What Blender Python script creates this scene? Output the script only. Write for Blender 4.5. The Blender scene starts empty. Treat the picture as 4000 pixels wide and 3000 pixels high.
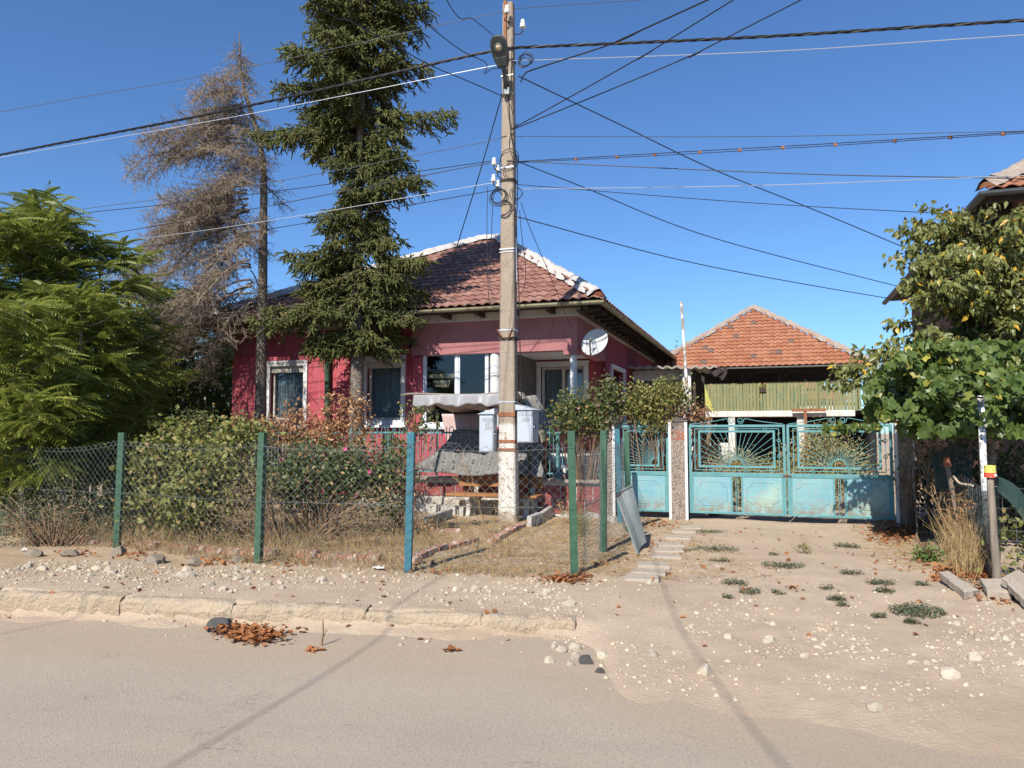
import bpy, math, random
import numpy as np
from mathutils import Vector, Matrix, noise as mnoise
Rd = math.radians
scene = bpy.context.scene
col = scene.collection
random.seed(7)
rng = np.random.default_rng(7)

# ------------------------------------------------------------------ camera
FPX = 2900.0                      # focal length in pixels of the 4000 px wide photograph
PITCH = math.atan(190 / FPX)
CAMZ = 1.5
cd = bpy.data.cameras.new('camera'); camo = bpy.data.objects.new('camera', cd); col.objects.link(camo)
cd.sensor_width = 36; cd.lens = 36 * FPX / 4000; cd.clip_start = 0.05; cd.clip_end = 3000
camo.location = (0, 0, CAMZ); camo.rotation_euler = (math.pi / 2 + PITCH, 0, 0)
scene.camera = camo

# ------------------------------------------------------------------ sky, sun, exposure
SUN_EL, SUN_AZ = 41.0, 27.0       # sun behind the camera and to its left
wd = bpy.data.worlds.new('World'); scene.world = wd; wd.use_nodes = True
wn = wd.node_tree; wn.nodes.clear()
sky = wn.nodes.new('ShaderNodeTexSky'); sky.sky_type = 'NISHITA'; sky.sun_disc = False
sky.sun_elevation = Rd(SUN_EL); sky.sun_rotation = Rd(180 + SUN_AZ)
sky.altitude = 300; sky.air_density = 1.0; sky.dust_density = 0.35; sky.ozone_density = 2.6
bg = wn.nodes.new('ShaderNodeBackground'); bg.inputs['Strength'].default_value = 0.094
wo = wn.nodes.new('ShaderNodeOutputWorld')
tint = wn.nodes.new('ShaderNodeMix'); tint.data_type = 'RGBA'; tint.blend_type = 'MULTIPLY'; tint.inputs[0].default_value = 1; tint.inputs[7].default_value = (.60, .85, 1.13, 1)
wn.links.new(sky.outputs[0], tint.inputs[6]); wn.links.new(tint.outputs[2], bg.inputs[0]); wn.links.new(bg.outputs[0], wo.inputs[0])
sd = bpy.data.lights.new('sun', 'SUN'); sd.energy = 5.0; sd.angle = Rd(0.53); sd.color = (1.0, 0.93, 0.82)
so = bpy.data.objects.new('sun', sd); col.objects.link(so)
sdir = Vector((math.sin(Rd(SUN_AZ)) * math.cos(Rd(SUN_EL)), math.cos(Rd(SUN_AZ)) * math.cos(Rd(SUN_EL)), -math.sin(Rd(SUN_EL))))
so.rotation_euler = sdir.to_track_quat('-Z', 'Y').to_euler(); so.location = (-10, -20, 30)
vs = scene.view_settings
vs.view_transform = 'Standard'; vs.look = 'None'; vs.gamma = 1; vs.use_curve_mapping = False; vs.exposure = 0.6
scene.render.engine = 'CYCLES'
scene.cycles.max_bounces = 6; scene.cycles.transparent_max_bounces = 12

# ------------------------------------------------------------------ frames and placement helpers
A = Rd(19)                        # the plot is turned 19 degrees to the camera
P0 = Vector((0.47, 13.6, 0)); U = Vector((math.cos(A), -math.sin(A), 0)); V = Vector((math.sin(A), math.cos(A), 0))
def LW(t, w, z=0.0):
    p = P0 + U * t + V * w; return Vector((p.x, p.y, z))
def ray(px, py):
    x = (px - 2000) / FPX; y = -(py - 1500) / FPX
    return Vector((x, math.cos(PITCH) - y * math.sin(PITCH), math.sin(PITCH) + y * math.cos(PITCH)))
def at(px, py, d):
    r = ray(px, py); s = d / r.y; return Vector((r.x * s, d, CAMZ + r.z * s))
def L(px, py, w):                 # meets the plane at depth w of the plot: (t, z)
    r = ray(px, py); s = (w + P0.dot(V)) / r.dot(V); p = r * s
    return (p - P0).dot(U), CAMZ + r.z * s
def LS(px, py, t):                # meets the side plane t: (w, z)
    r = ray(px, py); s = (t + P0.dot(U)) / r.dot(U); p = r * s
    return (p - P0).dot(V), CAMZ + r.z * s
def G(px, py, z=0.0):
    r = ray(px, py); s = (z - CAMZ) / r.z; return Vector((r.x * s, r.y * s, z))
def sm(a, b, x):
    x = np.clip((x - a) / (b - a), 0, 1); return x * x * (3 - 2 * x)

BASE = {}
def tag(o, label=None, cat=None, group=None, kind=None):
    if label: o['label'] = label
    if cat: o['category'] = cat
    if group: o['group'] = group
    if kind: o['kind'] = kind
    return o
def thing(name, label, cat, base=(0, 0, 0), frame=True, group=None, kind=None):
    o = bpy.data.objects.new(name, None); col.objects.link(o); o.empty_display_size = 0.2
    if frame: o.location = LW(*base); o.rotation_euler = (0, 0, -A)
    else: o.location = base
    BASE[o.name] = Vector(base)
    if kind: o['kind'] = kind
    return tag(o, label, cat, group)
def off_of(p): return BASE.get(p.name, Vector((0, 0, 0))) if p else Vector((0, 0, 0))
def link(name, me, parent=None, loc=(0, 0, 0), rot=(0, 0, 0), scale=(1, 1, 1)):
    o = bpy.data.objects.new(name, me); col.objects.link(o)
    o.location = Vector(loc) - off_of(parent); o.rotation_euler = rot; o.scale = scale
    if parent: o.parent = parent; BASE[o.name] = off_of(parent)
    return o
def link_sub(name, me, part, loc=(0, 0, 0), rot=(0, 0, 0), scale=(1, 1, 1)):
    o = bpy.data.objects.new(name, me); col.objects.link(o)
    o.location = Vector(loc) - off_of(part); o.rotation_euler = rot; o.scale = scale; o.parent = part
    return o

class MB:
    def __init__(s): s.v = []; s.f = []; s.mi = []; s.cm = 0
    def add(s, vs, fs):
        n = len(s.v); s.v += [tuple(p) for p in vs]
        for f in fs: s.f.append(tuple(n + i for i in f)); s.mi.append(s.cm)
        return s
    def box(s, a, b, rot=None, taper=None):
        x0, y0, z0 = a; x1, y1, z1 = b
        vs = [Vector((x, y, z)) for z in (z0, z1) for y in (y0, y1) for x in (x0, x1)]
        c = (Vector(a) + Vector(b)) / 2
        if taper: vs = [Vector((c.x + (p.x - c.x) * (taper if p.z > c.z else 1), c.y + (p.y - c.y) * (taper if p.z > c.z else 1), p.z)) for p in vs]
        if rot: vs = [c + rot @ (p - c) for p in vs]
        return s.add(vs, [(0, 2, 3, 1), (4, 5, 7, 6), (0, 1, 5, 4), (2, 6, 7, 3), (0, 4, 6, 2), (1, 3, 7, 5)])
    def bar(s, p, q, wx, wy, up=Vector((0, 0, 1))):
        p = Vector(p); q = Vector(q); d = (q - p).normalized()
        x = d.cross(up)
        if x.length < 1e-4: x = d.cross(Vector((0, 1, 0)))
        x.normalize(); y = x.cross(d)
        vs = []
        for c in (p, q):
            for sx, sy in ((-1, -1), (1, -1), (1, 1), (-1, 1)): vs.append(c + x * sx * wx / 2 + y * sy * wy / 2)
        return s.add(vs, [(0, 1, 2, 3), (7, 6, 5, 4), (0, 4, 5, 1), (1, 5, 6, 2), (2, 6, 7, 3), (3, 7, 4, 0)])
    def tube(s, pts, r, n=6, cap=True, closed=False):
        pts = [Vector(p) for p in pts]; m = len(pts)
        rs = r if isinstance(r, (list, tuple)) else [r] * m
        fr = None; rings = []
        for i, p in enumerate(pts):
            if closed: d = pts[(i + 1) % m] - pts[i - 1]
            else: d = pts[min(i + 1, m - 1)] - pts[max(i - 1, 0)]
            if d.length < 1e-9: d = Vector((0, 0, 1))
            d.normalize()
            if fr is None:
                fr = d.cross(Vector((0, 0, 1)))
                if fr.length < 1e-3: fr = d.cross(Vector((0, 1, 0)))
            fr = fr - d * fr.dot(d); fr.normalize(); b = d.cross(fr)
            rings.append([p + (fr * math.cos(k * 2 * math.pi / n) + b * math.sin(k * 2 * math.pi / n)) * rs[i] for k in range(n)])
        vs = [q for ring in rings for q in ring]; fs = []
        for i in range(m if closed else m - 1):
            j = (i + 1) % m
            for k in range(n):
                k2 = (k + 1) % n
                fs.append((i * n + k, i * n + k2, j * n + k2, j * n + k))
        if cap and not closed: fs += [tuple(range(n - 1, -1, -1)), tuple((m - 1) * n + k for k in range(n))]
        return s.add(vs, fs)
    def lathe(s, prof, c=(0, 0, 0), n=16, mat=None):
        c = Vector(c); vs = []; fs = []
        for r, z in prof:
            for k in range(n):
                a = 2 * math.pi * k / n; p = Vector((r * math.cos(a), r * math.sin(a), z))
                vs.append(c + (mat @ p if mat else p))
        for i in range(len(prof) - 1):
            for k in range(n):
                k2 = (k + 1) % n; fs.append((i * n + k, i * n + k2, (i + 1) * n + k2, (i + 1) * n + k))
        fs += [tuple(range(n - 1, -1, -1)), tuple((len(prof) - 1) * n + k for k in range(n))]
        return s.add(vs, fs)
    def grid(s, fn, nu, nv):
        vs = [fn(i / nu, j / nv) for j in range(nv + 1) for i in range(nu + 1)]; w = nu + 1
        return s.add(vs, [(j * w + i, j * w + i + 1, (j + 1) * w + i + 1, (j + 1) * w + i) for j in range(nv) for i in range(nu)])
    def prism(s, poly, d):        # polygon (list of Vector) extruded by vector d
        n = len(poly); vs = [Vector(p) for p in poly] + [Vector(p) + Vector(d) for p in poly]
        return s.add(vs, [tuple(range(n - 1, -1, -1)), tuple(range(n, 2 * n))] + [(i, (i + 1) % n, n + (i + 1) % n, n + i) for i in range(n)])
    def mesh(s, name, m, smooth=False, off=Vector((0, 0, 0))):
        me = bpy.data.meshes.new(name)
        me.from_pydata([tuple(Vector(p) - off) for p in s.v], [], s.f)
        ms = m if isinstance(m, (list, tuple)) else [m]
        for x in ms: me.materials.append(x)
        if len(ms) > 1: me.polygons.foreach_set('material_index', s.mi)
        if smooth: me.polygons.foreach_set('use_smooth', [True] * len(me.polygons))
        me.update(); return me
    def build(s, name, m, parent=None, smooth=False, bevel=0, solid=0, sub=False):
        me = s.mesh(name, m, smooth, off_of(parent))
        o = bpy.data.objects.new(name, me); col.objects.link(o)
        if parent: o.parent = parent; BASE[o.name] = off_of(parent)
        if solid:
            md = o.modifiers.new('solid', 'SOLIDIFY'); md.thickness = solid; md.offset = 0
        if bevel:
            md = o.modifiers.new('bevel', 'BEVEL'); md.width = bevel; md.segments = 2; md.limit_method = 'ANGLE'; md.angle_limit = Rd(40)
        return o

def np_mesh(name, verts, faces, m, parent=None, smooth=False, off=None, mats=None):
    verts = np.asarray(verts, dtype=np.float32); faces = np.asarray(faces, dtype=np.int32)
    if off is None: off = off_of(parent)
    verts = verts - np.array(off, dtype=np.float32)
    me = bpy.data.meshes.new(name); nf, k = faces.shape
    me.vertices.add(len(verts)); me.vertices.foreach_set('co', verts.ravel())
    me.loops.add(nf * k); me.loops.foreach_set('vertex_index', faces.ravel())
    me.polygons.add(nf); me.polygons.foreach_set('loop_start', np.arange(0, nf * k, k, dtype=np.int32))
    if smooth: me.polygons.foreach_set('use_smooth', np.ones(nf, dtype=bool))
    me.materials.append(m); me.update(calc_edges=True)
    o = bpy.data.objects.new(name, me); col.objects.link(o)
    if parent: o.parent = parent
    return o

def norm(a): return a / np.maximum(np.linalg.norm(a, axis=-1, keepdims=True), 1e-9)
def instance(tv, tf, pos, x, y, z, size):
    """template (k,3) placed N times with axes x,y,z (N,3) and size (N,)"""
    tv = np.asarray(tv, float); tf = np.asarray(tf, int); n = len(pos); k = len(tv)
    s = np.asarray(size).reshape(n, 1, 1)
    out = pos[:, None, :] + s * (tv[None, :, 0:1] * x[:, None, :] + tv[None, :, 1:2] * y[:, None, :] + tv[None, :, 2:3] * z[:, None, :])
    f = tf[None] + (np.arange(n) * k)[:, None, None]
    return out.reshape(-1, 3), f.reshape(-1, tf.shape[1])
def axes_from(fwd, up):
    y = norm(fwd); x = norm(np.cross(y, up)); z = np.cross(x, y); return x, y, z
def rand_dirs(n, zb=0.0):
    d = rng.normal(size=(n, 3)); d[:, 2] += zb; return norm(d)
LEAF_V = [(0, 0, 0), (-.5, .45, .10), (0, 1, -.12), (.5, .45, .10), (0, .5, 0)]
LEAF_F = [(0, 4, 1), (4, 2, 1), (0, 3, 4), (4, 3, 2)]
def leaf_t(wd): return [(x * wd, y, z) for x, y, z in LEAF_V]
def leaves(name, pos, fwd, up, size, m, parent, wd=.5):
    x, y, z = axes_from(fwd, up); v, f = instance(leaf_t(wd), LEAF_F, pos, x, y, z, size)
    return np_mesh(name, v, f, m, parent)
def sticks(p0, p1, r0, r1):
    n = len(p0); d = norm(p1 - p0); a = norm(np.cross(d, rand_dirs(n))); b = np.cross(d, a)
    v = np.zeros((n, 6, 3)); r0 = np.broadcast_to(np.asarray(r0, float), (n,)); r1 = np.broadcast_to(np.asarray(r1, float), (n,))
    for k in range(3):
        c, s = math.cos(k * 2.0944), math.sin(k * 2.0944)
        v[:, k] = p0 + (a * c + b * s) * r0[:, None]; v[:, 3 + k] = p1 + (a * c + b * s) * r1[:, None]
    f = np.array([(0, 1, 4, 3), (1, 2, 5, 4), (2, 0, 3, 5)])[None] + (np.arange(n) * 6)[:, None, None]
    return v.reshape(-1, 3), f.reshape(-1, 4)
def spindles(p0, p1, r):
    n = len(p0); d = norm(p1 - p0); a = norm(np.cross(d, rand_dirs(n))); b = np.cross(d, a)
    r = np.broadcast_to(np.asarray(r, float), (n,))[:, None]
    v = np.zeros((n, 8, 3)); mid = p0 + (p1 - p0) * .3; mid2 = p0 + (p1 - p0) * .8
    v[:, 0] = p0; v[:, 7] = p1
    for k in range(3):
        c, s = math.cos(k * 2.0944), math.sin(k * 2.0944)
        v[:, 1 + k] = mid + (a * c + b * s) * r; v[:, 4 + k] = mid2 + (-a * c - b * s) * r * .8
    t = np.array([(0, 2, 1), (0, 3, 2), (0, 1, 3), (1, 2, 6), (2, 3, 4), (3, 1, 5), (6, 5, 1), (4, 6, 2), (5, 4, 3), (7, 4, 5), (7, 5, 6), (7, 6, 4)])
    f = t[None] + (np.arange(n) * 8)[:, None, None]
    return v.reshape(-1, 3), f.reshape(-1, 3)
def cat_geo(parts):
    vs, fs, n = [], [], 0
    for v, f in parts: vs.append(v); fs.append(f + n); n += len(v)
    return np.concatenate(vs), np.concatenate(fs)
def spline(pts, n=10):
    pts = [Vector(p) for p in pts]; P = [pts[0] * 2 - pts[1]] + pts + [pts[-1] * 2 - pts[-2]]; out = []
    for i in range(1, len(P) - 2):
        for k in range(n):
            t = k / n; a, b, c, d = P[i - 1], P[i], P[i + 1], P[i + 2]
            out.append(.5 * ((2 * b) + (c - a) * t + (2 * a - 5 * b + 4 * c - d) * t * t + (3 * b - a - 3 * c + d) * t ** 3))
    out.append(pts[-1]); return out
def text_mesh(body, size, m, shear=0.0, extr=0.0008, align='LEFT', offset=0.0):
    cu = bpy.data.curves.new('lettering', 'FONT'); cu.body = body; cu.size = size; cu.shear = shear; cu.extrude = extr; cu.align_x = align; cu.offset = offset
    cu.resolution_u = 3
    o = bpy.data.objects.new('tmp', cu); col.objects.link(o)
    bpy.context.view_layer.update()
    me = bpy.data.meshes.new_from_object(o.evaluated_get(bpy.context.evaluated_depsgraph_get()))
    bpy.data.objects.remove(o); me.materials.clear(); me.materials.append(m); return me

# ------------------------------------------------------------------ materials
class NT:
    def __init__(s, name):
        s.m = bpy.data.materials.new(name); s.m.use_nodes = True; s.t = s.m.node_tree; s.t.nodes.clear()
        s.out = s.n('ShaderNodeOutputMaterial'); s.b = s.n('ShaderNodeBsdfPrincipled')
        s.tc = s.n('ShaderNodeTexCoord'); s.l(s.b.outputs[0], s.out.inputs[0])
    def n(s, ty, **kw):
        nd = s.t.nodes.new(ty)
        for k, v in kw.items(): setattr(nd, k, v)
        return nd
    def l(s, a, b): s.t.links.new(a, b)
    def noise(s, scale, detail=4, rough=.6, vec=None, stretch=None):
        nd = s.n('ShaderNodeTexNoise'); nd.inputs['Scale'].default_value = scale; nd.inputs['Detail'].default_value = detail; nd.inputs['Roughness'].default_value = rough
        v = vec or s.tc.outputs['Object']
        if stretch:
            mp = s.n('ShaderNodeMapping'); mp.inputs['Scale'].default_value = stretch; s.l(v, mp.inputs[0]); v = mp.outputs[0]
        s.l(v, nd.inputs['Vector']); return nd.outputs['Fac']
    def vor(s, scale, feature='F1', out='Distance'):
        nd = s.n('ShaderNodeTexVoronoi', feature=feature); nd.inputs['Scale'].default_value = scale
        s.l(s.tc.outputs['Object'], nd.inputs['Vector']); return nd.outputs[out]
    def ramp(s, fac, lo, hi, a=0.0, b=1.0, smooth=False):
        nd = s.n('ShaderNodeMapRange'); nd.inputs[1].default_value = lo; nd.inputs[2].default_value = hi; nd.inputs[3].default_value = a; nd.inputs[4].default_value = b
        if smooth: nd.interpolation_type = 'SMOOTHSTEP'
        s.l(fac, nd.inputs[0]); return nd.outputs[0]
    def mix(s, fac, a, b, mode='MIX'):
        nd = s.n('ShaderNodeMix', data_type='RGBA', blend_type=mode)
        if isinstance(fac, (int, float)): nd.inputs[0].default_value = fac
        else: s.l(fac, nd.inputs[0])
        for i, c in ((6, a), (7, b)):
            if isinstance(c, (tuple, list)): nd.inputs[i].default_value = (*c[:3], 1)
            else: s.l(c, nd.inputs[i])
        return nd.outputs[2]
    def math(s, op, a, b=0.0):
        nd = s.n('ShaderNodeMath', operation=op)
        for i, c in ((0, a), (1, b)):
            if isinstance(c, (int, float)): nd.inputs[i].default_value = c
            else: s.l(c, nd.inputs[i])
        return nd.outputs[0]
    def island(s): return s.n('ShaderNodeNewGeometry').outputs['Random Per Island']
    def objrand(s): return s.n('ShaderNodeObjectInfo').outputs['Random']
    def xyz(s):
        nd = s.n('ShaderNodeSeparateXYZ'); s.l(s.tc.outputs['Object'], nd.inputs[0]); return nd.outputs
    def val(s, c, rnd, amt):      # vary brightness by a random 0..1
        nd = s.n('ShaderNodeHueSaturation'); s.l(s.ramp(rnd, 0, 1, 1 - amt, 1 + amt), nd.inputs['Value'])
        if isinstance(c, (tuple, list)): nd.inputs['Color'].default_value = (*c[:3], 1)
        else: s.l(c, nd.inputs['Color'])
        return nd.outputs[0]
    def bump(s, h, strength=.3, dist=.01):
        nd = s.n('ShaderNodeBump'); nd.inputs['Strength'].default_value = strength; nd.inputs['Distance'].default_value = dist
        s.l(h, nd.inputs['Height']); s.l(nd.outputs[0], s.b.inputs['Normal'])
    def fin(s, c, rough=.8, spec=.3, metal=0.0, trans=0.0):
        if isinstance(c, (tuple, list)): s.b.inputs['Base Color'].default_value = (*c[:3], 1)
        else: s.l(c, s.b.inputs['Base Color'])
        if isinstance(rough, (int, float)): s.b.inputs['Roughness'].default_value = rough
        else: s.l(rough, s.b.inputs['Roughness'])
        s.b.inputs['Specular IOR Level'].default_value = spec; s.b.inputs['Metallic'].default_value = metal
        if trans:
            tr = s.n('ShaderNodeBsdfTranslucent'); mx = s.n('ShaderNodeMixShader'); mx.inputs[0].default_value = trans
            if isinstance(c, (tuple, list)): tr.inputs[0].default_value = (*c[:3], 1)
            else: s.l(c, tr.inputs[0])
            s.l(s.b.outputs[0], mx.inputs[1]); s.l(tr.outputs[0], mx.inputs[2]); s.l(mx.outputs[0], s.out.inputs[0])
        return s.m
def mat(name, c1, c2=None, scale=6, lo=.35, hi=.65, rough=.8, bump=0, bscale=60, bdist=.01, spec=.3, metal=0, c3=None, s3=2, obj=0, isl=0, stretch=None):
    t = NT(name); c = c1
    if c2: c = t.mix(t.ramp(t.noise(scale, stretch=stretch), lo, hi), c1, c2)
    if c3: c = t.mix(t.ramp(t.noise(s3, 5, .7), .52, .66), c, c3)
    if obj: c = t.val(c, t.objrand(), obj)
    if isl: c = t.val(c, t.island(), isl)
    if bump: t.bump(t.noise(bscale, 4), bump, bdist)
    return t.fin(c, rough, spec, metal)
def leafmat(name, c1, c2, c3=None, p3=.08, trans=.3, rough=.5, clump=1.2, spec=.35):
    t = NT(name); c = t.mix(t.island(), c1, c2)
    c = t.mix(t.ramp(t.noise(clump, 2), .35, .65, 0, .4), c, tuple(x * .65 for x in c1))
    if c3: c = t.mix(t.ramp(t.math('FRACT', t.math('MULTIPLY', t.island(), 37.7)), p3 - .01, p3 + .01, 1, 0), c, c3)
    return t.fin(c, rough, spec, trans=trans)

m_teal = NT('teal_paint'); _c = m_teal.mix(m_teal.ramp(m_teal.noise(7, 4), .35, .7), (.075, .22, .24), (.12, .28, .29))
_c = m_teal.mix(m_teal.ramp(m_teal.noise(38, 6, .75), .60, .66), _c, (.13, .11, .09)); m_teal.bump(m_teal.noise(60), .2, .003); m_teal = m_teal.fin(_c, .55, .4)
def panel_mat():
    t = NT('blue_sheet_paint'); c = t.mix(t.ramp(t.noise(2.2, 4), .35, .65), (.145, .31, .37), (.195, .365, .375))
    c = t.mix(t.ramp(t.noise(1.3, 3, .5), .56, .72), c, (.28, .40, .34))
    c = t.mix(t.math('MULTIPLY', t.ramp(t.noise(55, 6, .8), .57, .62), t.ramp(t.noise(4, 3), .42, .6)), c, (.10, .13, .14))
    c = t.mix(t.math('MULTIPLY', t.ramp(t.noise(13, 6, .8), .56, .60), t.ramp(t.noise(1.9, 2), .42, .56)), c, (.30, .24, .24))
    z = t.xyz()[2]
    c = t.mix(t.math('MULTIPLY', t.ramp(z, .30, .04), t.ramp(t.noise(9, 5), .36, .58)), c, (.19, .17, .13))
    t.bump(t.noise(5, 3), .35, .02); return t.fin(c, .5, .4)
m_sheet = panel_mat()
m_greenpost = mat('green_post_paint', (.028, .080, .046), (.046, .108, .066), 9, rough=.6, bump=.2, bscale=40, c3=(.06, .11, .08), s3=14)
m_bluepost = mat('blue_post_paint', (.028, .125, .175), (.045, .16, .20), 9, rough=.6, bump=.2, bscale=40, c3=(.03, .1, .13), s3=10)
m_wire = mat('galvanised_wire', (.24, .26, .26), (.17, .19, .19), 8, rough=.45, spec=.5, metal=.5)
m_wire_green = mat('green_mesh_wire', (.085, .115, .11), (.16, .19, .185), 3, rough=.5, spec=.4)
m_rust = mat('rusty_steel', (.16, .075, .045), (.30, .13, .06), 30, rough=.85, bump=.3)
m_black = mat('black_cable', (.012, .013, .016), rough=.55, spec=.4)
m_alum = mat('aluminium_wire', (.62, .63, .64), rough=.35, metal=.6, spec=.5)
m_thin = mat('grey_wire', (.07, .075, .085), rough=.5)
m_white = mat('white_paint', (.60, .61, .63), (.52, .52, .52), 5, rough=.6, c3=(.5, .47, .42), s3=9)
m_upvc = mat('upvc_frame', (.55, .58, .64), (.50, .53, .58), 3, rough=.35, spec=.45)
m_limewash = mat('white_limewash', (.62, .61, .59), (.50, .48, .45), 4, rough=.9, bump=.4, bscale=25, bdist=.02, c3=(.42, .38, .33), s3=3)
m_dark = mat('dark_wood', (.035, .028, .022), (.06, .05, .04), 8, rough=.9)
m_oldwood = mat('weathered_wood', (.15, .122, .10), (.25, .21, .17), 6, rough=.9, bump=.4, bscale=30, stretch=(3, 3, .4))
m_bench = mat('bench_wood', (.25, .105, .035), (.33, .155, .055), 5, rough=.6, bump=.2, stretch=(.6, 6, 6))
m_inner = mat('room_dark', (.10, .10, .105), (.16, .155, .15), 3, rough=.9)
m_black_in = mat('deep_room', (.02, .02, .022), rough=.95)  # near-black that stands for the dark inside openings
m_insul = mat('porcelain', (.78, .77, .74), rough=.2, spec=.5)
m_ink = mat('grey_marker', (.16, .16, .15), rough=.7)
m_brownink = mat('brown_brush_paint', (.24, .085, .055), (.34, .15, .10), 40, rough=.9)
m_lamp = mat('lamp_housing', (.055, .065, .07), (.07, .08, .085), 5, rough=.5, spec=.4)
m_steelgrey = mat('grey_sheet_metal', (.20, .235, .235), (.28, .31, .30), 3, rough=.5, metal=.35, bump=.3, bscale=7, bdist=.02, c3=(.25, .23, .2), s3=6)
m_boxgrey = mat('meter_box_paint', (.37, .42, .48), (.41, .455, .51), 3, rough=.45, spec=.4, c3=(.36, .37, .37), s3=7)
m_bark = mat('bark', (.085, .068, .056), (.19, .16, .132), 14, rough=.95, bump=.9, bscale=26, bdist=.04, c3=(.27, .24, .205), s3=18)
m_deadbark = mat('dead_twig_bark', (.20, .165, .135), (.28, .24, .20), 6, rough=.95, isl=.3)
m_twig = mat('brown_twig', (.16, .10, .06), (.24, .16, .10), 6, rough=.9, isl=.25)
m_terracotta = mat('terracotta', (.30, .10, .055), (.24, .085, .05), 9, rough=.85, bump=.3)

# ------------------------------------------------------------------ ground, road, kerb
def vnoise(x, y, sc, seed=0):
    x = np.asarray(x, float) * sc; y = np.asarray(y, float) * sc
    xi = np.floor(x).astype(np.int64); yi = np.floor(y).astype(np.int64); fx = x - xi; fy = y - yi
    fx = fx * fx * (3 - 2 * fx); fy = fy * fy * (3 - 2 * fy)
    def h(a, b):
        n = (a * 374761393 + b * 668265263 + seed * 1442695041) & 0x7fffffff
        n = ((n ^ (n >> 13)) * 1274126177) & 0x7fffffff
        return ((n ^ (n >> 16)) & 0xffff) / 65535.0
    return (h(xi, yi) * (1 - fx) + h(xi + 1, yi) * fx) * (1 - fy) + (h(xi, yi + 1) * (1 - fx) + h(xi + 1, yi + 1) * fx) * fy - .5
def ykerb(x): return 6.15 - (x - .515) * .142
def hkerb(x): return -.15 + .12 + np.clip(.515 - x, -1, 7) * .018
KEND = .50
def zg(x, y):
    x = np.asarray(x, float); y = np.asarray(y, float)
    s = (y - ykerb(x)) * .99
    n = vnoise(x, y, 1.1, 1) * .05 + vnoise(x, y, 3.3, 2) * .025 + vnoise(x, y, 9, 3) * .012
    left = np.where(s < .01, -.215 + .085 * sm(-.55, -.02, s) + .05 * vnoise(x, y, 2.3, 11) * sm(-.6, -.1, s) + .02 * vnoise(x, y, 8, 12) * sm(-.6, -.1, s), np.where(s < .055, -.08, hkerb(x) + .012 * (s < .2) * (vnoise(x, y, 2.6, 31) * 2.4 + vnoise(x, y, 8, 32)) - .006 * (s < .2) + .005 * vnoise(x, y, 9, 3) + (0 - hkerb(x) * .6) * sm(.15, 2.2, s) + n * sm(.3, .9, s) * .8))
    sr = s + .9 * vnoise(x, y, .7, 13) + .35 * vnoise(x, y, 2.1, 14) + .12 * vnoise(x, y, 7, 15)
    right = -.178 + .053 * sm(-2.6, -1.0, sr) + .11 * sm(-1.4, 1.6, s) + n * 1.0 * sm(-2.1, -.8, s)
    k = sm(KEND - .02, KEND + .28, x)
    z = left * (1 - k) + right * k
    z = z + .055 * sm(9.5, 12.3, y) * sm(.8, 2.2, x)
    z = np.where(y > 9.0, z * (1 - sm(9, 12, y) * .3), z)
    far = sm(16, 22, np.hypot(x, y)); return z * (1 - far) + (-.21 if False else .04) * far * (s > 0) + (-.21) * far * (s <= 0)
_zc = {}
def zg1(x, y):
    k = (round(x * 40), round(y * 40))
    if k not in _zc: _zc[k] = float(zg(np.array([k[0] / 40]), np.array([k[1] / 40]))[0])
    return _zc[k]

fine_x = np.arange(-8.6, 8.61, .075); ext = np.array([9.2, 10, 11.5, 14, 18, 25, 40, 70, 140, 300, 700])
xs = np.concatenate([-ext[::-1], fine_x, ext])
ys = np.concatenate([np.array([-500, -200, -80, -40, -20, -10, -5, -1, 1.5]), np.arange(3.2, 14.6, .075), np.array([15.2, 16, 17, 18.5, 20, 23, 27, 33, 42, 60, 100, 200, 400, 800])])
X, Y = np.meshgrid(xs, ys); Z = zg(X, Y)
gv = np.stack([X, Y, Z], -1).reshape(-1, 3); W = len(xs)
ii, jj = np.meshgrid(np.arange(W - 1), np.arange(len(ys) - 1)); q = (jj * W + ii).ravel()
gf = np.stack([q, q + 1, q + W + 1, q + W], -1)
t = NT('dusty_earth')
x_, y_, z_ = t.xyz()
c = t.mix(t.ramp(t.noise(.9, 5), .35, .65), (.385, .295, .212), (.445, .35, .258))
c = t.mix(t.ramp(t.noise(6, 6, .7), .4, .7, 0, .55), c, (.315, .243, .175))
straw = t.math('MULTIPLY', t.ramp(y_, 7.3, 8.3), t.ramp(x_, 1.9, 1.0))
c = t.mix(t.math('MULTIPLY', straw, t.ramp(t.noise(2.2, 4), .35, .6)), c, (.34, .25, .15))
# small pale limestone chips pressed into the surface
chip = t.math('MULTIPLY', t.ramp(t.vor(34), .30, .22), t.ramp(t.noise(1.7, 3), .46, .60))
chip = t.math('MULTIPLY', chip, t.ramp(y_, 9.2, 7.4))
c = t.mix(chip, c, (.50, .43, .335))
chip2 = t.ramp(t.vor(75), .17, .12); c = t.mix(t.math('MULTIPLY', chip2, t.ramp(t.noise(3, 2), .4, .6)), c, (.48, .41, .32))
c = t.mix(t.ramp(t.noise(120, 3, .7), .55, .75, 0, .5), c, (.18, .15, .12))
hb = t.math('ADD', t.math('MULTIPLY', t.noise(28, 6, .75), 1.0), t.math('MULTIPLY', chip, .35)); t.bump(hb, .55, .03)
m_ground = t.fin(c, .95, .15)
g = np_mesh('ground', gv, gf, m_ground, smooth=True); tag(g, kind='structure')

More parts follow.
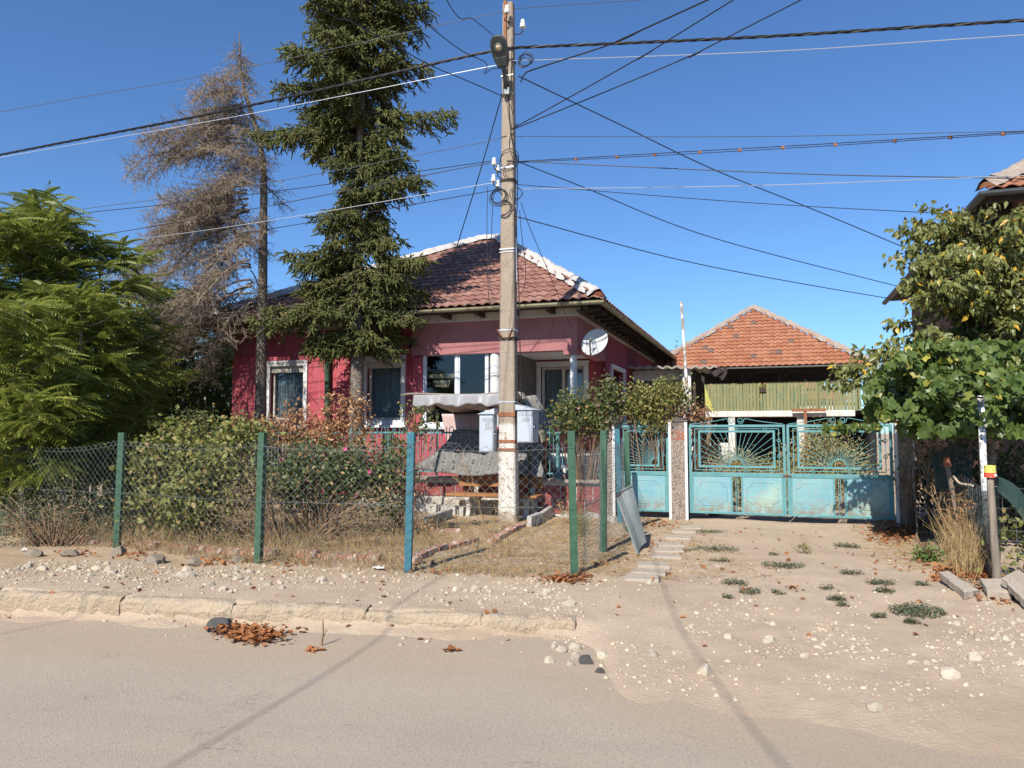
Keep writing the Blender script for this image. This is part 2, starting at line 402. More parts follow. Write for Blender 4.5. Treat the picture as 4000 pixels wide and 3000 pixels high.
def road_mat():
    t = NT('worn_asphalt'); x, y, z = t.xyz()
    c = t.mix(t.ramp(t.noise(.5, 4), .35, .65), (.39, .325, .258), (.43, .36, .285))
    c = t.mix(t.ramp(t.noise(110, 3, .8), .50, .72, 0, .55), c, (.19, .165, .145))
    c = t.mix(t.ramp(t.vor(48), .30, .18, 0, .5), c, (.48, .41, .335))
    c = t.mix(t.math('MULTIPLY', t.ramp(t.noise(1.4, 5, .7), .57, .64, 0, .6), t.ramp(t.noise(30, 4), .45, .6)), c, (.15, .135, .12))
    e = t.math('ADD', y, t.math('MULTIPLY', t.math('SUBTRACT', t.noise(.8, 5, .65), .5), 1.1))
    e = t.math('ADD', e, t.math('MULTIPLY', t.ramp(x, -.4, 1.6), 1.5))
    c = t.mix(t.ramp(e, -1.5, -.7, 0, .92, True), c, t.mix(t.noise(9, 5), (.37, .28, .195), (.44, .345, .25)))
    c = t.mix(t.math('MULTIPLY', t.ramp(e, -1.2, -.5), t.ramp(t.vor(60), .2, .14)), c, (.5, .43, .34))
    c = t.mix(t.ramp(t.noise(22, 5, .75), .35, .65, 0, .25), c, (.28, .235, .19)); c = t.mix(t.ramp(t.noise(.35, 4, .6), .45, .7, 0, .35), c, (.43, .345, .26)); c = t.mix(t.ramp(t.noise(1.0, 4, .6, stretch=(.12, 1.6, 1)), .42, .66, 0, .25), c, (.29, .25, .21)); c = t.mix(t.ramp(t.noise(48, 3, .75), .53, .66, 0, .55), c, (.20, .175, .15)); t.bump(t.noise(90, 4, .8), .8, .010); return t.fin(c, .9, .25)
rb = MB(); rb.grid(lambda u, v: Vector((-60 + 120 * u, -8.5 + 8.53 * v, 0)), 60, 8)
road = rb.build('road', road_mat()); tag(road, kind='structure')
road.location = (.515, 6.15, -.15); road.rotation_euler = (0, 0, -math.atan(.142))

m_kerb = mat('dusty_kerb_concrete', (.345, .27, .19), (.40, .32, .23), 3, rough=.95, bump=.9, bscale=38, bdist=.03, c3=(.30, .25, .19), s3=6)
kerb = bpy.data.objects.new('kerb', None); col.objects.link(kerb); tag(kerb, kind='structure')
kerb.location = (.515, 6.15, -.15); kerb.rotation_euler = (0, 0, -math.atan(.142))
joints = [-9.6, -8.45, -7.3, -6.15, -5.32, -4.05, -2.98, -1.78, -.78, 0.0]
for a, b in zip(joints[:-1], joints[1:]):
    k = MB(); h = .15 + float(hkerb((a + b) / 2 + .515)) + random.uniform(-.008, .008); sk = random.uniform(-.02, .02); n = 30
    prof = [(0, -.08), (-.005, h * .45), (.004, h - .035), (.022, h - .008), (.06, h), (.17, h + .002), (.2, h - .06)]
    def kp(u, v, a=a, b=b, prof=prof, sk=sk):
        i = min(int(v * 6 + 1e-6), 6); y, z = prof[i]; x = a + .002 + (b - a - .004) * u
        nz = mnoise.noise(Vector((x * 3.1, y * 7, z * 7))) * .02 + mnoise.noise(Vector((x * 9, y * 12, z * 12))) * .014 + mnoise.noise(Vector((x * 21, y * 24, z * 24 + 4))) * .009
        e = (max(0, .05 - u) + max(0, u - .95)) * .22
        return Vector((x, y + sk * (u - .5) - nz + e * .4, z - (e if z > .02 else 0) + nz * (z > .02)))
    k.grid(kp, n, 6); ke = (n + 1)
    k.f += [tuple(j * ke for j in range(6, -1, -1)), tuple(j * ke + n for j in range(7))]; k.mi += [0, 0]
    k.build('kerb_stone', m_kerb, kerb)

# ------------------------------------------------------------------ red house
def plaster(name, c1, c2, spots):
    t = NT(name); c = t.mix(t.ramp(t.noise(1.3, 5), .35, .65), c1, c2)
    c = t.mix(t.ramp(t.noise(3, 5, .7, stretch=(3, 3, .5)), .50, .70, 0, .65), c, spots); c = t.mix(t.ramp(t.noise(5, 6, .75, stretch=(4, 4, .35)), .58, .74, 0, .4), c, tuple(x * .55 for x in c1))
    t.bump(t.noise(45, 5, .7), .55, .015); return t.fin(c, .9, .2)
m_red = plaster('red_plaster', (.335, .060, .078), (.375, .085, .107), (.42, .145, .175))
m_frieze = plaster('rough_rose_plaster', (.30, .128, .13), (.34, .155, .155), (.26, .10, .105))
m_red_shade = plaster('shaded_red_plaster', (.22, .05, .075), (.27, .065, .09), (.3, .09, .11))  # the red plaster again, with the side wall's shade put into its colour
m_cream = mat('cream_cornice', (.52, .49, .44), (.44, .41, .37), 3, rough=.85, bump=.3, c3=(.36, .33, .28), s3=4)
def tile_mat(name, c1, c2, c3):
    t = NT(name); rnd = t.math('FRACT', t.math('ADD', t.objrand(), t.island()))
    c = t.mix(rnd, c1, c2); c = t.mix(t.ramp(t.math('FRACT', t.math('MULTIPLY', rnd, 13.7)), .93, .95), c, c3)
    c = t.mix(t.ramp(t.noise(9, 5, .7), .52, .72, 0, .6), c, tuple(x * .62 for x in c1)); t.bump(t.noise(60), .3, .006); return t.fin(c, .9, .2)
m_tile = tile_mat('brown_pantile', (.245, .118, .092), (.33, .185, .15), (.19, .11, .09))
m_tile2 = tile_mat('orange_pantile', (.30, .118, .065), (.37, .175, .105), (.15, .11, .095))
m_mortar = mat('ridge_mortar', (.50, .47, .445), (.40, .375, .35), 6, rough=.95, bump=.8, bscale=14, bdist=.05)
m_gutter = mat('faded_gutter', (.24, .22, .12), (.32, .30, .20), 4, rough=.6, c3=(.16, .10, .06), s3=6)
t = NT('window_glass')
gl = t.n('ShaderNodeBsdfGlossy'); gl.inputs['Roughness'].default_value = .02; gl.inputs['Color'].default_value = (.9, .93, 1, 1)
tr = t.n('ShaderNodeBsdfTransparent'); tr.inputs['Color'].default_value = (.78, .82, .84, 1)
fr = t.n('ShaderNodeFresnel'); fr.inputs[0].default_value = 1.5
mx = t.n('ShaderNodeMixShader'); t.l(t.math('MINIMUM', t.math('ADD', t.math('MULTIPLY', fr.outputs[0], .75), .0), 1.0), mx.inputs[0]); t.l(tr.outputs[0], mx.inputs[1]); t.l(gl.outputs[0], mx.inputs[2]); t.l(mx.outputs[0], t.out.inputs[0])
m_glass = t.m
t = NT('lace_curtain'); c = t.mix(t.ramp(t.noise(30, 3), .5, .58), (.50, .54, .55), (.75, .78, .78))
tp = t.n('ShaderNodeBsdfTransparent'); mx = t.n('ShaderNodeMixShader'); t.l(t.ramp(t.noise(45, 3), .45, .6, .12, .42), mx.inputs[0])
m_lace = t.fin(c, .9, .1); t.l(t.b.outputs[0], mx.inputs[1]); t.l(tp.outputs[0], mx.inputs[2]); t.l(mx.outputs[0], t.out.inputs[0])

TL = L(908, 1500, 2.15)[0]; TR = L(2255, 1300, 2.0)[0]; WMAIN, WP = 2.15, 2.0
TS = L(1632, 1500, WMAIN)[0]                      # where the porch part begins
WB = LS(2366, 1450, TR)[0]                        # back wall of the porch recess
WEND = 14.9; ZC = 3.93; ZT = 4.16
TC1a, TC1b = L(1908, 1500, WP)[0], L(1948, 1500, WP)[0]
house = thing('red_house', 'low red plastered house with hipped pantile roof and white cornice behind the teal fence', 'house', ((TL + TR) / 2, WMAIN, 0))
def holes_wall(mb, a0, a1, z0, z1, holes, P, thick):
    """wall in a-z with rectangular holes; P(a, depth, z) gives the point"""
    au = sorted({a0, a1, *[h[i] for h in holes for i in (0, 1)]}); zu = sorted({z0, z1, *[h[i] for h in holes for i in (2, 3)]})
    for i in range(len(au) - 1):
        for j in range(len(zu) - 1):
            ca, cz = (au[i] + au[i + 1]) / 2, (zu[j] + zu[j + 1]) / 2
            if any(h[0] < ca < h[1] and h[2] < cz < h[3] for h in holes): continue
            for d, fl in ((0, 0), (thick, 1)):
                qd = [P(au[i], d, zu[j]), P(au[i + 1], d, zu[j]), P(au[i + 1], d, zu[j + 1]), P(au[i], d, zu[j + 1])]
                mb.add(qd, [(3, 2, 1, 0) if fl else (0, 1, 2, 3)])
    for h in holes + [(a0, a1, z0, z1)]:
        cs = [(h[0], h[2]), (h[1], h[2]), (h[1], h[3]), (h[0], h[3])]
        for i in range(4):
            (p, q), (r, s_) = cs[i], cs[(i + 1) % 4]
            mb.add([P(p, 0, q), P(r, 0, s_), P(r, thick, s_), P(p, thick, q)], [(0, 1, 2, 3)])
    return mb
def px_rect(x0, y0, x1, y1, w):
    a, zt = L(x0, (y0 + y1) / 2, w)[0], L((x0 + x1) / 2, y0, w)[1]
    b, zb = L(x1, (y0 + y1) / 2, w)[0], L((x0 + x1) / 2, y1, w)[1]
    return a, b, zb, zt
PF = lambda w0: (lambda a, d, z: Vector((a, w0 + d, z)))
PS = lambda t0: (lambda a, d, z: Vector((t0 - d, a, z)))
def frame_rect(mb, r, bar, w0, dep):
    a, b, z0, z1 = r
    mb.box((a, w0, z0), (b, w0 + dep, z0 + bar)); mb.box((a, w0, z1 - bar), (b, w0 + dep, z1))
    mb.box((a, w0, z0 + bar), (a + bar, w0 + dep, z1 - bar)); mb.box((b - bar, w0, z0 + bar), (b, w0 + dep, z1 - bar))
w1 = px_rect(1041, 1413, 1202, 1660, WMAIN); w2 = px_rect(1417, 1393, 1585, 1660, WMAIN)
wins = [w1, w2]
mb = MB(); holes_wall(mb, TL, TS, 0, ZT, [(a + .08, b - .08, z0 + .08, z1 - .08) for a, b, z0, z1 in wins], PF(WMAIN), .28)
mb.build('front_wall', m_red, house)
gz = px_rect(1652, 1372, 1908, 1664, WP + .06)
mb = MB(); mb.box((TS - .05, WP + .02, 0), (TC1b + .02, WP + .26, gz[2] - .02)); mb.box((TS - .06, WP, 0), (gz[0] - .0, WP + .3, 3.2)); mb.build('porch_parapet', m_red, house)
zf = L(2100, 1372, WP)[1]
mb = MB(); mb.box((TS - .08, WP - .02, zf), (TR, WP + .24, ZT)); mb.box((TR - .3, WP - .015, zf - .09), (TR + .005, WP + .22, zf - .001)); mb.box((TR - .25, WP + .245, zf + .02), (TR - .003, WB, ZT)); mb.build('porch_frieze', m_frieze, house)
mb = MB(); mb.box((TS, WP + .25, zf + .1), (TR - .26, WB + .02, zf + .16)); mb.build('porch_ceiling', m_white, house)
mb = MB(); mb.box((TC1b, WP + .02, 0.0), (TR + .02, WB + .02, 1.0)); mb.build('porch_floor', m_limewash, house)
# back wall of the recess with door and window, inner wall behind the glazing
dr = px_rect(2026, 1392, 2078, 1760, WB); dr = (dr[0], dr[1], 1.0, dr[3]); wr = px_rect(2097, 1415, 2300, 1655, WB)
mb = MB(); holes_wall(mb, TC1a - .1, TR - .001, .9, 3.6, [(wr[0] + .06, wr[1] - .06, wr[2] + .06, wr[3] - .06), dr], PF(WB), .25); mb.build('recess_wall', m_red, house)
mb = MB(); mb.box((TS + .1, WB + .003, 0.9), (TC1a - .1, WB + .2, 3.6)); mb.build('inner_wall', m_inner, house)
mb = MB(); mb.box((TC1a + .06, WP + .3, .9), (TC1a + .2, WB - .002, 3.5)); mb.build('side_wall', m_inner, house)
mb = MB(); mb.box((TS + .75, WB - .03, 1.0), (TS + 1.75, WB - .005, 3.0)); mb.build('dark_doorway', m_black_in, house)  # near-black slab painted in place of the unlit open doorway
# side and rear walls
wsd = [LS(x, 1500, TR)[0] for x in (2385, 2436)]; zs = (LS(2410, 1665, TR)[1], LS(2410, 1432, TR)[1])
sh = (wsd[0], wsd[1] + .1, zs[0], zs[1])
mb = MB(); holes_wall(mb, WB, WEND, 0, ZT, [(sh[0] + .08, sh[1] - .08, sh[2] + .08, sh[3] - .08)], PS(TR), .28); mb.build('side_wall', m_red_shade, house)
mb = MB(); mb.box((TL, WMAIN + .281, 0), (TL + .28, WEND, ZT)); mb.box((TL + .281, WEND - .28, 0), (TR - .281, WEND, ZT)); mb.build('rear_wall', m_red, house)
mb = MB(); mb.box((TL + .29, WMAIN + .29, .9), (TR - .29, WEND - .29, .98)); mb.build('floor', m_dark, house)
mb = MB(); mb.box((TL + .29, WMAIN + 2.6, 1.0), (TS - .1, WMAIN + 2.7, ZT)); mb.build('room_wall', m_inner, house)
def window(r, w0, split=0, curtain=True, bar=.06, trim=.11, fm=None, P=None):
    a, b, z0, z1 = r; fm = fm or m_cream
    wn = MB(); frame_rect(wn, r, trim, w0 - .045, .06); wn.box((a - .03, w0 - .06, z1 - .03), (b + .03, w0 - .046, z1 + .025)); wn = wn.build('window', m_white, house, bevel=.008)
    s_ = MB(); s_.box((a - .06, w0 - .13, z0 - .06), (b + .06, w0 + .02, z0 - .002)); s_.build('sill', m_white, wn)
    inn = (a + trim, b - trim, z0 + trim, z1 - trim)
    f = MB(); frame_rect(f, inn, bar, w0 + .10, .06)
    if split: c = (inn[0] + inn[1]) / 2; f.box((c - .04, w0 + .1, inn[2] + bar), (c + .04, w0 + .16, inn[3] - bar))
    f.build('frame', fm, wn)
    g_ = MB(); g_.box((inn[0] + bar - .01, w0 + .125, inn[2] + bar - .01), (inn[1] - bar + .01, w0 + .132, inn[3] - bar + .01)); g_.build('pane', m_glass, wn)
    if curtain:
        cu = MB(); cu.grid(lambda u, v: Vector((inn[0] + (inn[1] - inn[0]) * u, w0 + .24 + .022 * math.sin(u * 55 + math.sin(u * 17)) + .012 * math.sin(u * 121), inn[2] - .02 + (inn[3] - inn[2] + .02) * v)), 90, 2)
        cu.build('curtain', m_lace, wn)
    return wn
window(w1, WMAIN); window(w2, WMAIN); window(wr, WB, split=1)
# blind over the upper part of the first window recess: cream roller box
for r in wins:
    mb = MB(); mb.box((r[0] + .11, WMAIN + .03, r[3] - .26), (r[1] - .11, WMAIN + .095, r[3] - .112)); mb.build('blind_box', m_cream, house)
# glazed porch window, two lights of white plastic frame
gw = MB(); frame_rect(gw, gz, .05, WP + .05, .07); cx = gz[0] + (gz[1] - gz[0]) * .53; gw.box((cx - .028, WP + .045, gz[2] + .07), (cx + .028, WP + .12, gz[3] - .07))
gw = gw.build('porch_window', m_upvc, house, bevel=.006)
for a, b in ((gz[0] + .05, cx - .028), (cx + .028, gz[1] - .05)):
    f = MB(); frame_rect(f, (a, b, gz[2] + .05, gz[3] - .05), .035, WP + .06, .05); f.build('sash', m_upvc, gw, bevel=.005)
    g_ = MB(); g_.box((a + .03, WP + .08, gz[2] + .08), (b - .03, WP + .086, gz[3] - .08)); g_.build('pane', m_glass, gw)
s_ = MB(); s_.box((gz[0] - .04, WP - .07, gz[2] - .07), (gz[1] + .04, WP + .06, gz[2] - .002)); s_.build('sill', m_white, gw)
# round porch columns with joints
for (a, b, nm) in ((TC1a, TC1b, 1), (L(2223, 1500, WP + .03)[0], L(2250, 1500, WP + .03)[0], 0)):
    r = (b - a) / 2; c = (a + b) / 2; pr = [(r, 1.0)]
    for zz in (1.55, 2.13, 2.72): pr += [(r, zz - .012), (r - .008, zz - .006), (r - .008, zz + .006), (r, zz + .012)]
    pr += [(r, zf - .002 if nm else zf - .092)]
    mb = MB(); mb.lathe(pr, (c, WP + .12, 0), 36); mb.build('column', m_white, house)
# door of the recess
mb = MB(); frame_rect(mb, dr, .07, WB + .02, .08); d_ = mb.build('door', m_white, house)
mb = MB(); mb.box((dr[0] + .07, WB + .05, dr[2] + .07), (dr[1] - .07, WB + .08, dr[3] - .07)); mb.build('door_leaf', m_white, d_)
# side wall window, seen edge on
mb = MB(); mb.box((TR - .02, sh[0], sh[2]), (TR + .05, sh[0] + .1, sh[3])); mb.box((TR - .02, sh[1] - .1, sh[2]), (TR + .05, sh[1], sh[3])); mb.box((TR - .02, sh[0] + .1, sh[3] - .1), (TR + .05, sh[1] - .1, sh[3])); mb.box((TR - .02, sh[0] - .05, sh[2] - .06), (TR + .11, sh[1] + .05, sh[2] + .05))
sw = mb.build('window', m_white, house)
mb = MB(); mb.box((TR - .16, sh[0] + .09, sh[2] + .09), (TR - .15, sh[1] - .09, sh[3] - .09)); mb.build('pane', m_glass, sw)
# cornice: two stepped courses along front, porch and side
mb = MB()
def course(d, za, zb):
    mb.box((TL - d, WMAIN - d, za), (TS - .08 - d, WMAIN + .1, zb)); mb.box((TS - .08 - d + .001, WP - .02 - d, za + .002), (TR + d, WP + .2, zb + .002)); mb.box((TR - .1, WP + .2, za), (TR + d, WEND + d, zb)); mb.box((TL - d, WMAIN + .101, za), (TL + .1, WEND, zb))
course(.05, ZC, ZC + .06); course(.09, ZC + .061, ZC + .16); course(.14, ZC + .161, ZC + .21); mb.build('cornice', m_cream, house, bevel=.01)
# roof
ov = .6; ZE = 4.16
E = [Vector((TL - ov, WP - ov, ZE)), Vector((TR + ov, WP - ov, ZE)), Vector((TR + ov, WEND + ov, ZE)), Vector((TL - ov, WEND + ov, ZE))]
tm = (TL + TR) / 2; wm = (WP + WEND) / 2; ZA = 7.5
RA, RB = Vector((tm - .35, wm, ZA)), Vector((tm + .35, wm, ZA))
mb = MB(); mb.add(E + [RA, RB], [(0, 1, 5, 4), (1, 2, 5), (2, 3, 4, 5), (3, 0, 4)])
mb.add([p + Vector((0, 0, -.09)) for p in E + [RA, RB]], [(4, 5, 1, 0), (5, 2, 1), (5, 4, 3, 2), (4, 0, 3)])
for i in range(4): mb.add([E[i], E[(i + 1) % 4], E[(i + 1) % 4] - Vector((0, 0, .09)), E[i] - Vector((0, 0, .09))], [(0, 3, 2, 1)])
roof = mb.build('roof', m_dark, house)
def pan_tile(wd, ln, th=.02, h=.045):
    mb = MB(); prof = []
    for k in range(7):
        u = k / 6; prof.append((u * wd * 1.06, h * (.5 - .5 * math.cos(2 * math.pi * (u * .98 + .02))) * (1 if u < .5 else .85)))
    def P(k, end, low): x, z = prof[k]; return Vector((x, (0 if not end else ln * 1.12), z + .035 * (0 if end else 1) - (th if low else 0) + .004))
    vs = [P(k, 0, 0) for k in range(7)] + [P(k, 1, 0) for k in range(7)] + [P(k, 0, 1) for k in range(7)]
    fs = [(k, k + 1, 8 + k, 7 + k) for k in range(6)] + [(14 + k, 15 + k, k + 1, k) for k in range(6)] + [(0, 7, 14), (6, 20, 13)]
    mb.add(vs, fs); return mb
def tile_plane(part, e0, e1, a0, a1, wd, ln, m, nobj, rows_skip=0, half=False):
    """tiles on the plane through eave e0-e1 and ridge a0-a1; the nobj lowest rows' tiles are objects, the rest joined"""
    ex = (e1 - e0).normalized(); up = (a0 - e0) - ex * (a0 - e0).dot(ex); H = up.length; uy = up.normalized(); nz = ex.cross(uy)
    Wd = (e1 - e0).length; la = (a0 - e0).dot(ex); lb = (a1 - e0).dot(ex)
    M3 = Matrix((ex, uy, nz)).transposed(); eul = M3.to_euler()
    tmb = pan_tile(wd, ln); me = tmb.mesh('roof_tile', m); rest = MB(); cnt = 0; r = 0; ph = 0
    while r * ln < H - .05:
        f = r * ln / H; xa, xb = la * f, Wd - (Wd - lb) * f; k0 = int(xa // wd)
        for k in range(k0, int(xb // wd) + 1):
            x = k * wd
            if x < xa - wd * .25 or x > xb - wd * .75: continue
            p = e0 + ex * x + uy * (r * ln - .06) + nz * .012
            if cnt < nobj:
                o = link_sub('roof_tile', me, part, p + nz * random.uniform(-.004, .004), eul); o.rotation_euler.z += random.uniform(-.02, .02); cnt += 1
            else:
                j = M3 @ Matrix.Rotation(random.uniform(-.02, .02), 3, 'Z'); rest.add([p + j @ Vector(v) for v in tmb.v], tmb.f)
        r += 1
    if rest.v: o = rest.build('roof_tiles', m, part); o['kind'] = 'stuff'
def ridge(part, p, q, r, n, mt, mm, lump=.16, dF=.42, dS=.45):
    """cap tiles along a hip, bedded in a lumpy mortar fillet"""
    d = (q - p); ln = d.length / n; dn = d.normalized(); side = dn.cross(Vector((0, 0, 1))).normalized(); upv = side.cross(dn)
    cap = MB(); N = 7
    for e, rr in ((0, r * 1.12), (1, r * .95)):
        for k in range(N + 1):
            a = math.pi * k / N; cap.v.append(tuple(Vector((e * ln * 1.1, math.cos(a) * rr, math.sin(a) * rr * .75))))
    cap.f = [(k, k + 1, N + 2 + k, N + 1 + k) for k in range(N)] + [tuple(range(N, -1, -1))]; cap.mi = [0] * len(cap.f)
    me = cap.mesh('ridge_tile', mt); M3 = Matrix((dn, side, upv)).transposed()
    for i in range(n): link_sub('ridge_tile', me, part, p + d * (i / n) + upv * .03, M3.to_euler())
    mo = MB()
    def mp(u, v):
        a = (v - .5) * 2; s_ = p + d * u; nn = mnoise.noise(Vector((u * d.length * 3.1, a * 2, 1.3))) ; n2 = mnoise.noise(Vector((u * d.length * 7, a * 3, 5)))
        return s_ + side * (a * (lump * 1.7 + nn * .10)) + upv * ((.10 + nn * .035 + n2 * .03) * (1 - a * a) + .075 + n2 * .012 - abs(a) * lump * 1.7 * (dF if (side * a).y < 0 else dS))
    mo.grid(mp, n * 5, 8); o = mo.build('ridge_mortar', mm, part, smooth=True)
tile_plane(roof, E[0], E[1], RA, RB, .205, .40, m_tile, 300)
tile_plane(roof, E[1], E[2], RB, RB, .26, .45, m_tile, 0)
ridge(roof, E[0] + Vector((0, 0, .03)), RA + Vector((0, 0, .03)), .10, 22, m_terracotta, m_mortar, .13, .26, .56)
ridge(roof, E[1] + Vector((0, 0, .03)), RB + Vector((0, 0, .03)), .10, 22, m_terracotta, m_mortar, .13, .26, .56)
ridge(roof, RA + Vector((-.05, 0, .04)), RB + Vector((.05, 0, .04)), .10, 2, m_terracotta, m_mortar)
# rafters and eave boards
for i in range(13):
    tt = TL - .3 + i * (TR - TL + .6) / 12; mb = MB(); mb.box((tt - .045, WP - ov + .05, ZE - .17), (tt + .045, WMAIN - .15, ZE - .07)); mb.build('rafter', m_dark, house)
for i in range(22):
    w_ = WP - .3 + i * .62; mb = MB(); mb.box((TR + .15, w_, ZE - .17), (TR + ov - .05, w_ + .09, ZE - .07)); mb.build('rafter', m_dark, house)
mb = MB(); mb.box((TR + .1, WP - .55, ZE - .20), (TR + .2, WEND + .4, ZE - .18)); mb.box((TL - .55, WP - ov + .06, ZE - .069), (TR + .5, WP - .16, ZE - .055)); mb.build('eave_boards', m_dark, house)
# gutter: half round channel on two sides
def gutter(pts, r, m, parent, nm='gutter'):
    mb = MB(); N = 6
    for p, sd in pts:
        for k in range(N + 1):
            a = math.pi + math.pi * k / N; mb.v.append(tuple(Vector(p) + Vector(sd) * math.cos(a) * r + Vector((0, 0, 1)) * math.sin(a) * r))
    for i in range(len(pts) - 1): mb.f += [(i * (N + 1) + k, i * (N + 1) + k + 1, (i + 1) * (N + 1) + k + 1, (i + 1) * (N + 1) + k) for k in range(N)]
    mb.mi = [0] * len(mb.f); return mb.build(nm, m, parent, solid=.006)
sdF, sdS, sdC = Vector((0, -1, 0)), Vector((1, 0, 0)), Vector((1, -1, 0))
gutter([(E[0] + Vector((-.05, -.06, -.01)), sdF), (Vector((tm, WP - ov - .06, ZE - .03)), sdF), (E[1] + Vector((.06, -.06, -.05)), sdC), (E[2] + Vector((.06, .1, -.02)), sdS)], .065, m_gutter, house)
# green downpipe on the front wall
tp_ = L(1278, 1500, WMAIN - .1)[0]
mb = MB(); mb.tube([(tp_ - .02, WP - ov - .05, ZE - .1), (tp_ - .01, WP - .4, ZE - .35), (tp_, WMAIN - .12, ZE - .6), (tp_ + .02, WMAIN - .12, 2.4), (tp_ + .06, WMAIN - .12, .15)], .062, 12); mb.build('downpipe', m_greenpost, house, smooth=True)
for zz in (3.2, 2.0): mb = MB(); mb.tube([(tp_ + .02 + .072 * math.cos(k * .524), WMAIN - .12 + .072 * math.sin(k * .524), zz) for k in range(12)], .012, 5, closed=True); mb.build('pipe_clip', m_dark, house)
# brackets on the front wall for the service cable
for x, y in ((1545, 1323), (1603, 1349)):
    a, z = L(x, y, WMAIN); mb = MB(); mb.box((a - .035, WMAIN - .09, z - .06), (a + .035, WMAIN - .001, z + .06)); mb.tube([(a, WMAIN - .05, z + .05), (a + .02, WMAIN - .09, z + .12)], .012, 6); mb.build('cable_anchor', m_dark, house)
# steps to the porch with sloping rose parapet and white cap
sa = L(2062, 1712, .9)[0]; sb = L(2215, 1810, .9)[0]
mb = MB(); mb.prism([Vector((sa - .4, .75, 0)), Vector((sb, .75, 0)), Vector((sb, .75, .72)), Vector((sa, .75, 1.38)), Vector((sa - .4, .75, 1.38))], (0, .18, 0)); mb.build('stair_parapet', m_frieze, house)
mb = MB(); mb.prism([Vector((sa - .42, .71, 1.382)), Vector((sa, .71, 1.382)), Vector((sb + .03, .71, .712)), Vector((sb + .05, .71, .77)), Vector((sa + .02, .71, 1.46)), Vector((sa - .42, .71, 1.46))], (0, .26, 0)); mb.build('parapet_cap', m_white, house)
for i in range(5): mb = MB(); mb.box((TC1b + .4 + i * .28, .95, 0), (TC1b + .4 + (i + 1) * .28 - .002, WP, 1.0 - (i + 1) * .17)); mb.build('step', m_limewash, house)

# for-sale papers inside the porch window
m_card = mat('yellowed_card', (.66, .52, .30), (.58, .45, .26), 9, rough=.9)
a0, z0 = L(1676, 1460, WP + .13); a1, _ = L(1773, 1460, WP + .13); zt, zb = L(1720, 1461, WP + .13)[1], L(1720, 1477, WP + .13)[1]
s1 = thing('sale_sign', 'narrow yellowed hand-lettered card strip inside the porch window', 'sign', (a0, WP + .13, zb))
mb = MB(); mb.box((a0, WP + .13, zb), (a1, WP + .136, zt)); mb.build('card', m_card, s1)
me = text_mesh('ПРОДАВА СЕ', (zt - zb) * 1.0, m_ink, .1)
o = link('lettering', me, s1, (a0 + .06, WP + .128, zb + .02), (math.pi / 2, 0, 0)); wdt = max(v.co.x for v in me.vertices); o.scale.x = (a1 - a0 - .1) / wdt
a0, _ = L(1690, 1500, WP + .13); a1, _ = L(1758, 1500, WP + .13); zt, zb = L(1720, 1485, WP + .13)[1], L(1720, 1513, WP + .13)[1]
s2 = thing('phone_note', 'pale paper with a handwritten phone number inside the porch window', 'sign', (a0, WP + .13, zb))
mb = MB(); mb.prism([Vector((a0 + .08, WP + .13, zb + .01)), Vector((a1 - .03, WP + .13, zb)), Vector((a1, WP + .13, zt)), Vector((a0, WP + .13, zt - .01))], (0, .004, 0)); mb.build('paper', m_card, s2)
me = text_mesh('088559496', (zt - zb) * .62, m_ink, .15); o = link('lettering', me, s2, (a0 + .03, WP + .128, zb + .05), (math.pi / 2, 0, 0)); wdt = max(v.co.x for v in me.vertices); o.scale.x = (a1 - a0 - .06) / wdt

# satellite dish on the side wall
dc_t, dc_z = L(2325, 1338, 1.95); dish = thing('satellite_dish', 'round white satellite dish on the corner of the red house', 'satellite dish', (dc_t, 1.95, dc_z))
m_dish = mat('dish_paint', (.50, .51, .51), (.47, .48, .48), 4, rough=.45, spec=.3)
aim = (Vector((-.28, -.9, .36))).normalized()          # faces the sky over the street
zx = aim; xx = Vector((0, 0, 1)).cross(zx).normalized(); yy = zx.cross(xx); DM = Matrix((xx, yy, zx)).transposed()
mb = MB(); rD = .30; n = 40
prof = [(.001, 0), (.1, .007), (.2, .028), (.27, .053), (.30, .066), (.308, .062), (.30, .055), (.2, .014), (.1, -.006), (.001, -.012)]
c0 = Vector((dc_t, 1.95, dc_z)) - aim * .03; mb.lathe(prof, c0, n, DM); mb.build('reflector', m_dish, dish, smooth=True)
tip = c0 + DM @ Vector((.03, -.06, .30)); foot = c0 + DM @ Vector((-.03, -.30, .07))
mb = MB(); mb.tube([foot, tip], .014, 8); mb.build('arm', m_dark, dish)
mb = MB(); mb.tube([tip, tip - aim * .09], [.032, .03], 10); mb.build('receiver', m_steelgrey, dish)
mb = MB(); mb.tube([c0 - aim * .01, c0 - aim * .12, Vector((TR + .02, 2.25, dc_z - .05))], .022, 8); mb.build('mount', m_dark, dish)

# ------------------------------------------------------------------ barn at the back of the yard
WBn = 13.5
bt0, _ = L(2748, 1500, WBn); bt1, _ = L(3363, 1500, WBn)
barn = thing('open_barn', 'open barn with orange tiled hip roof, green board loft front and white posts', 'barn', ((bt0 + bt1) / 2, WBn, 0))
zp0, zp1 = L(3050, 1604, WBn)[1], L(3050, 1489, WBn)[1]; zb0 = L(3050, 1628, WBn)[1]
t = NT('green_board_paint'); c = t.mix(t.objrand(), (.185, .19, .095), (.235, .235, .12))
c = t.mix(t.ramp(t.noise(3, 4, .6, stretch=(4, 4, .7)), .5, .7, 0, .8), c, (.10, .18, .13)); c = t.mix(t.ramp(t.noise(12, 5, .7, stretch=(5, 5, .5)), .6, .72, 0, .6), c, (.16, .15, .08)); t.bump(t.noise(20, 4, stretch=(6, 6, .6)), .3, .01)
m_board = t.fin(c, .85, .2)
nb = 46; bw = (bt1 - bt0) / nb
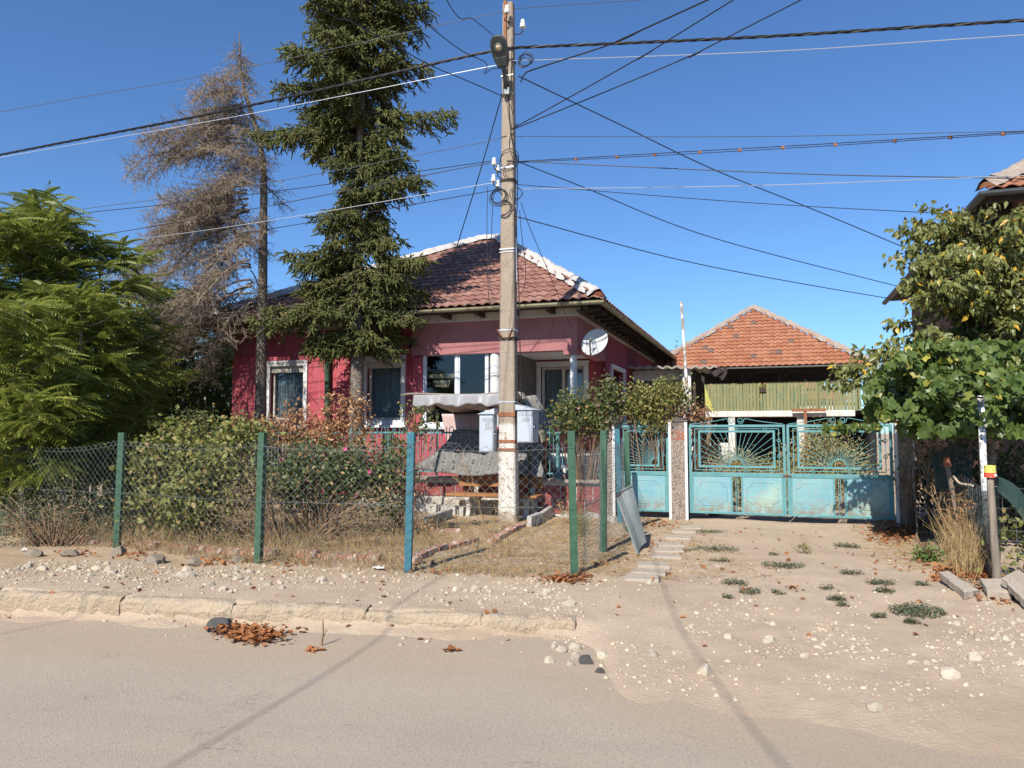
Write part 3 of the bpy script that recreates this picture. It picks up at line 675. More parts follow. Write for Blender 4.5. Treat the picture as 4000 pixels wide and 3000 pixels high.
for i in range(nb):
    if i in (17, 18): hh = zp1 - .42
    elif 19 <= i <= 28: hh = zp1 - .02
    else: hh = zp1 + random.uniform(-.03, .04) - (.06 if i < 17 else 0)
    if 20 <= i <= 21 and False: continue
    if 16 < i < 28 and i < 19: pass
    a = bt0 + i * bw; mb = MB(); tilt = random.uniform(-.006, .006)
    g_ = .008 + random.random() * .012
    if random.random() < .12: g_ += .02
    mb.prism([Vector((a + g_ / 2, WBn - .03 + random.uniform(-.006, .006), zp0 - random.uniform(0, .05))), Vector((a + bw - g_ / 2, WBn - .03, zp0 - random.uniform(0, .03))), Vector((a + bw - g_ / 2 + tilt, WBn - .03, hh)), Vector((a + g_ / 2 + tilt, WBn - .03, hh + random.uniform(-.012, .012)))], (0, .024, 0))
    mb.build('board', m_board, barn)
mb = MB(); mb.box((bt0, WBn + .01, zp0 + .15), (bt1, WBn + .06, zp0 + .25)); mb.box((bt0, WBn + .01, zp1 - .35), (bt1, WBn + .06, zp1 - .25)); mb.build('board_rail', m_dark, barn)
mb = MB(); mb.box((bt0 - .05, WBn - .05, zb0), (bt1 - .2, WBn + .3, zp0 - .002)); mb.build('loft_beam', m_limewash, barn, bevel=.02)
for x0, x1, nm in ((2846, 2872, 1), (3114, 3142, 1)):
    a, _ = L(x0, 1700, WBn); b, _ = L(x1, 1700, WBn); mb = MB(); mb.box((a, WBn - .02, 0), (b, WBn + .28, zb0 - .002)); mb.build('post', m_limewash, barn, bevel=.02)
a, _ = L(2805, 1700, WBn + .3); b, _ = L(2846, 1700, WBn + .3); mb = MB(); mb.box((a, WBn + .05, 0), (b, WBn + .2, .55 + .6)); mb.build('low_wall', m_limewash, barn)
mb = MB(); a, z_a = L(3146, 1600, WBn - .3); mb.box((a - .05, WBn - .3, .1), (a + .04, WBn - .22, z_a)); mb.box((a - .42, WBn - .32, z_a - .06), (a + .62, WBn - .2, z_a + .03)); mb.build('prop', m_rust, barn)
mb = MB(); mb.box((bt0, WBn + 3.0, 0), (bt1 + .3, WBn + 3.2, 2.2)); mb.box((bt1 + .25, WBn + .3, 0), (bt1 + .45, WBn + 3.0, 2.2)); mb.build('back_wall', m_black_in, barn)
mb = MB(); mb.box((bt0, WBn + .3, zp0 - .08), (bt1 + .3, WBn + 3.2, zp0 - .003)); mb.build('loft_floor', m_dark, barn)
ev = L(3050, 1428, WBn - .5)[1]; ap_t, _ = L(2946, 1300, WBn + 3.2); ap = Vector((ap_t, WBn + 3.2, L(2946, 1209, WBn + 3.2)[1]))
e0 = Vector((L(2545, 1430, WBn - .5)[0], WBn - .5, ev)); e1 = Vector((L(3392, 1428, WBn - .5)[0], WBn - .5, ev)); e2 = Vector((e1.x, WBn + 7, ev)); e3 = Vector((e0.x, WBn + 7, ev)); ap2 = ap + Vector((0, .3, 0))
mb = MB(); mb.add([e0, e1, e2, e3, ap, ap2], [(0, 1, 4), (1, 2, 5, 4), (2, 3, 5), (3, 0, 4, 5)]); dz = Vector((0, 0, -.08)); mb.add([p + dz for p in (e0, e1, e2, e3, ap, ap2)], [(4, 1, 0), (4, 5, 2, 1), (5, 3, 2), (5, 4, 0, 3)])
for p, q in ((e0, e1), (e1, e2), (e2, e3), (e3, e0)): mb.add([p, q, q + dz, p + dz], [(0, 3, 2, 1)])
broof = mb.build('roof', m_dark, barn)
tile_plane(broof, e0, e1, ap, ap, .205, .262, m_tile2, 300)
ridge(broof, e0 + Vector((0, 0, .03)), ap + Vector((0, 0, .03)), .09, 14, m_tile2, mat('grey_mortar', (.34, .28, .23), (.27, .22, .19), 7, rough=.95, bump=.7, bscale=18, bdist=.04), .06)
ridge(broof, e1 + Vector((0, 0, .03)), ap + Vector((0, 0, .03)), .09, 16, m_tile2, bpy.data.materials['grey_mortar'], .06)
gutter([(e0 + Vector((0, -.05, -.03)), sdF), (e1 + Vector((0, -.05, -.03)), sdF)], .045, m_steelgrey, barn)
for tt in np.linspace(bt0 + .1, bt1 - .1, 5):
    mb = MB(); mb.box((tt - .06, WBn + .08, zp0), (tt + .06, WBn + .2, ev - .05)); mb.bar((tt + .03, WBn + .15, zp1 + .1), (tt + .5, WBn + .15, ev - .1), .07, .07); mb.build('loft_post', m_dark, barn)
mb = MB(); mb.box((e0.x + .2, WBn + .05, ev - .18), (e1.x - .2, WBn + .2, ev - .06)); mb.build('tie_beam', m_dark, barn)

# ------------------------------------------------------------------ lean-to beside the house
WL = 8.6; TLn = TR + .02
lt0, zr = L(2513, 1445, WL); lt1 = L(2745, 1450, WL)[0]
lean = thing('lean_to', 'whitewashed lean-to with thin flat roof joined to the side of the red house', 'outbuilding', ((TLn + lt1) / 2, WL, 0))
m_asb = mat('old_roof_sheet', (.26, .23, .20), (.36, .33, .29), 14, rough=.95, bump=.8, bscale=30, bdist=.03, c3=(.12, .11, .1), s3=10)
mb = MB(); mb.box((TLn, WL, 0), (lt1 - .28, WL + .2, zr - .02)); mb.build('wall', m_inner, lean)
mb = MB(); mb.box((TLn, WL - .02, zr - .32), (lt1 - .3, WL - .002, zr - .03)); mb.build('fascia', m_white, lean)
c_t, _ = L(2684, 1550, WL - .4); mb = MB(); mb.box((c_t - .12, WL - .5, 0), (c_t + .12, WL - .26, zr - .03)); mb.box((c_t - .16, WL - .54, 1.0), (c_t + .16, WL - .22, 1.12)); mb.build('pier', m_white, lean, bevel=.01)
mb = MB(); mb.grid(lambda u, v: Vector((TLn + (lt1 + .45 - TLn) * u, WL - .75 + 2.4 * v, zr + .02 + .05 * v + .03 * math.sin(u * 60) * (1 if v < .5 else 1) - .06 * u)), 60, 3); mb.build('roof', m_asb, lean, solid=.05)
for k in range(9):                                        # glazed side wall of dark timber bars
    w_ = WL - .3 + k * .38; mb = MB(); mb.box((lt1 - .25, w_, 0), (lt1 - .17, w_ + .07, zr - .05)); mb.build('timber_post', m_dark, lean)
mb = MB(); mb.box((lt1 - .27, WL - .3, 1.0), (lt1 - .15, WL + 3.2, 1.12)); mb.box((lt1 - .245, WL - .29, 0), (lt1 - .2, WL + 3.2, 1.0)); mb.build('timber_rail', m_dark, lean)
mb = MB(); mb.box((lt1 - .215, WL - .2, 1.12), (lt1 - .209, WL + 3.2, zr - .1)); mb.build('glazing', m_glass, lean)
cl = MB(); cl.grid(lambda u, v: Vector((lt1 + .25 + .4 * u + .05 * math.sin(v * 5), WL - .7 + .05 * math.sin(u * 9), zr - .02 - .32 * v * (.5 + .5 * u) - .05 * u + .03 * math.sin(u * 14 + v * 5))), 12, 8)
cl = cl.build('roofing_felt', mat('torn_felt', (.035, .03, .03), (.05, .035, .035), 4, rough=.95), lean, solid=.01)
pb = MB(); p0 = Vector((L(2752, 1500, WL - .3)[0], WL - .3, L(2752, 1500, WL - .3)[1])); p1 = Vector((L(2790, 1613, WL - .3)[0], WL - .3, L(2790, 1613, WL - .3)[1])); p2 = Vector((L(2756, 1580, WL - .3)[0], WL - .3, L(2756, 1580, WL - .3)[1]))
yp = thing('yellow_panel', 'yellow-green sheet hanging askew beside the lean-to wall', 'panel', (p2.x, p2.y, p2.z)); pb.prism([p0, p2, p1], (0, .02, 0)); pb.build('sheet', mat('yellow_sheet', (.42, .40, .09), (.32, .33, .1), 5, rough=.7), yp)

# thin pole behind the gate post
fp = thing('flag_pole', 'thin tall wooden pole with flaking white paint behind the gate posts', 'pole', (L(2690, 1620, .7)[0], .7, 0))
mb = MB(); b_, t_ = L(2690, 1620, .7), L(2661, 1178, .7); mb.tube([(b_[0], .7, 0), (b_[0], .7, b_[1]), (t_[0], .7, t_[1])], [.035, .032, .024], 8); t = NT('flaking_pole'); c = t.mix(t.ramp(t.noise(7, 5), .45, .55), (.30, .24, .19), (.62, .60, .57)); mb.build('pole', t.fin(c, .9), fp)

# ------------------------------------------------------------------ neighbour's house at the right edge
nc = Vector((7.86, 12.05, 0)); nt_, nw_ = (nc - P0).dot(U), (nc - P0).dot(V)
neigh = thing('neighbour_house', 'tall brown brick house with dark gutter and tiled eave behind the fruit tree', 'house', (nt_ + 2, nw_ + 3, 0))
t = NT('brown_brick'); br = t.n('ShaderNodeTexBrick'); br.inputs['Scale'].default_value = 4; br.inputs['Color1'].default_value = (.16, .085, .06, 1); br.inputs['Color2'].default_value = (.22, .12, .085, 1); br.inputs['Mortar'].default_value = (.22, .18, .15, 1); br.inputs['Mortar Size'].default_value = .015
mp = t.n('ShaderNodeMapping'); mp.inputs['Rotation'].default_value = (math.pi / 2, 0, 0); t.l(t.tc.outputs['Object'], mp.inputs[0]); t.l(mp.outputs[0], br.inputs[0]); t.bump(t.noise(30), .4, .01); m_brick = t.fin(br.outputs[0], .9)
ze = 5.5; ta, wa = nt_ + .6, nw_ + .6
mb = MB(); mb.box((ta, wa, 0), (ta + 6, wa + 10, ze + .1)); mb.build('wall', m_brick, neigh)
mb = MB(); mb.box((ta - .06, wa - .06, 2.62), (ta + 6, wa + .0, 2.75)); mb.build('string_course', m_oldwood, neigh)
ne0, ne1, ne3 = Vector((nt_, nw_, ze)), Vector((nt_ + 8, nw_, ze)), Vector((nt_, nw_ + 11, ze)); nap = Vector((nt_ + 4, nw_ + 4.5, ze + 2.6)); ne2 = Vector((nt_ + 8, nw_ + 11, ze)); nap2 = Vector((nt_ + 4, nw_ + 7, ze + 2.6))
mb = MB(); mb.add([ne0, ne1, ne2, ne3, nap, nap2], [(0, 1, 4), (1, 2, 5, 4), (2, 3, 5), (3, 0, 4, 5), (0, 3, 2, 1)]); nroof = mb.build('roof', m_dark, neigh)
tile_plane(nroof, ne0, ne1, nap, nap, .22, .34, m_tile2, 60)
ridge(nroof, ne0 + Vector((0, 0, .03)), nap + Vector((0, 0, .03)), .1, 18, m_tile2, bpy.data.materials['grey_mortar'], .1)
gutter([(ne3 + Vector((-.06, 0, -.03)), Vector((-1, 0, 0))), (ne0 + Vector((-.06, -.06, -.04)), Vector((-1, -1, 0))), (ne1 + Vector((0, -.06, -.02)), sdF)], .075, m_lamp, neigh)
for i in range(12): mb = MB(); w_ = nw_ + .15 + i * .8; mb.box((nt_ + .05, w_, ze - .16), (ta, w_ + .1, ze - .02)); mb.build('rafter', m_dark, neigh)

# houses and trees far behind the barn
for (px, py, d, wdt, lab) in ((3080, 1490, 46, 7, 'far house with pale red tiled roof seen through the barn loft gap'), (2830, 1492, 52, 6, 'distant low house with red roof left of the loft gap')):
    p = at(px, 1690, d); fh = thing('far_house', lab, 'house', (p.x, p.y, 0), frame=False)
    zr_ = at(px, py, d).z + .5; mb = MB(); mb.box((p.x - wdt / 2, p.y, 0), (p.x + wdt / 2, p.y + 6, zr_ - 1.6)); mb.build('wall', m_limewash, fh)
    mb = MB(); x0, x1 = p.x - wdt / 2 - .4, p.x + wdt / 2 + .4; mb.add([(x0, p.y - .4, zr_ - 1.6), (x1, p.y - .4, zr_ - 1.6), (x1, p.y + 6.4, zr_ - 1.6), (x0, p.y + 6.4, zr_ - 1.6), (x0 + 1.6, p.y + 3, zr_), (x1 - 1.6, p.y + 3, zr_)], [(0, 1, 5, 4), (1, 2, 5), (2, 3, 4, 5), (3, 0, 4), (0, 3, 2, 1)]); mb.build('roof', m_tile2, fh)

# ------------------------------------------------------------------ street wall: plinth, red tiles, coping, teal railing
ZPL = .66; PT0, PT1 = L(1400, 1900, 0)[0], L(2345, 1800, 0)[0]
m_redtile = mat('red_tile', (.165, .036, .034), (.21, .055, .05), 5, rough=.7, c3=(.25, .11, .10), s3=9, obj=.22, bump=.2, bscale=20)
m_rubble = mat('rubble_base', (.34, .30, .25), (.46, .42, .35), 9, rough=.95, bump=1, bscale=12, bdist=.08, c3=(.2, .17, .14), s3=7)
m_grout = mat('white_grout', (.50, .47, .45), (.42, .38, .36), 6, rough=.9)
m_coping = mat('old_coping', (.25, .21, .18), (.33, .27, .24), 5, rough=.95, bump=.5)
rail = thing('teal_railing', 'teal iron railing with hooked bar tops on a red tiled plinth', 'fence', (PT0, 0, 0))
mb = MB(); mb.box((PT0, .02, 0), (PT1, .3, ZPL - .06)); mb.build('plinth', m_grout, rail)
TSEP = L(2085, 1900, 0)[0]
mb = MB(); mb.grid(lambda u, v: Vector((PT0 + (TSEP - PT0) * u, -.02 - .06 * (1 - v) + .05 * mnoise.noise(Vector((u * 22, v * 3, 2))), -.02 + .30 * v)), 60, 6); mb.build('rubble_base', m_rubble, rail, solid=.03)
tw, th = .295, .255; tile = MB(); tile.box((0, 0, 0), (tw - .018, .02, th - .016)); tme = tile.mesh('wall_tile', m_redtile)
for row in range(2):
    z0 = ZPL - .07 - (row + 1) * th - (.03 if row == 0 else .03)
    x = PT0 + (.0 if row == 0 else -.15) + .02
    while x < PT1 - .1:
        if row == 0 or x > TSEP - .05:
            link('wall_tile', tme, rail, (max(x, PT0), 0.001 + random.uniform(0, .003), z0))
        x += tw
for a, b in ((PT0, TSEP - .6), (TSEP - .59, TSEP + .7), (TSEP + .71, PT1)):
    mb = MB(); mb.box((a, -.07, ZPL - .06), (b - .006, .34, ZPL + random.uniform(-.004, .004))); mb.build('coping_stone', m_coping, rail, bevel=.015)
FT0 = L(405, 1690, 0)[0]; FT1 = PT1 - .02; ZR = 1.50
mb = MB(); mb.box((FT0, .13, ZR - .015), (FT1, .155, ZR + .018)); mb.box((FT0, .13, .74), (FT1, .155, .77)); mb.build('rail', m_teal, rail)
def picket(kind):
    mb = MB(); z0 = .70
    if kind == 0: mb.tube([(0, 0, z0), (0, 0, ZR + .11)], .0085, 6)
    else:
        s = kind; mb.tube([(0, 0, z0), (0, 0, ZR + .05), (s * .004, 0, ZR + .08), (s * .018, 0, ZR + .102), (s * .04, 0, ZR + .11)], .0085, 6)
    return mb.mesh('picket', m_teal)
pm = {k: picket(k) for k in (0, 1, -1)}; x = FT0; i = 0
while x < FT1:
    k = (1, -1, 0)[i % 3] if False else ((0, 1, -1)[i % 3]); link('picket', pm[k], rail, (x, .118, random.uniform(-.01, .01)), (random.uniform(-.01, .01), random.uniform(-.012, .012), 0)); x += .083; i += 1
for px in (700, 1180, 1520, 1800, 2180):
    a = L(px, 1750, .2)[0]; mb = MB(); mb.tube([(a, .2, 0), (a, .2, ZR + .02)], .04, 10); mb.build('post', m_teal, rail)
# mottled stone pillar at the left end
a = L(385, 1750, 0)[0]; pil = thing('stone_pillar', 'rough mottled concrete pillar beside the ailanthus thicket', 'pillar', (a, 0, 0))
m_pebble = None
t = NT('pebble_dash'); v_ = t.vor(52); c = t.mix(t.ramp(v_, .25, .5), (.44, .37, .31), (.13, .105, .09)); c = t.mix(t.ramp(t.noise(30, 4), .4, .62, 0, .6), c, (.34, .27, .22))
z_ = t.xyz()[2]; c = t.mix(t.math('MULTIPLY', t.ramp(z_, 1.35, 1.62), t.ramp(t.noise(9, 4), .35, .6)), c, (.10, .09, .08)); t.bump(t.noise(70), .6, .02); m_pebble = t.fin(c, .95)
mb = MB(); mb.box((a - .2, -.05, 0), (a + .2, .3, 1.72)); mb.build('shaft', m_pebble, pil, bevel=.03)

# ------------------------------------------------------------------ gate posts and gates
def gpost(px0, px1, pytop, lab, number=None, cap='flat'):
    a, b = L(px0, 1800, -.02)[0], L(px1, 1800, -.02)[0]; zt = L((px0 + px1) / 2, pytop, 0)[1]
    g_ = thing('gate_post', lab, 'post', ((a + b) / 2, 0, 0))
    mb = MB(); mb.box((a + .035, -.02, -.05), (b - .035, .28, zt)); mb.build('shaft', m_pebble, g_)
    mb = MB(); mb.box((a, -.032, -.05), (a + .045, .02, zt - .005)); mb.box((b - .045, -.032, -.05), (b, .02, zt - .005)); mb.build('white_edge', m_white, g_)
    m_cap = mat('blackened_cap', (.07, .06, .055), (.16, .14, .12), 9, rough=.95, bump=.6)
    if cap == 'ball':
        mb = MB(); mb.lathe([(.21, zt + .001), (.2, zt + .05), (.17, zt + .11), (.1, zt + .165), (.01, zt + .18)], ((a + b) / 2 + .05, .12, 0), 14); mb.build('cap', m_cap, g_, smooth=True)
    else:
        mb = MB(); mb.box((a - .01, -.04, zt + .001), (b + .01, .3, zt + .035)); mb.box((a + .06, .02, zt + .036), (b - .06, .24, zt + .075)); mb.build('cap', m_cap, g_, bevel=.01)
    if number:
        me = text_mesh(number, .21, m_brownink, 0, .001, 'CENTER', .008); link('number', me, g_, ((a + b) / 2, -.024, zt - .30), (math.pi / 2, 0, 0))
    return a, b
pA = gpost(2346, 2402, 1655, 'pebble-dashed gate post with dark domed cap beside the blue fence stake', None, 'ball')
pB = gpost(2612, 2686, 1648, 'pebble-dashed gate post with white edges and a brown painted number', '128')
pC = gpost(3496, 3574, 1652, 'shaded pebble-dashed gate post overhung by vine leaves')
GZ = dict(top=L(2880, 1659, 0)[1], it=L(2880, 1681, 0)[1], ib=L(2880, 1828, 0)[1], rail=L(2880, 1852, 0)[1], bot=L(2880, 2012, 0)[1])
def circ(c, r, n=16, a0=0, a1=2 * math.pi, y=0.0):
    return [Vector((c[0] + r * math.cos(a0 + (a1 - a0) * k / n), y, c[1] + r * math.sin(a0 + (a1 - a0) * k / n))) for k in range(n + 1)]
def gate_leaf(name, lab, ta, tb, sun, panels, scroll, sag=0.0):
    zt, it, ib, rl, bt = (GZ[k] for k in ('top', 'it', 'ib', 'rail', 'bot')); w0 = .1
    g_ = thing(name, lab, 'gate', (ta, w0, bt))
    Wd = tb - ta
    def bx(mb, x0, x1, z0, z1, y0=w0 - .02, y1=w0 + .02): mb.box((ta + x0, y0, z0), (ta + x1, y1, z1))
    mb = MB(); fr_ = .042
    bx(mb, 0, fr_, bt, zt); bx(mb, Wd - fr_, Wd, bt, zt); bx(mb, fr_, Wd - fr_, zt - fr_, zt, w0 - .018, w0 + .018); bx(mb, fr_, Wd - fr_, bt, bt + .04, w0 - .018, w0 + .018); bx(mb, fr_, Wd - fr_, rl - .05, rl + .02, w0 - .018, w0 + .018)
    mb.build('frame', m_teal, g_, bevel=.004)
    i0, i1 = .16, Wd - .16
    mb = MB(); b2 = .035
    bx(mb, i0, i0 + b2, ib, it, w0 - .012, w0 + .012); bx(mb, i1 - b2, i1, ib, it, w0 - .012, w0 + .012); bx(mb, i0 + b2, i1 - b2, ib, ib + b2, w0 - .01, w0 + .01); bx(mb, i0 + b2, i1 - b2, it - b2, it, w0 - .01, w0 + .01)
    mb.build('inner_frame', m_teal, g_)
    # thin line between the frames with rings
    mb = MB(); za, zb = (zt - fr_ + it) / 2, (rl + .02 + ib) / 2; x0, x1 = (fr_ + i0) / 2, (Wd - fr_ + i1) / 2
    for p, q in (((x0, za), (x1, za)), ((x0, zb), (x1, zb)), ((x0, zb), (x0, za)), ((x1, zb), (x1, za))): mb.bar((ta + p[0], w0, p[1]), (ta + q[0], w0, q[1]), .012, .012)
    mb.build('line_bar', m_teal, g_)
    rings = [(f * Wd, za) for f in ((.2, .5, .8) if panels == 2 else (.35, .7))] + [(f * Wd, zb) for f in ((.25, .6, .85) if panels == 2 else (.4,))] + [(x0, zb + (za - zb) * f) for f in (.35, .72)] + [(x1, zb + (za - zb) * f) for f in (.35, .72)]
    for rx, rz in rings: mb = MB(); mb.tube(circ((ta + rx, rz), .027, 14, y=w0 - .005)[:-1], .006, 5, closed=True); mb.build('ring', m_teal, g_)
    # rising sun of rays
    if sun == 'half': c = (ta + Wd / 2, ib + b2); angs = np.linspace(Rd(5), Rd(175), 21); rr = .115
    else: c = (ta + i1 - b2, ib + b2); angs = np.linspace(Rd(94), Rd(176), 14); rr = .12
    mb = MB(); mb.tube(circ(c, rr, 18, 0 if sun == 'half' else math.pi / 2, math.pi, w0), .011, 6); mb.build('sun_arc', m_teal, g_)
    for a_ in angs:
        dx, dz = math.cos(a_), math.sin(a_); lim = 9
        if dx > 1e-3: lim = min(lim, (ta + i1 - b2 - c[0]) / dx)
        if dx < -1e-3: lim = min(lim, (ta + i0 + b2 - c[0]) / dx)
        if dz > 1e-3: lim = min(lim, (it - b2 - c[1]) / dz)
        mb = MB(); mb.tube([(c[0] + dx * rr, w0, c[1] + dz * rr), (c[0] + dx * lim, w0, c[1] + dz * lim)], .0048, 5); mb.build('ray', m_teal, g_)
    # lower sheet panels with pressed outline
    pz0, pz1 = bt + .04, rl - .05; gap = .07
    if panels == 2: xs_ = [(fr_, Wd / 2 - gap), (Wd / 2 + gap, Wd - fr_)]
    else: xs_ = [(fr_, Wd - fr_)]
    for (x0, x1) in xs_:
        mb = MB(); mb.grid(lambda u, v: Vector((ta + x0 + (x1 - x0) * u, w0 - .008 + .006 * mnoise.noise(Vector((ta * 3 + x0 + u * 2.4, v * 2.2, 3))), pz0 + (pz1 - pz0) * v)), 16, 14)
        pn = mb.build('panel', m_sheet, g_, solid=.004)
        m_ = .09; r_ = .085; xa, xb, z0, z1 = ta + x0 + m_, ta + x1 - m_, pz0 + m_ * 1.1, pz1 - m_
        pts = []
        for cx_, cz_, a0 in ((xa, z0, math.pi / 2), (xb, z0, math.pi), (xb, z1, math.pi * 1.5), (xa, z1, math.pi * 2)):
            pts += [Vector((cx_ + r_ * math.cos(a0 - math.pi / 2 * k / 6), w0 - .012, cz_ + r_ * math.sin(a0 - math.pi / 2 * k / 6))) for k in range(7)]
        mb = MB(); mb.tube(pts, .0045, 5, closed=True); mb.build('pressed_line', m_sheet, pn)
        for sx_ in ((x0 - .001, x0 + .03), (x1 - .03, x1 + .001)): mb = MB(); bx(mb, *sx_, pz0, pz1, w0 - .014, w0 + .014); mb.build('stile', m_teal, g_)
    if panels == 2:
        for s_ in (-.016, .016): mb = MB(); mb.bar((ta + Wd / 2 + s_, w0, pz0), (ta + Wd / 2 + s_, w0, pz1), .01, .01); mb.build('bar', m_teal, g_)
        mb = MB(); mb.tube(circ((ta + Wd / 2, (pz0 + pz1) / 2), .03, 14, y=w0 - .004)[:-1], .007, 5, closed=True); mb.build('ring', m_teal, g_)
    if scroll:                                            # S curves with spirals over the top rail
        cxs = ta + Wd * .5
        for s_ in (-1, 1):
            sp = [Vector((cxs + s_ * (.075 + (.02 + .035 * k / 22) * math.cos(math.pi * 1.1 + k * .42)), w0, zt + .07 + (.02 + .035 * k / 22) * math.sin(math.pi * 1.1 + k * .42))) for k in range(23)]
            ends = [Vector((ta + Wd * (.5 + s_ * .25), w0, zt + .055)), Vector((ta + Wd * (.5 + s_ * .48), w0, zt + .01))]
            mb = MB(); mb.tube(spline([sp[-1] + Vector((0, 0, 0)), Vector((cxs + s_ * .16, w0, zt + .10))] + ends, 6), .0065, 5); mb.tube(sp, .0065, 5); mb.build('scroll', m_teal, g_)
    return g_
mid = L(3072, 1800, .1)[0]
gate_leaf('gate_leaf', 'teal sheet and bar gate leaf between the numbered post and the gate latch', pB[1] + .012, mid - .01, 'half', 2, True)
gate_leaf('gate_leaf', 'teal gate leaf with flaking paint hung on the vine-shaded post', mid + .01, pC[0] - .012, 'half', 2, True)
gate_leaf('garden_gate', 'single teal garden gate with quarter-sun bars next to the numbered post', pA[1] + .03, pB[0] - .012, 'quarter', 1, True)
lt = thing('gate_latch', 'rusty chain latch joining the two teal gate leaves', 'latch', (mid, .05, GZ['rail']))
mb = MB(); 
for k in range(5): mb.tube([Vector((mid - .05 + k * .026 + .016 * math.cos(a_), .055 + (.012 * math.sin(a_) if k % 2 else 0), GZ['rail'] - .01 + (0 if k % 2 else .014 * math.sin(a_)))) for a_ in np.linspace(0, 2 * math.pi, 9)[:-1]], .005, 5, closed=True)
mb.build('chain', m_rust, lt)

# ------------------------------------------------------------------ chain link fence along the verge
FPS = [(-8.4, 10.35), None, None, None, None]
pp = [G(448, 2150), G(1003, 2209), G(1591, 2237), G(2246, 2252)]
ext_p = pp[0] + (pp[0] - pp[1]).normalized() * 2.45
fence_pts = [ext_p] + pp
clf = thing('chain_link_fence', 'galvanised chain-link fence on green and blue box posts along the verge', 'fence', tuple(pp[2]), frame=False)
for i, p in enumerate(fence_pts):
    q = fence_pts[min(i + 1, 4)] - fence_pts[max(i - 1, 0)]; an = math.atan2(q.y, q.x)
    mb = MB(); zb = zg1(p.x, p.y) - .05; rot = Matrix.Rotation(an + (.5 if i == 1 else .12), 3, 'Z'); lean_ = Vector(((.03, .02, .02, .025, -.03)[i], 0, 0)); h = (1.5, 1.5, 1.5, 1.5, 1.52)[i]
    c = Vector((p.x, p.y + .05, 0)); s_ = .038
    vsx = [c + rot @ Vector((sx * s_, sy * s_, 0)) + Vector((0, 0, z)) + (lean_ if z > 1 else Vector((0, 0, 0))) for z in (zb, h) for sx, sy in ((-1, -1), (1, -1), (1, 1), (-1, 1))]
    mb.add(vsx, [(3, 2, 1, 0), (4, 5, 6, 7), (0, 1, 5, 4), (1, 2, 6, 5), (2, 3, 7, 6), (3, 0, 4, 7)]); o = mb.build('post', m_bluepost if i == 3 else m_greenpost, clf, bevel=.004)
    if i == 3: o['label'] = 'blue painted box post'
segs0, segs1 = [], []; cw = .098; chh = .094; NZ = 14
def fence_pt(s, zfrac, base_pts, lens, topz, nrm_off=0.0):
    k = 0
    while k < len(lens) - 2 and s > lens[k + 1]: k += 1
    f = (s - lens[k]) / (lens[k + 1] - lens[k]); p = base_pts[k].lerp(base_pts[k + 1], f); d = (base_pts[k + 1] - base_pts[k]).normalized(); nn = Vector((d.y, -d.x, 0))
    sg = math.sin(f * math.pi) * .05 * (1 if zfrac > .5 else 0) * (2.2 if k == 0 else 1); wob = .02 * mnoise.noise(Vector((s * 1.7, zfrac * 2, 0)))
    zb = zg1(p.x, p.y) + .01; z = zb + (topz - zb) * zfrac - sg * zfrac
    return p + nn * (nrm_off + wob) + Vector((wob * .5, 0, z))
lens = [0.0]
for a, b in zip(fence_pts[:-1], fence_pts[1:]): lens.append(lens[-1] + (b - a).length)
ncol = int(lens[-1] / cw); P_ = {}
for i in range(ncol * 2 + 1):
    for j in range(NZ * 2 + 1):
        if (i + j) % 2 == 0: P_[i, j] = np.array(fence_pt(i * cw / 2, j / (NZ * 2), fence_pts, lens, 1.41, .003 if (i // 2 + j) % 2 else -.003))
for (i, j), p in P_.items():
    for di in (1, -1):
        if (i + di, j + 1) in P_: segs0.append(p); segs1.append(P_[i + di, j + 1])
for i in range(0, ncol * 2 + 1, 2):                       # twisted wire ends above the top row
    if (i, NZ * 2) in P_:
        p = P_[i, NZ * 2]; segs0 += [p, p]; segs1 += [p + np.array((.028, 0, -.035 + .012)), p + np.array((-.028, 0, -.03))]
v, f = sticks(np.array(segs0), np.array(segs1), .0016, .0016); np_mesh('wire_mesh', v, f, m_wire_green, clf)
for zf_ in (.955, .5):
    mb = MB(); mb.tube([fence_pt(s, zf_, fence_pts, lens, 1.41) for s in np.linspace(0, lens[-1], 60)], .0022, 4); mb.build('tension_wire', m_wire, clf)
# chicken wire side fence running back to the gate
sp_ = [pp[3] + Vector((.03, .05, 0)), G(2356, 2147), Vector((1.70, 11.3, 0)), Vector((1.80, 12.3, 0))]
ckf = thing('chicken_wire_fence', 'limp chicken-wire fence on slim stakes running back to the garden gate', 'fence', tuple(sp_[1]), frame=False)
for p, m_, h, lx, nm in ((sp_[1], m_greenpost, 1.53, .02, 0), (sp_[2] + Vector((.06, 0, 0)), m_greenpost, 1.52, -.02, 0), (sp_[3] + Vector((-.02, 0, 0)), m_bluepost, 1.56, -.04, 1)):
    mb = MB(); zb = zg1(p.x, p.y) - .05; s_ = .042; rot = Matrix.Rotation(-.25, 3, 'Z')
    vsx = [Vector((p.x, p.y, 0)) + rot @ Vector((sx * s_, sy * s_, 0)) + Vector((lx if z > 1 else 0, 0, z)) for z in (zb, h) for sx, sy in ((-1, -1), (1, -1), (1, 1), (-1, 1))]
    mb.add(vsx, [(3, 2, 1, 0), (4, 5, 6, 7), (0, 1, 5, 4), (1, 2, 6, 5), (2, 3, 7, 6), (3, 0, 4, 7)]); mb.build('post', m_, ckf, bevel=.004)
lens2 = [0.0]
for a, b in zip(sp_[:-1], sp_[1:]): lens2.append(lens2[-1] + (b - a).length)
hx, hz = .052, .042; S0, S1 = [], []
nr = int(1.36 / hz)
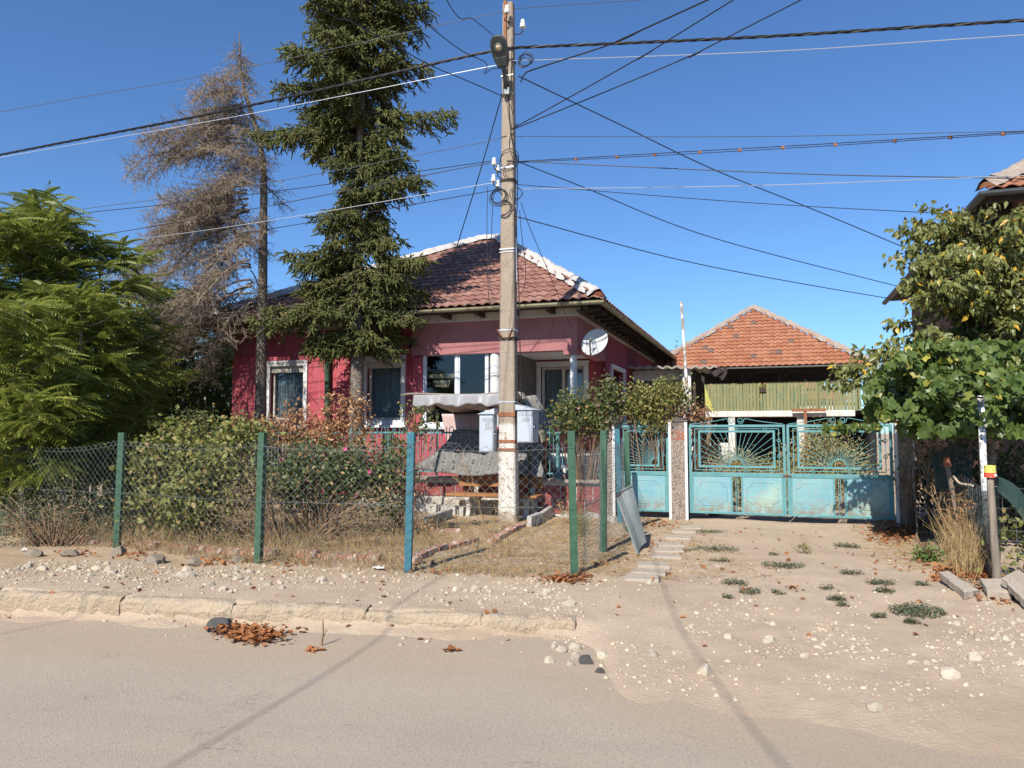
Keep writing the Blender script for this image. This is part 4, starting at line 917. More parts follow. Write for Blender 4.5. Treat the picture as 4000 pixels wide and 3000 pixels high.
for i in range(int(lens2[-1] / hx)):
    for j in range(nr):
        def hp(a, b): return np.array(fence_pt(min(max(a, 0), lens2[-1]), max(0, b) / 1.36, sp_, lens2, 1.40)) + rng.normal(size=3) * .003
        x = i * hx + (hx / 2 if j % 2 else 0); z = j * hz
        S0.append(hp(x, z)); S1.append(hp(x, z + hz * .45)); top = hp(x, z + hz * .45)
        S0 += [top, top]; S1 += [hp(x - hx / 2, z + hz), hp(x + hx / 2, z + hz)]
v, f = sticks(np.array(S0), np.array(S1), .0015, .0015); np_mesh('wire_mesh', v, f, m_wire, ckf)

# folded sheet of metal leaning on the side fence
tl, tr_, br, bl = at(2408, 1938, 10.0), at(2466, 1898, 10.25), at(2526, 2094, 9.75), at(2487, 2158, 9.32)
bl.z = zg1(bl.x, bl.y) + .005; br.z = zg1(br.x, br.y) + .08
ms = thing('metal_sheet', 'bent grey sheet-metal trough leaning against the side fence', 'metal sheet', tuple(bl), frame=False)
def sp3(u, v): p = tl.lerp(tr_, u).lerp(bl.lerp(br, u), v); fold = .07 * (1 - abs(u - .42 - .2 * v) * 2.4); return p + Vector((.35, -.2, .1)) * (-fold) + Vector((0, .05, 0)) * math.sin(v * 5 + u * 4) * .25
mb = MB(); mb.grid(sp3, 14, 18); mb.build('sheet', m_steelgrey, ms, solid=.004)
mb = MB(); mb.tube([sp3(u, 0) + Vector((0, -.01, .01)) for u in np.linspace(0, 1, 12)], .016, 6); mb.build('rolled_edge', m_steelgrey, ms)
mb = MB(); mb.tube([sp3(0, v_) for v_ in np.linspace(0, 1, 12)], .012, 6); mb.build('rolled_edge', m_steelgrey, ms)

# ------------------------------------------------------------------ concrete utility pole
PB = Vector((-.06, 12.62, 0)); upole = thing('utility_pole', 'tall weathered concrete utility pole with whitewashed foot and many wires', 'utility pole', tuple(PB), frame=False)
upole.rotation_euler = (0, 0, -A)
def pl(x, y, z): return Vector((PB.x + x, PB.y + y, z))   # pole coordinates (turned with the empty)
ZTOP = at(1990, 14, 12.6).z
t = NT('pole_concrete'); z_ = t.xyz()[2]
c = t.mix(t.ramp(t.noise(7, 5), .35, .65), (.31, .25, .19), (.37, .305, .235)); c = t.mix(t.ramp(t.vor(55), .32, .2, 0, .8), c, (.43, .375, .31)); c = t.mix(t.ramp(t.noise(60, 4, .8), .5, .62, 0, .75), c, (.19, .16, .13))
ww = t.math('MULTIPLY', t.ramp(t.math('ADD', z_, t.math('MULTIPLY', t.math('SUBTRACT', t.noise(7, 4), .5), .25)), 1.68, 1.6), t.ramp(t.noise(13, 5, .7), .62, .56))
ww = t.math('MULTIPLY', ww, t.ramp(t.math('ADD', z_, t.math('MULTIPLY', t.math('SUBTRACT', t.noise(5, 4), .5), .3)), .08, .2))
c = t.mix(ww, c, (.62, .59, .545)); c = t.mix(t.math('MULTIPLY', t.ramp(t.noise(2.4, 5, .7, stretch=(5, 5, .6)), .58, .68, 0, .7), t.ramp(z_, .3, .8)), c, (.30, .19, .11))
t.bump(t.math('ADD', t.noise(38, 5, .8), t.math('MULTIPLY', t.noise(9, 3, .6, stretch=(4, 4, .5)), .6)), .8, .025); m_pole = t.fin(c, .95, .2)
mb = MB(); rings = []
NP = 26
for k in range(NP + 1):
    z = -.1 + (ZTOP + .1) * k / NP; f = k / NP; hx_, hy_ = .155 - .062 * f, .105 - .03 * f; ch = .022
    ring = [(-hx_, -hy_ + ch), (-hx_ + ch, -hy_), (hx_ - ch, -hy_), (hx_, -hy_ + ch), (hx_, hy_ - ch), (hx_ - ch, hy_), (-hx_ + ch, hy_), (-hx_, hy_ - ch)]
    j = .004
    rings.append([pl(x + j * mnoise.noise(Vector((k * .9, x * 20, 1))), y + j * mnoise.noise(Vector((k * .8, y * 20, 7))), z) for x, y in ring])
mb.v = [tuple(p) for r in rings for p in r]; mb.f = [(i * 8 + k, i * 8 + (k + 1) % 8, (i + 1) * 8 + (k + 1) % 8, (i + 1) * 8 + k) for i in range(NP) for k in range(8)] + [tuple(range(NP * 8, NP * 8 + 8))]; mb.mi = [0] * len(mb.f)
mb.build('shaft', m_pole, upole)
def band(z, m, hgt=.035, nm='band', g=.006):
    f = (z + .1) / (ZTOP + .1); hx_, hy_ = .155 - .062 * f + g, .105 - .03 * f + g; mb = MB()
    ring = [(-hx_, -hy_), (hx_, -hy_), (hx_, hy_), (-hx_, hy_)]
    for i in range(4):
        (x0, y0), (x1, y1) = ring[i], ring[(i + 1) % 4]; mb.bar(pl(x0, y0, z), pl(x1, y1, z), .008, hgt)
    mb.build(nm, m, upole)
def pz(py): return at(1990, py, 12.5).z
for py, m_, h_ in ((1288, m_alum, .02), (1322, m_dark, .05), (1570, m_alum, .02), (970, m_alum, .02), (982, m_alum, .012), (650, m_alum, .025), (700, m_dark, .05), (1618, m_rust, .07), (1724, m_rust, .05), (1757, m_rust, .05), (290, m_alum, .02), (230, m_dark, .03)): band(pz(py), m_, h_)
for s_ in (-1, 1): mb = MB(); z = pz(1322); mb.bar(pl(s_ * .05, -.13, z), pl(s_ * .14, -.2, z + .15), .03, .02); mb.build('prong', m_rust, upole)
mb = MB(); mb.bar(pl(-.03, -.10, ZTOP - .95), pl(-.03, -.10, ZTOP + .35), .05, .02); mb.build('top_iron', m_rust, upole)
def insulator(px, py, d, s=1.0, bracket=True):
    p = at(px, py, d); p0 = Vector((p.x - PB.x, p.y - PB.y, 0)); lo = Matrix.Rotation(A, 3, 'Z') @ p0; q = pl(lo.x, lo.y, p.z)
    mb = MB(); mb.lathe([(.01, -.075 * s), (.045 * s, -.07 * s), (.055 * s, -.05 * s), (.03 * s, -.03 * s), (.048 * s, -.005 * s), (.028 * s, .02 * s), (.036 * s, .045 * s), (.02 * s, .07 * s), (.005, .075 * s)], q, 12); mb.build('insulator', m_insul, upole, smooth=True)
    if bracket: mb = MB(); sgn = -1 if lo.x < 0 else 1; mb.tube([q - Vector((0, 0, .06)), q - Vector((0, 0, .13)), q + Vector((-sgn * .06, .02, -.17)), pl(sgn * .09, 0, p.z - .17)], .011, 6); mb.build('insulator_hook', m_dark, upole)
for a_ in ((1980, 36, 12.4, 1), (2042, 92, 12.55, 1.05), (1943, 156, 12.5, 1), (1930, 630, 12.5, .9), (1944, 658, 12.55, .85), (1928, 695, 12.5, .9), (1944, 717, 12.55, .85)): insulator(*a_)
# coils of spare cable tied to the shaft
for (px, py, r, n) in ((1952, 770, .15, 5), (2050, 235, .11, 4), (2018, 760, .11, 2), (1990, 630, .16, 2)):
    p = at(px, py, 12.38); lo = Matrix.Rotation(A, 3, 'Z') @ Vector((p.x - PB.x, p.y - PB.y, 0)); mb = MB()
    for k in range(n):
        rr = r * (1 + random.uniform(-.18, .18)); ox, oz = random.uniform(-.03, .03), random.uniform(-.03, .03); el = random.uniform(.85, 1.15)
        mb.tube([pl(lo.x + ox + rr * math.cos(a_), lo.y - .02 + k * .012 + .015 * math.sin(a_ * 2 + k), p.z + oz + rr * el * math.sin(a_)) for a_ in np.linspace(0, 2 * math.pi, 25)[:-1]], .007, 5, closed=True)
    mb.build('cable_coil', m_black, upole)
for (pts, r, m_) in (([(2010, 560), (2022, 700), (2018, 900), (2026, 1100), (2030, 1300), (2038, 1560), (2048, 1620)], .009, m_black), ([(2000, 150), (1992, 300), (2000, 470), (1984, 560), (2004, 620)], .006, m_black), ([(1972, 200), (1984, 420), (1996, 540), (2026, 640)], .008, m_black), ([(2012, 800), (2020, 830), (2017, 960), (2018, 1100)], .006, m_alum)):
    mb = MB(); P3 = []
    for px, py in pts:
        p = at(px, py, 12.45); lo = Matrix.Rotation(A, 3, 'Z') @ Vector((p.x - PB.x, p.y - PB.y, 0)); f = (p.z + .1) / (ZTOP + .1); yy_ = -(.105 - .03 * f) - .012 if abs(lo.x) < .15 - .06 * f else lo.y
        P3.append(pl(lo.x, yy_, p.z))
    mb.tube(spline(P3, 6), r, 5); mb.build('down_cable', m_, upole)

# street lamp head on its arm
ln0 = at(1967, 318, 12.42); lamp = thing('street_lamp', 'dark grey LED street lamp head tilted up on the utility pole', 'street lamp', tuple(ln0), frame=False)
e_ = (-V * math.cos(Rd(48)) + Vector((0, 0, math.sin(Rd(48))))).normalized(); n_ = (-V * math.sin(Rd(48)) - Vector((0, 0, math.cos(Rd(48))))).normalized(); x_ax = U.copy()
h0 = at(1967, 262, 12.28)
def hp(x, y, z): return h0 + x_ax * x + e_ * y + n_ * z
out = [(-.085, 0), (.085, 0), (.125, .10), (.145, .22), (.148, .36), (.128, .45), (.08, .505), (0, .52), (-.08, .505), (-.128, .45), (-.148, .36), (-.145, .22), (-.125, .10)]
mb = MB(); mb.prism([hp(x, y, -.03) for x, y in out], n_ * .07); mb.build('housing', m_lamp, lamp, bevel=.015)
mb = MB(); mb.box((0, 0, 0), (0, 0, 0)); mb = MB(); mb.prism([hp(x * .9, .03 + y * .3, .041) for x, y in [(-.1, 0), (.1, 0), (.12, .5), (-.12, .5)]], n_ * .02); mb.build('gear_cover', m_lamp, lamp, bevel=.006)
for k in range(9): mb = MB(); x = -.11 + k * .0275; mb.bar(hp(x, .24, .045), hp(x, .45 - abs(x) * .5, .045), .006, .012, n_); mb.build('fin', m_lamp, lamp)
LM = Matrix((x_ax, e_, n_)).transposed()
mb = MB(); mb.lathe([(.072, .04), (.072, .06), (.052, .064), (.05, .05)], hp(0, .335, 0), 20, LM); mb.build('lens_ring', m_steelgrey, lamp)
mb = MB(); mb.lathe([(.05, .05), (.045, .062), (.02, .07), (.003, .072)], hp(0, .335, 0), 16, LM); mb.build('lens', mat('amber_lens', (.62, .50, .30), rough=.2, spec=.5), lamp, smooth=True)
mb = MB(); mb.box((-.0, 0, 0), (0, 0, 0)); mb = MB(); mb.tube([h0 + e_ * .03, h0 - e_ * .06, at(1972, 300, 12.4), at(1975, 345, 12.45)], [.05, .042, .038, .036], 10); mb.build('arm', m_lamp, lamp, smooth=True)
mb = MB(); q = at(1976, 350, 12.47); mb.box((q.x - .055, q.y - .03, q.z - .09), (q.x + .055, q.y + .03, q.z + .03)); mb.build('bracket', m_steelgrey, lamp)

# meter boxes with painted numbers
def meter_box(name_lab, px0, px1, pyt, pyb, d, yaw, depth, lines, lid):
    pa = at(px0, pyb, d); pb_ = at(px1, pyb, d); zt = at(px0, pyt, d).z; zb = pa.z; rz = Matrix.Rotation(yaw, 3, 'Z'); wdt = (pb_.x - pa.x) / math.cos(yaw)
    b_ = thing('meter_box', name_lab, 'meter box', tuple(pa), frame=False); b_.rotation_euler = (0, 0, yaw)
    def q(x, y, z): return Vector((pa.x + x, pa.y + y, z))
    mb = MB(); mb.box(q(0, 0, zb), q(wdt, depth, zt)); mb.build('body', m_boxgrey, b_, bevel=.006)
    mb = MB(); mb.box(q(.015, -.012, zb + .015), q(wdt - .015, -.001, zt - .03)); dr_ = mb.build('door', m_boxgrey, b_, bevel=.004)
    mb = MB(); s_ = .075
    if lid > 0: poly = [q(-.035, -.03, zt + .001), q(wdt + .03, -.03, zt + .001), q(wdt + .02, -.03, zt + .02 + s_)]
    else: poly = [q(-.02, -.03, zt + .001), q(wdt + .05, -.03, zt + .001), q(-.02, -.03, zt + .02 + s_)]
    mb.prism(poly, (0, depth + .06, 0)); mb.build('lid', m_boxgrey, b_)
    for (txt, x, z, sz) in lines:
        me = text_mesh(txt, sz, m_ink, .25); link('lettering', me, b_, q(x, -.0135, zt - z), (math.pi / 2, 0, 0))
    mb = MB(); mb.box(q(wdt * .5, depth * .4, zt - .25), q(wdt * .5 + .02, depth * .4 + .1, zt - .1)) if False else None
    mb = MB(); mb.box(q(wdt + .001, depth * .45, zb + (zt - zb) * .42), q(wdt + .008, depth * .52, zb + (zt - zb) * .56)); mb.build('keyhole', m_dark, b_)
    mb = MB(); mb.lathe([(.014, 0), (.014, .02), (.001, .022)], q(wdt + .001, depth * .22, zb + (zt - zb) * .48), 10, Matrix.Rotation(math.pi / 2, 3, 'Y')); mb.build('knob', m_alum, b_)
    return b_
bL = meter_box('narrow grey meter box marked 15/220 221 224 on the pole', 1872, 1927, 1618, 1767, 12.5, -.30, .2, [('15/220', .035, .12, .082), ('221', .103, .185, .08), ('224', .1, .255, .08)], 1)
bR = meter_box('wide grey meter box marked 15/222 223 on the pole', 2020, 2079, 1602, 1729, 12.28, -.42, .28, [('15/222', .025, .1, .09), ('223', .1, .185, .088)], -1)
mb = MB(); q = at(1908, 1752, 12.47); q2 = at(1929, 1782, 12.46); mb.bar(q, q2, .05, .008); st = thing('loose_strip', 'small dangling metal strip under the narrow meter box', 'strip', tuple(q), frame=False); mb.build('strip', m_alum, st)

# ------------------------------------------------------------------ overhead wires
WIRES = []
def wire(lab, pts, r, m, cat='wire', ext=(0, 0), twist=0, group=None, more=()):
    """pts: (px, py, depth) knots; the line is prolonged beyond the frame by ext metres at either end"""
    P3 = [at(*p) for p in pts]
    P3 += [Vector(p) for p in more]
    if ext[0]: P3.insert(0, P3[0] + (P3[0] - P3[1]).normalized() * ext[0])
    if ext[1]: P3.append(P3[-1] + (P3[-1] - P3[-2]).normalized() * ext[1])
    S = spline(P3, 14); o = thing('overhead_wire', lab, cat, tuple(P3[0]), frame=False, group=group); mb = MB()
    if twist:
        for ph in range(3):
            Q = []
            acc = 0
            D = spline(P3, 60)
            for i, p in enumerate(D):
                if i: acc += (p - D[i - 1]).length
                d = (D[min(i + 1, len(D) - 1)] - D[max(i - 1, 0)]).normalized(); a_ = d.cross(Vector((0, 0, 1))).normalized(); b_ = a_.cross(d); an = acc * 9 + ph * 2.094
                Q.append(p + (a_ * math.cos(an) + b_ * math.sin(an)) * r * 1.05)
            mb.tube(Q, r, 5)
        mb.build('twisted_cable', m, o)
    else: mb.tube(S, r, 5); mb.build('cable', m, o)
    return o
dl = lambda px: 12.5 + (2000 - px) * .00165
def LWire(lab, pts, r, m, **k): return wire(lab, [(x, y, dl(x)) for x, y in pts], r, m, ext=(0, 14), **k)
def RWire(lab, pts, r, m, **k):
    return wire(lab, [(x, y, 12.5 - (x - 2000) * .0011) for x, y in pts], r, m, ext=(0, 9), **k)
LWire('thick twisted black cable running left from the lamp', [(1965, 194), (1800, 225), (900, 428), (0, 605)], .0135, m_black, twist=1)
LWire('bright aluminium wire just under the thick twisted cable at left', [(1968, 250), (1800, 282), (900, 459), (0, 615)], .006, m_alum)
LWire('thin dark wire leaving the pole top to the left', [(1978, 42), (1800, 80), (900, 275), (0, 437)], .006, m_thin)
LWire('thin dark wire passing left from the upper bare part of the pole', [(1978, 530), (1800, 573), (900, 738), (0, 858)], .006, m_thin)
LWire('double black wire leaving left from the upper insulator pair', [(1940, 626), (1800, 646), (900, 770), (0, 866)], .007, m_black)
LWire('black wire leaving left just below the double wire', [(1945, 638), (1800, 657), (900, 832), (0, 984)], .008, m_black)
LWire('bright aluminium wire leaving left from the lower insulators', [(1926, 715), (1800, 735), (900, 885), (0, 1002)], .006, m_alum)
LWire('dark wire lowest of those leaving the pole to the left', [(1930, 742), (1800, 766), (900, 918), (0, 1034)], .007, m_black)
RWire('thick twisted black cable running right from the pole', [(2000, 186), (2063, 184), (2946, 145), (4000, 79)], .0135, m_black, twist=1)
RWire('bright aluminium wire under the thick twisted cable at right', [(2005, 236), (2079, 235), (3024, 200), (4000, 136)], .006, m_alum)
RWire('level thin wire running right above the clipped pair', [(2010, 533), (3009, 533), (4000, 512)], .006, m_thin)
pair = RWire('black wire pair with small clips running right', [(2010, 632), (2709, 591), (3261, 560), (4000, 514)], .007, m_black)
RWire('companion wire of the clipped pair sagging slightly lower', [(2010, 636), (2709, 600), (3261, 568), (4000, 520)], .006, m_black)
for i, px in enumerate((2250, 2410, 2558, 2732, 2888, 3058, 3262, 3495, 3712, 3918)):
    py = np.interp(px, [2010, 2709, 3261, 4000], [635, 595, 564, 517]); p = at(px, float(py), 12.5 - (px - 2000) * .0011)
    mb = MB(); bp = p - Vector(pair.location); BASE_ = Vector(pair.location); mb.box(p - Vector((.025, .012, .03)), p + Vector((.025, .012, .02))); mb.build('clip', m_rust, pair)
RWire('straight black wire sloping gently down to the right from the insulators', [(2010, 628), (2063, 632), (3103, 678), (4000, 698)], .008, m_black)
RWire('bright aluminium wire running level to the right', [(2005, 739), (2946, 725), (4000, 686)], .006, m_alum)
RWire('dark wire sagging right below the bright level wire', [(2010, 720), (2946, 793), (4000, 851)], .006, m_black)
RWire('thin wire leaving the pole top to the right', [(2005, 34), (2504, 0)], .005, m_thin)
def NWire(lab, pts, r, m): # to the neighbour's eave
    x1 = pts[-1][0]; return wire(lab, [(x, y, 12.5 + (x - 2030) / (x1 - 2030) * 4.5) for x, y in pts], r, m)
NWire('long black cable descending steeply from mid pole to the neighbour roof', [(2030, 300), (2063, 315), (2394, 473), (2788, 662), (3182, 820), (3560, 977), (3670, 1010)], .011, m_black)
NWire('black cable descending from the insulators to the fruit tree', [(2030, 634), (2284, 733), (2788, 930), (3560, 1132), (3680, 1165)], .009, m_black)
NWire('lowest black cable descending to the neighbour behind the fruit tree', [(2030, 850), (2063, 858), (2630, 1009), (3103, 1103), (3680, 1200)], .009, m_black)
def CWire(lab, pts, r, m, d1, ext):
    if isinstance(ext, list): return wire(lab, [(x, y, 12.5 + (d1 - 12.5) * i / (len(pts) - 1)) for i, (x, y) in enumerate(pts)], r, m, more=ext)
    return wire(lab, [(x, y, 12.5 + (d1 - 12.5) * i / (len(pts) - 1)) for i, (x, y) in enumerate(pts)], r, m, ext=(0, ext))
CWire('wavy black cable rising right over the street from below the lamp', [(2035, 320), (2050, 290), (2095, 268), (2394, 170), (2536, 104), (2764, 0)], .012, m_black, 9.6, 16)
CWire('upper of two straight cables rising right over the street', [(2020, 485), (2047, 478), (2520, 213), (2864, 0)], .009, m_black, 9.2, 16)
CWire('lower of two straight cables rising right over the street', [(2015, 495), (2047, 488), (2693, 220), (3128, 0)], .009, m_black, 9.2, 16)
CWire('short black cable rising steeply left from beside the lamp', [(1946, 154), (1850, 76), (1745, 0)], .0068, m_black, 8.6, [(-1.25, 2.5, 5.4), (-1.45, -1, 5.2), (-1.9, -9, 6.5)])
CWire('black cable rising left past the spruce top with a kink at the pole', [(1963, 266), (1920, 270), (1892, 288), (1898, 246), (1800, 196), (1656, 86), (1540, 0)], .0068, m_black, 9.4, [(-5.2, 3.5, 5.9), (-6.9, .8, 5.6), (-11, -6, 6.6)])
CWire('long black cable crossing the spruce up to the left', [(1990, 400), (1960, 375), (1800, 305), (1682, 255), (1477, 143), (1364, 80), (1208, 0)], .0075, m_black, 7.4, [(-3.3, 3.2, 5.3), (-4.0, 0, 5.2), (-4.9, -2.8, 5.6), (-7, -9, 7)])
wire('house service cable dropping from the lamp arm to the red wall', [(1968, 345, 12.5), (1881, 651, 13.0), (1809, 885, 13.5), (1752, 1063, 14.1), (1671, 1254, 15.2), (1605, 1348, 16.4)], .010, m_black)
wire('thin drop wire from the pole to the porch corner', [(2035, 790, 12.5), (2066, 880, 12.7), (2150, 1080, 13.6), (2232, 1282, 15.2)], .006, m_black)
for lab, pts in (('black cable loop hanging left of the pole over the roof', [(1905, 730), (1902, 900), (1905, 1080), (1915, 1190), (1955, 1198)]), ('second hanging cable loop close to the pole shaft', [(1925, 800), (1918, 950), (1912, 1100), (1930, 1150), (1952, 1140)]), ('hanging cable loop on the right side of the shaft', [(2030, 820), (2036, 900), (2052, 1030), (2050, 1110), (2032, 1150)])):
    wire(lab, [(x, y, 12.5) for x, y in pts], .006, m_black, cat='cable loop')

# ------------------------------------------------------------------ bench, canopy and cloths in front of the plinth
m_conc = mat('pale_concrete', (.37, .35, .325), (.44, .42, .39), 8, rough=.9, bump=.5, bscale=40, c3=(.34, .31, .27), s3=7)
WBe = -.42; b0, b1 = L(1788, 1880, WBe + .2)[0], L(2112, 1880, WBe + .2)[0]
bench = thing('wooden_bench', 'small brown slatted bench on curved concrete legs behind the utility pole', 'bench', ((b0 + b1) / 2, WBe, 0))
zb1, zb0 = L(1850, 1858, WBe + .3)[1], L(1850, 1900, WBe + .3)[1]; zseat = L(1850, 1928, WBe)[1]
hh = (zb1 - zb0) / 2
for k in range(2): mb = MB(); mb.box((b0, WBe + .28 + .02 * k, zb0 + k * hh + .006), (b1, WBe + .315 + .02 * k, zb0 + (k + 1) * hh - .006)); mb.build('back_slat', m_bench, bench, bevel=.005)
for k in range(3): mb = MB(); mb.box((b0 - .07, WBe - .18 + k * .135, zseat - .035), (b1 + .04, WBe - .18 + k * .135 + .12, zseat + .005)); mb.build('seat_slat', m_bench, bench, bevel=.005)
for px in (1838, 2062):
    tl_ = L(px, 1980, WBe)[0]; mb = MB()
    prof = [(-.16, 0), (-.06, 0), (-.03, .12), (-.02, .22), (.02, .30), (.16, .30), (.20, .22), (.22, .0), (.32, 0), (.30, .3), (.33, .5), (.36, zb1 - .03), (.325, zb1 - .03), (.29, .5), (.24, zseat - .04), (-.16, zseat - .04), (-.18, .30), (-.12, .22), (-.12, .1)]
    mb.prism([Vector((tl_ - .04, WBe + y, z)) for y, z in prof], (.08, 0, 0)); mb.build('leg', m_conc, bench, bevel=.01)
WC0, WC1 = -1.0, .75
cl0, zc0 = L(1617, 1550, WC0); cr0 = L(1985, 1545, WC0)[0]; zc1 = L(1850, 1612, WC1)[1]
canopy = thing('tarp_canopy', 'ragged plastic tarp canopy on thin rusty poles over the bench', 'canopy', (cl0, WC0, 0))
t = NT('clear_tarp'); gx = t.n('ShaderNodeTexBrick'); gx.inputs['Scale'].default_value = 45; gx.offset = 0; gx.inputs['Color1'].default_value = (.34, .34, .355, 1); gx.inputs['Color2'].default_value = (.38, .38, .395, 1); gx.inputs['Mortar'].default_value = (.52, .53, .55, 1); gx.inputs['Mortar Size'].default_value = .03; gx.inputs['Brick Width'].default_value = .5; gx.inputs['Row Height'].default_value = .5
mp = t.n('ShaderNodeMapping'); mp.inputs['Rotation'].default_value = (math.pi / 2, 0, 0); t.l(t.tc.outputs['Object'], mp.inputs[0]); t.l(mp.outputs[0], gx.inputs[0])
c = t.mix(t.ramp(t.noise(5, 5), .4, .7, 0, .5), gx.outputs[0], (.34, .31, .28)); m_tarp = t.fin(c, .35, .5, trans=.35)
m_tarp2 = mat('dusty_tarp', (.46, .40, .37), (.55, .48, .45), 5, rough=.7, c3=(.3, .26, .23), s3=3)
def tarp_z(u, v): return zc0 + .03 + (zc1 - zc0) * v + .02 * math.sin(u * 9 + v * 4) - .04 * math.sin(v * math.pi) * (1 + math.sin(u * 19))
mb = MB(); mb.grid(lambda u, v: Vector((cl0 + (cr0 - cl0) * u, WC0 + (WC1 - WC0) * v, tarp_z(u, v))), 30, 10); mb.build('tarp_roof', m_tarp2, canopy, smooth=True, solid=.004)
zv = L(1800, 1583, WC0)[1]
mb = MB(); mb.grid(lambda u, v: Vector((cl0 + (cr0 - cl0) * u, WC0 - .02 - .03 * v + .02 * math.sin(u * 23) * v + .012 * math.sin(u * 61) * v, zc0 + .03 - (zc0 + .03 - zv) * v * (1 + .12 * math.sin(u * 17) + .08 * math.sin(u * 41)))), 60, 6); mb.build('tarp_valance', m_tarp, canopy, smooth=True, solid=.003)
mb = MB(); mb.grid(lambda u, v: Vector((cl0 + .02 + .05 * math.sin(v * 6), WC0 + .75 * u, tarp_z(0, u * .58) - .33 * v * (1 - .6 * u) + .03 * math.sin(u * 15 + v * 4))), 14, 10); mb.build('tarp_side', m_tarp2, canopy, smooth=True, solid=.003)
mb = MB(); fl = L(1567, 1551, WC0)[0]; mb.tube(spline([(fl, WC0, zc0 + .03), (cl0, WC0, zc0 + .055), ((cl0 + cr0) / 2, WC0, zc0 + .02), (cr0, WC0, zc0 + .02)], 6), .02, 7); mb.build('front_pole', m_oldwood, canopy)
mb = MB(); mb.tube([(cl0, WC1, zc1), (cr0, WC1, zc1)], .022, 7); mb.build('rear_pole', m_dark, canopy)
for f in (.02, .28, .52, .76, .98): a = cl0 + (cr0 - cl0) * f; mb = MB(); mb.tube([(a, WC0, zc0), (a + .06, WC1, zc1 + .02)], .018, 6); mb.build('rafter_pole', m_dark, canopy)
for (a, w_, z1) in ((cl0 + .01, WC0, zc0 + .04), (L(2066, 1900, -.35)[0], -.35, 1.25), (L(1706, 1700, WC1)[0], WC1, zc1), (L(2140, 1750, WC1)[0], WC1, zc1)):
    mb = MB(); mb.tube([(a, w_, -.02), (a + .01, w_, z1)], .024, 7); mb.build('post', m_rust if w_ < -.8 else m_dark, canopy)
# cloth at the back of the canopy and the torn tarp at its right side
hang = thing('hanging_tarp', 'pinkish woven tarp hanging from the rear bar of the canopy', 'tarp', (cl0, WC1, zc1))
ha, hb = L(1722, 1650, WC1)[0], L(1872, 1650, WC1)[0]
mb = MB(); mb.grid(lambda u, v: Vector((ha + (hb - ha) * u + .12 * v * (1 - u), WC1 + .03 + .04 * math.sin(u * 8 + 1) * v, zc1 - (.02 + .66 * v))), 24, 10); mb.build('cloth', mat('pink_weave', (.52, .40, .37), (.45, .33, .31), 5, rough=.85), hang, smooth=True, solid=.004)
side = thing('torn_tarp', 'grey torn tarpaulin slumped over a pole right of the utility pole', 'tarp', (cr0 + .4, .1, 0))
pa_, pb2, pc = L(2050, 1540, .2), L(2090, 1590, .2), L(2142, 1690, .2)
def side_f(u, v):
    prof = [(pa_[0] - .25, pa_[1] + .0), (pa_[0] + .02, pa_[1] + .02), (pb2[0], pb2[1]), (pc[0] - .02, pc[1]), (pc[0], pc[1] - .15)]
    k = min(int(u * 4), 3); f = u * 4 - k; a = prof[k][0] * (1 - f) + prof[k + 1][0] * f; z = prof[k][1] * (1 - f) + prof[k + 1][1] * f
    return Vector((a + .03 * math.sin(v * 9), -.25 + 1.1 * v, z - .05 * v + .03 * math.sin(v * 7 + u * 6) - .10 * max(0, .3 - v)))
mb = MB(); mb.grid(side_f, 24, 16); mb.build('tarpaulin', mat('grey_tarpaulin', (.20, .19, .16), (.34, .32, .27), 9, rough=.85, c3=(.45, .42, .36), s3=6), side, smooth=True, solid=.005)
mb = MB(); mb.tube([(pc[0] - .03, .1, 0), (pc[0] - .03, .1, pc[1])], .02, 7); mb.build('pole', m_rust, side)
# patterned carpet over the railing
t = NT('shaded_grey_carpet'); x_, y_, z_ = t.xyz()  # greys darkened to carry the shade that lies over the cloth
st_ = t.math('SINE', t.math('MULTIPLY', x_, 34)); c = t.mix(t.ramp(st_, -.2, .2), (.15, .148, .14), (.20, .195, .185)); c = t.mix(t.math('MULTIPLY', t.ramp(st_, .35, .5), t.ramp(t.noise(26, 3), .5, .56)), c, (.06, .06, .06)); c = t.mix(t.ramp(t.noise(3, 4), .55, .75, 0, .5), c, (.24, .235, .22)); t.bump(t.noise(220), .4, .004); m_carpet = t.fin(c, .95, .1)
ct0, ct1 = L(1768, 1745, .1)[0], L(2095, 1745, .1)[0]; cb0, cb1 = L(1625, 1840, -.3)[0], L(2138, 1835, -.3)[0]
carpet = thing('carpet', 'grey patterned carpet draped over the teal railing behind the pole', 'carpet', ((ct0 + ct1) / 2, 0, ZPL))
def carp(u, v):
    if v < .18: q = v / .18; return Vector((ct0 + (ct1 - ct0) * u, .34 - .22 * q, 1.28 + .27 * math.sin(q * math.pi / 2) + .01 * math.sin(u * 14)))
    q = (v - .18) / .82; e0_ = ct0 + (cb0 - ct0) * q ** 1.6; e1_ = ct1 + (cb1 - ct1) * q ** 1.5; zb_ = .74 + .12 * max(0, .14 - u) / .14 + .03 * math.sin(u * 11)
    return Vector((e0_ + (e1_ - e0_) * u, .10 - .42 * q ** 1.3 - .05 * math.sin(u * 13 + q) * q - .02 * math.sin(u * 40) * q - .08 * max(0, .15 - u) * 5 * q, 1.55 + (zb_ - 1.55) * q ** .9))
mb = MB(); mb.grid(carp, 60, 24); mb.build('cloth', m_carpet, carpet, smooth=True, solid=.012)

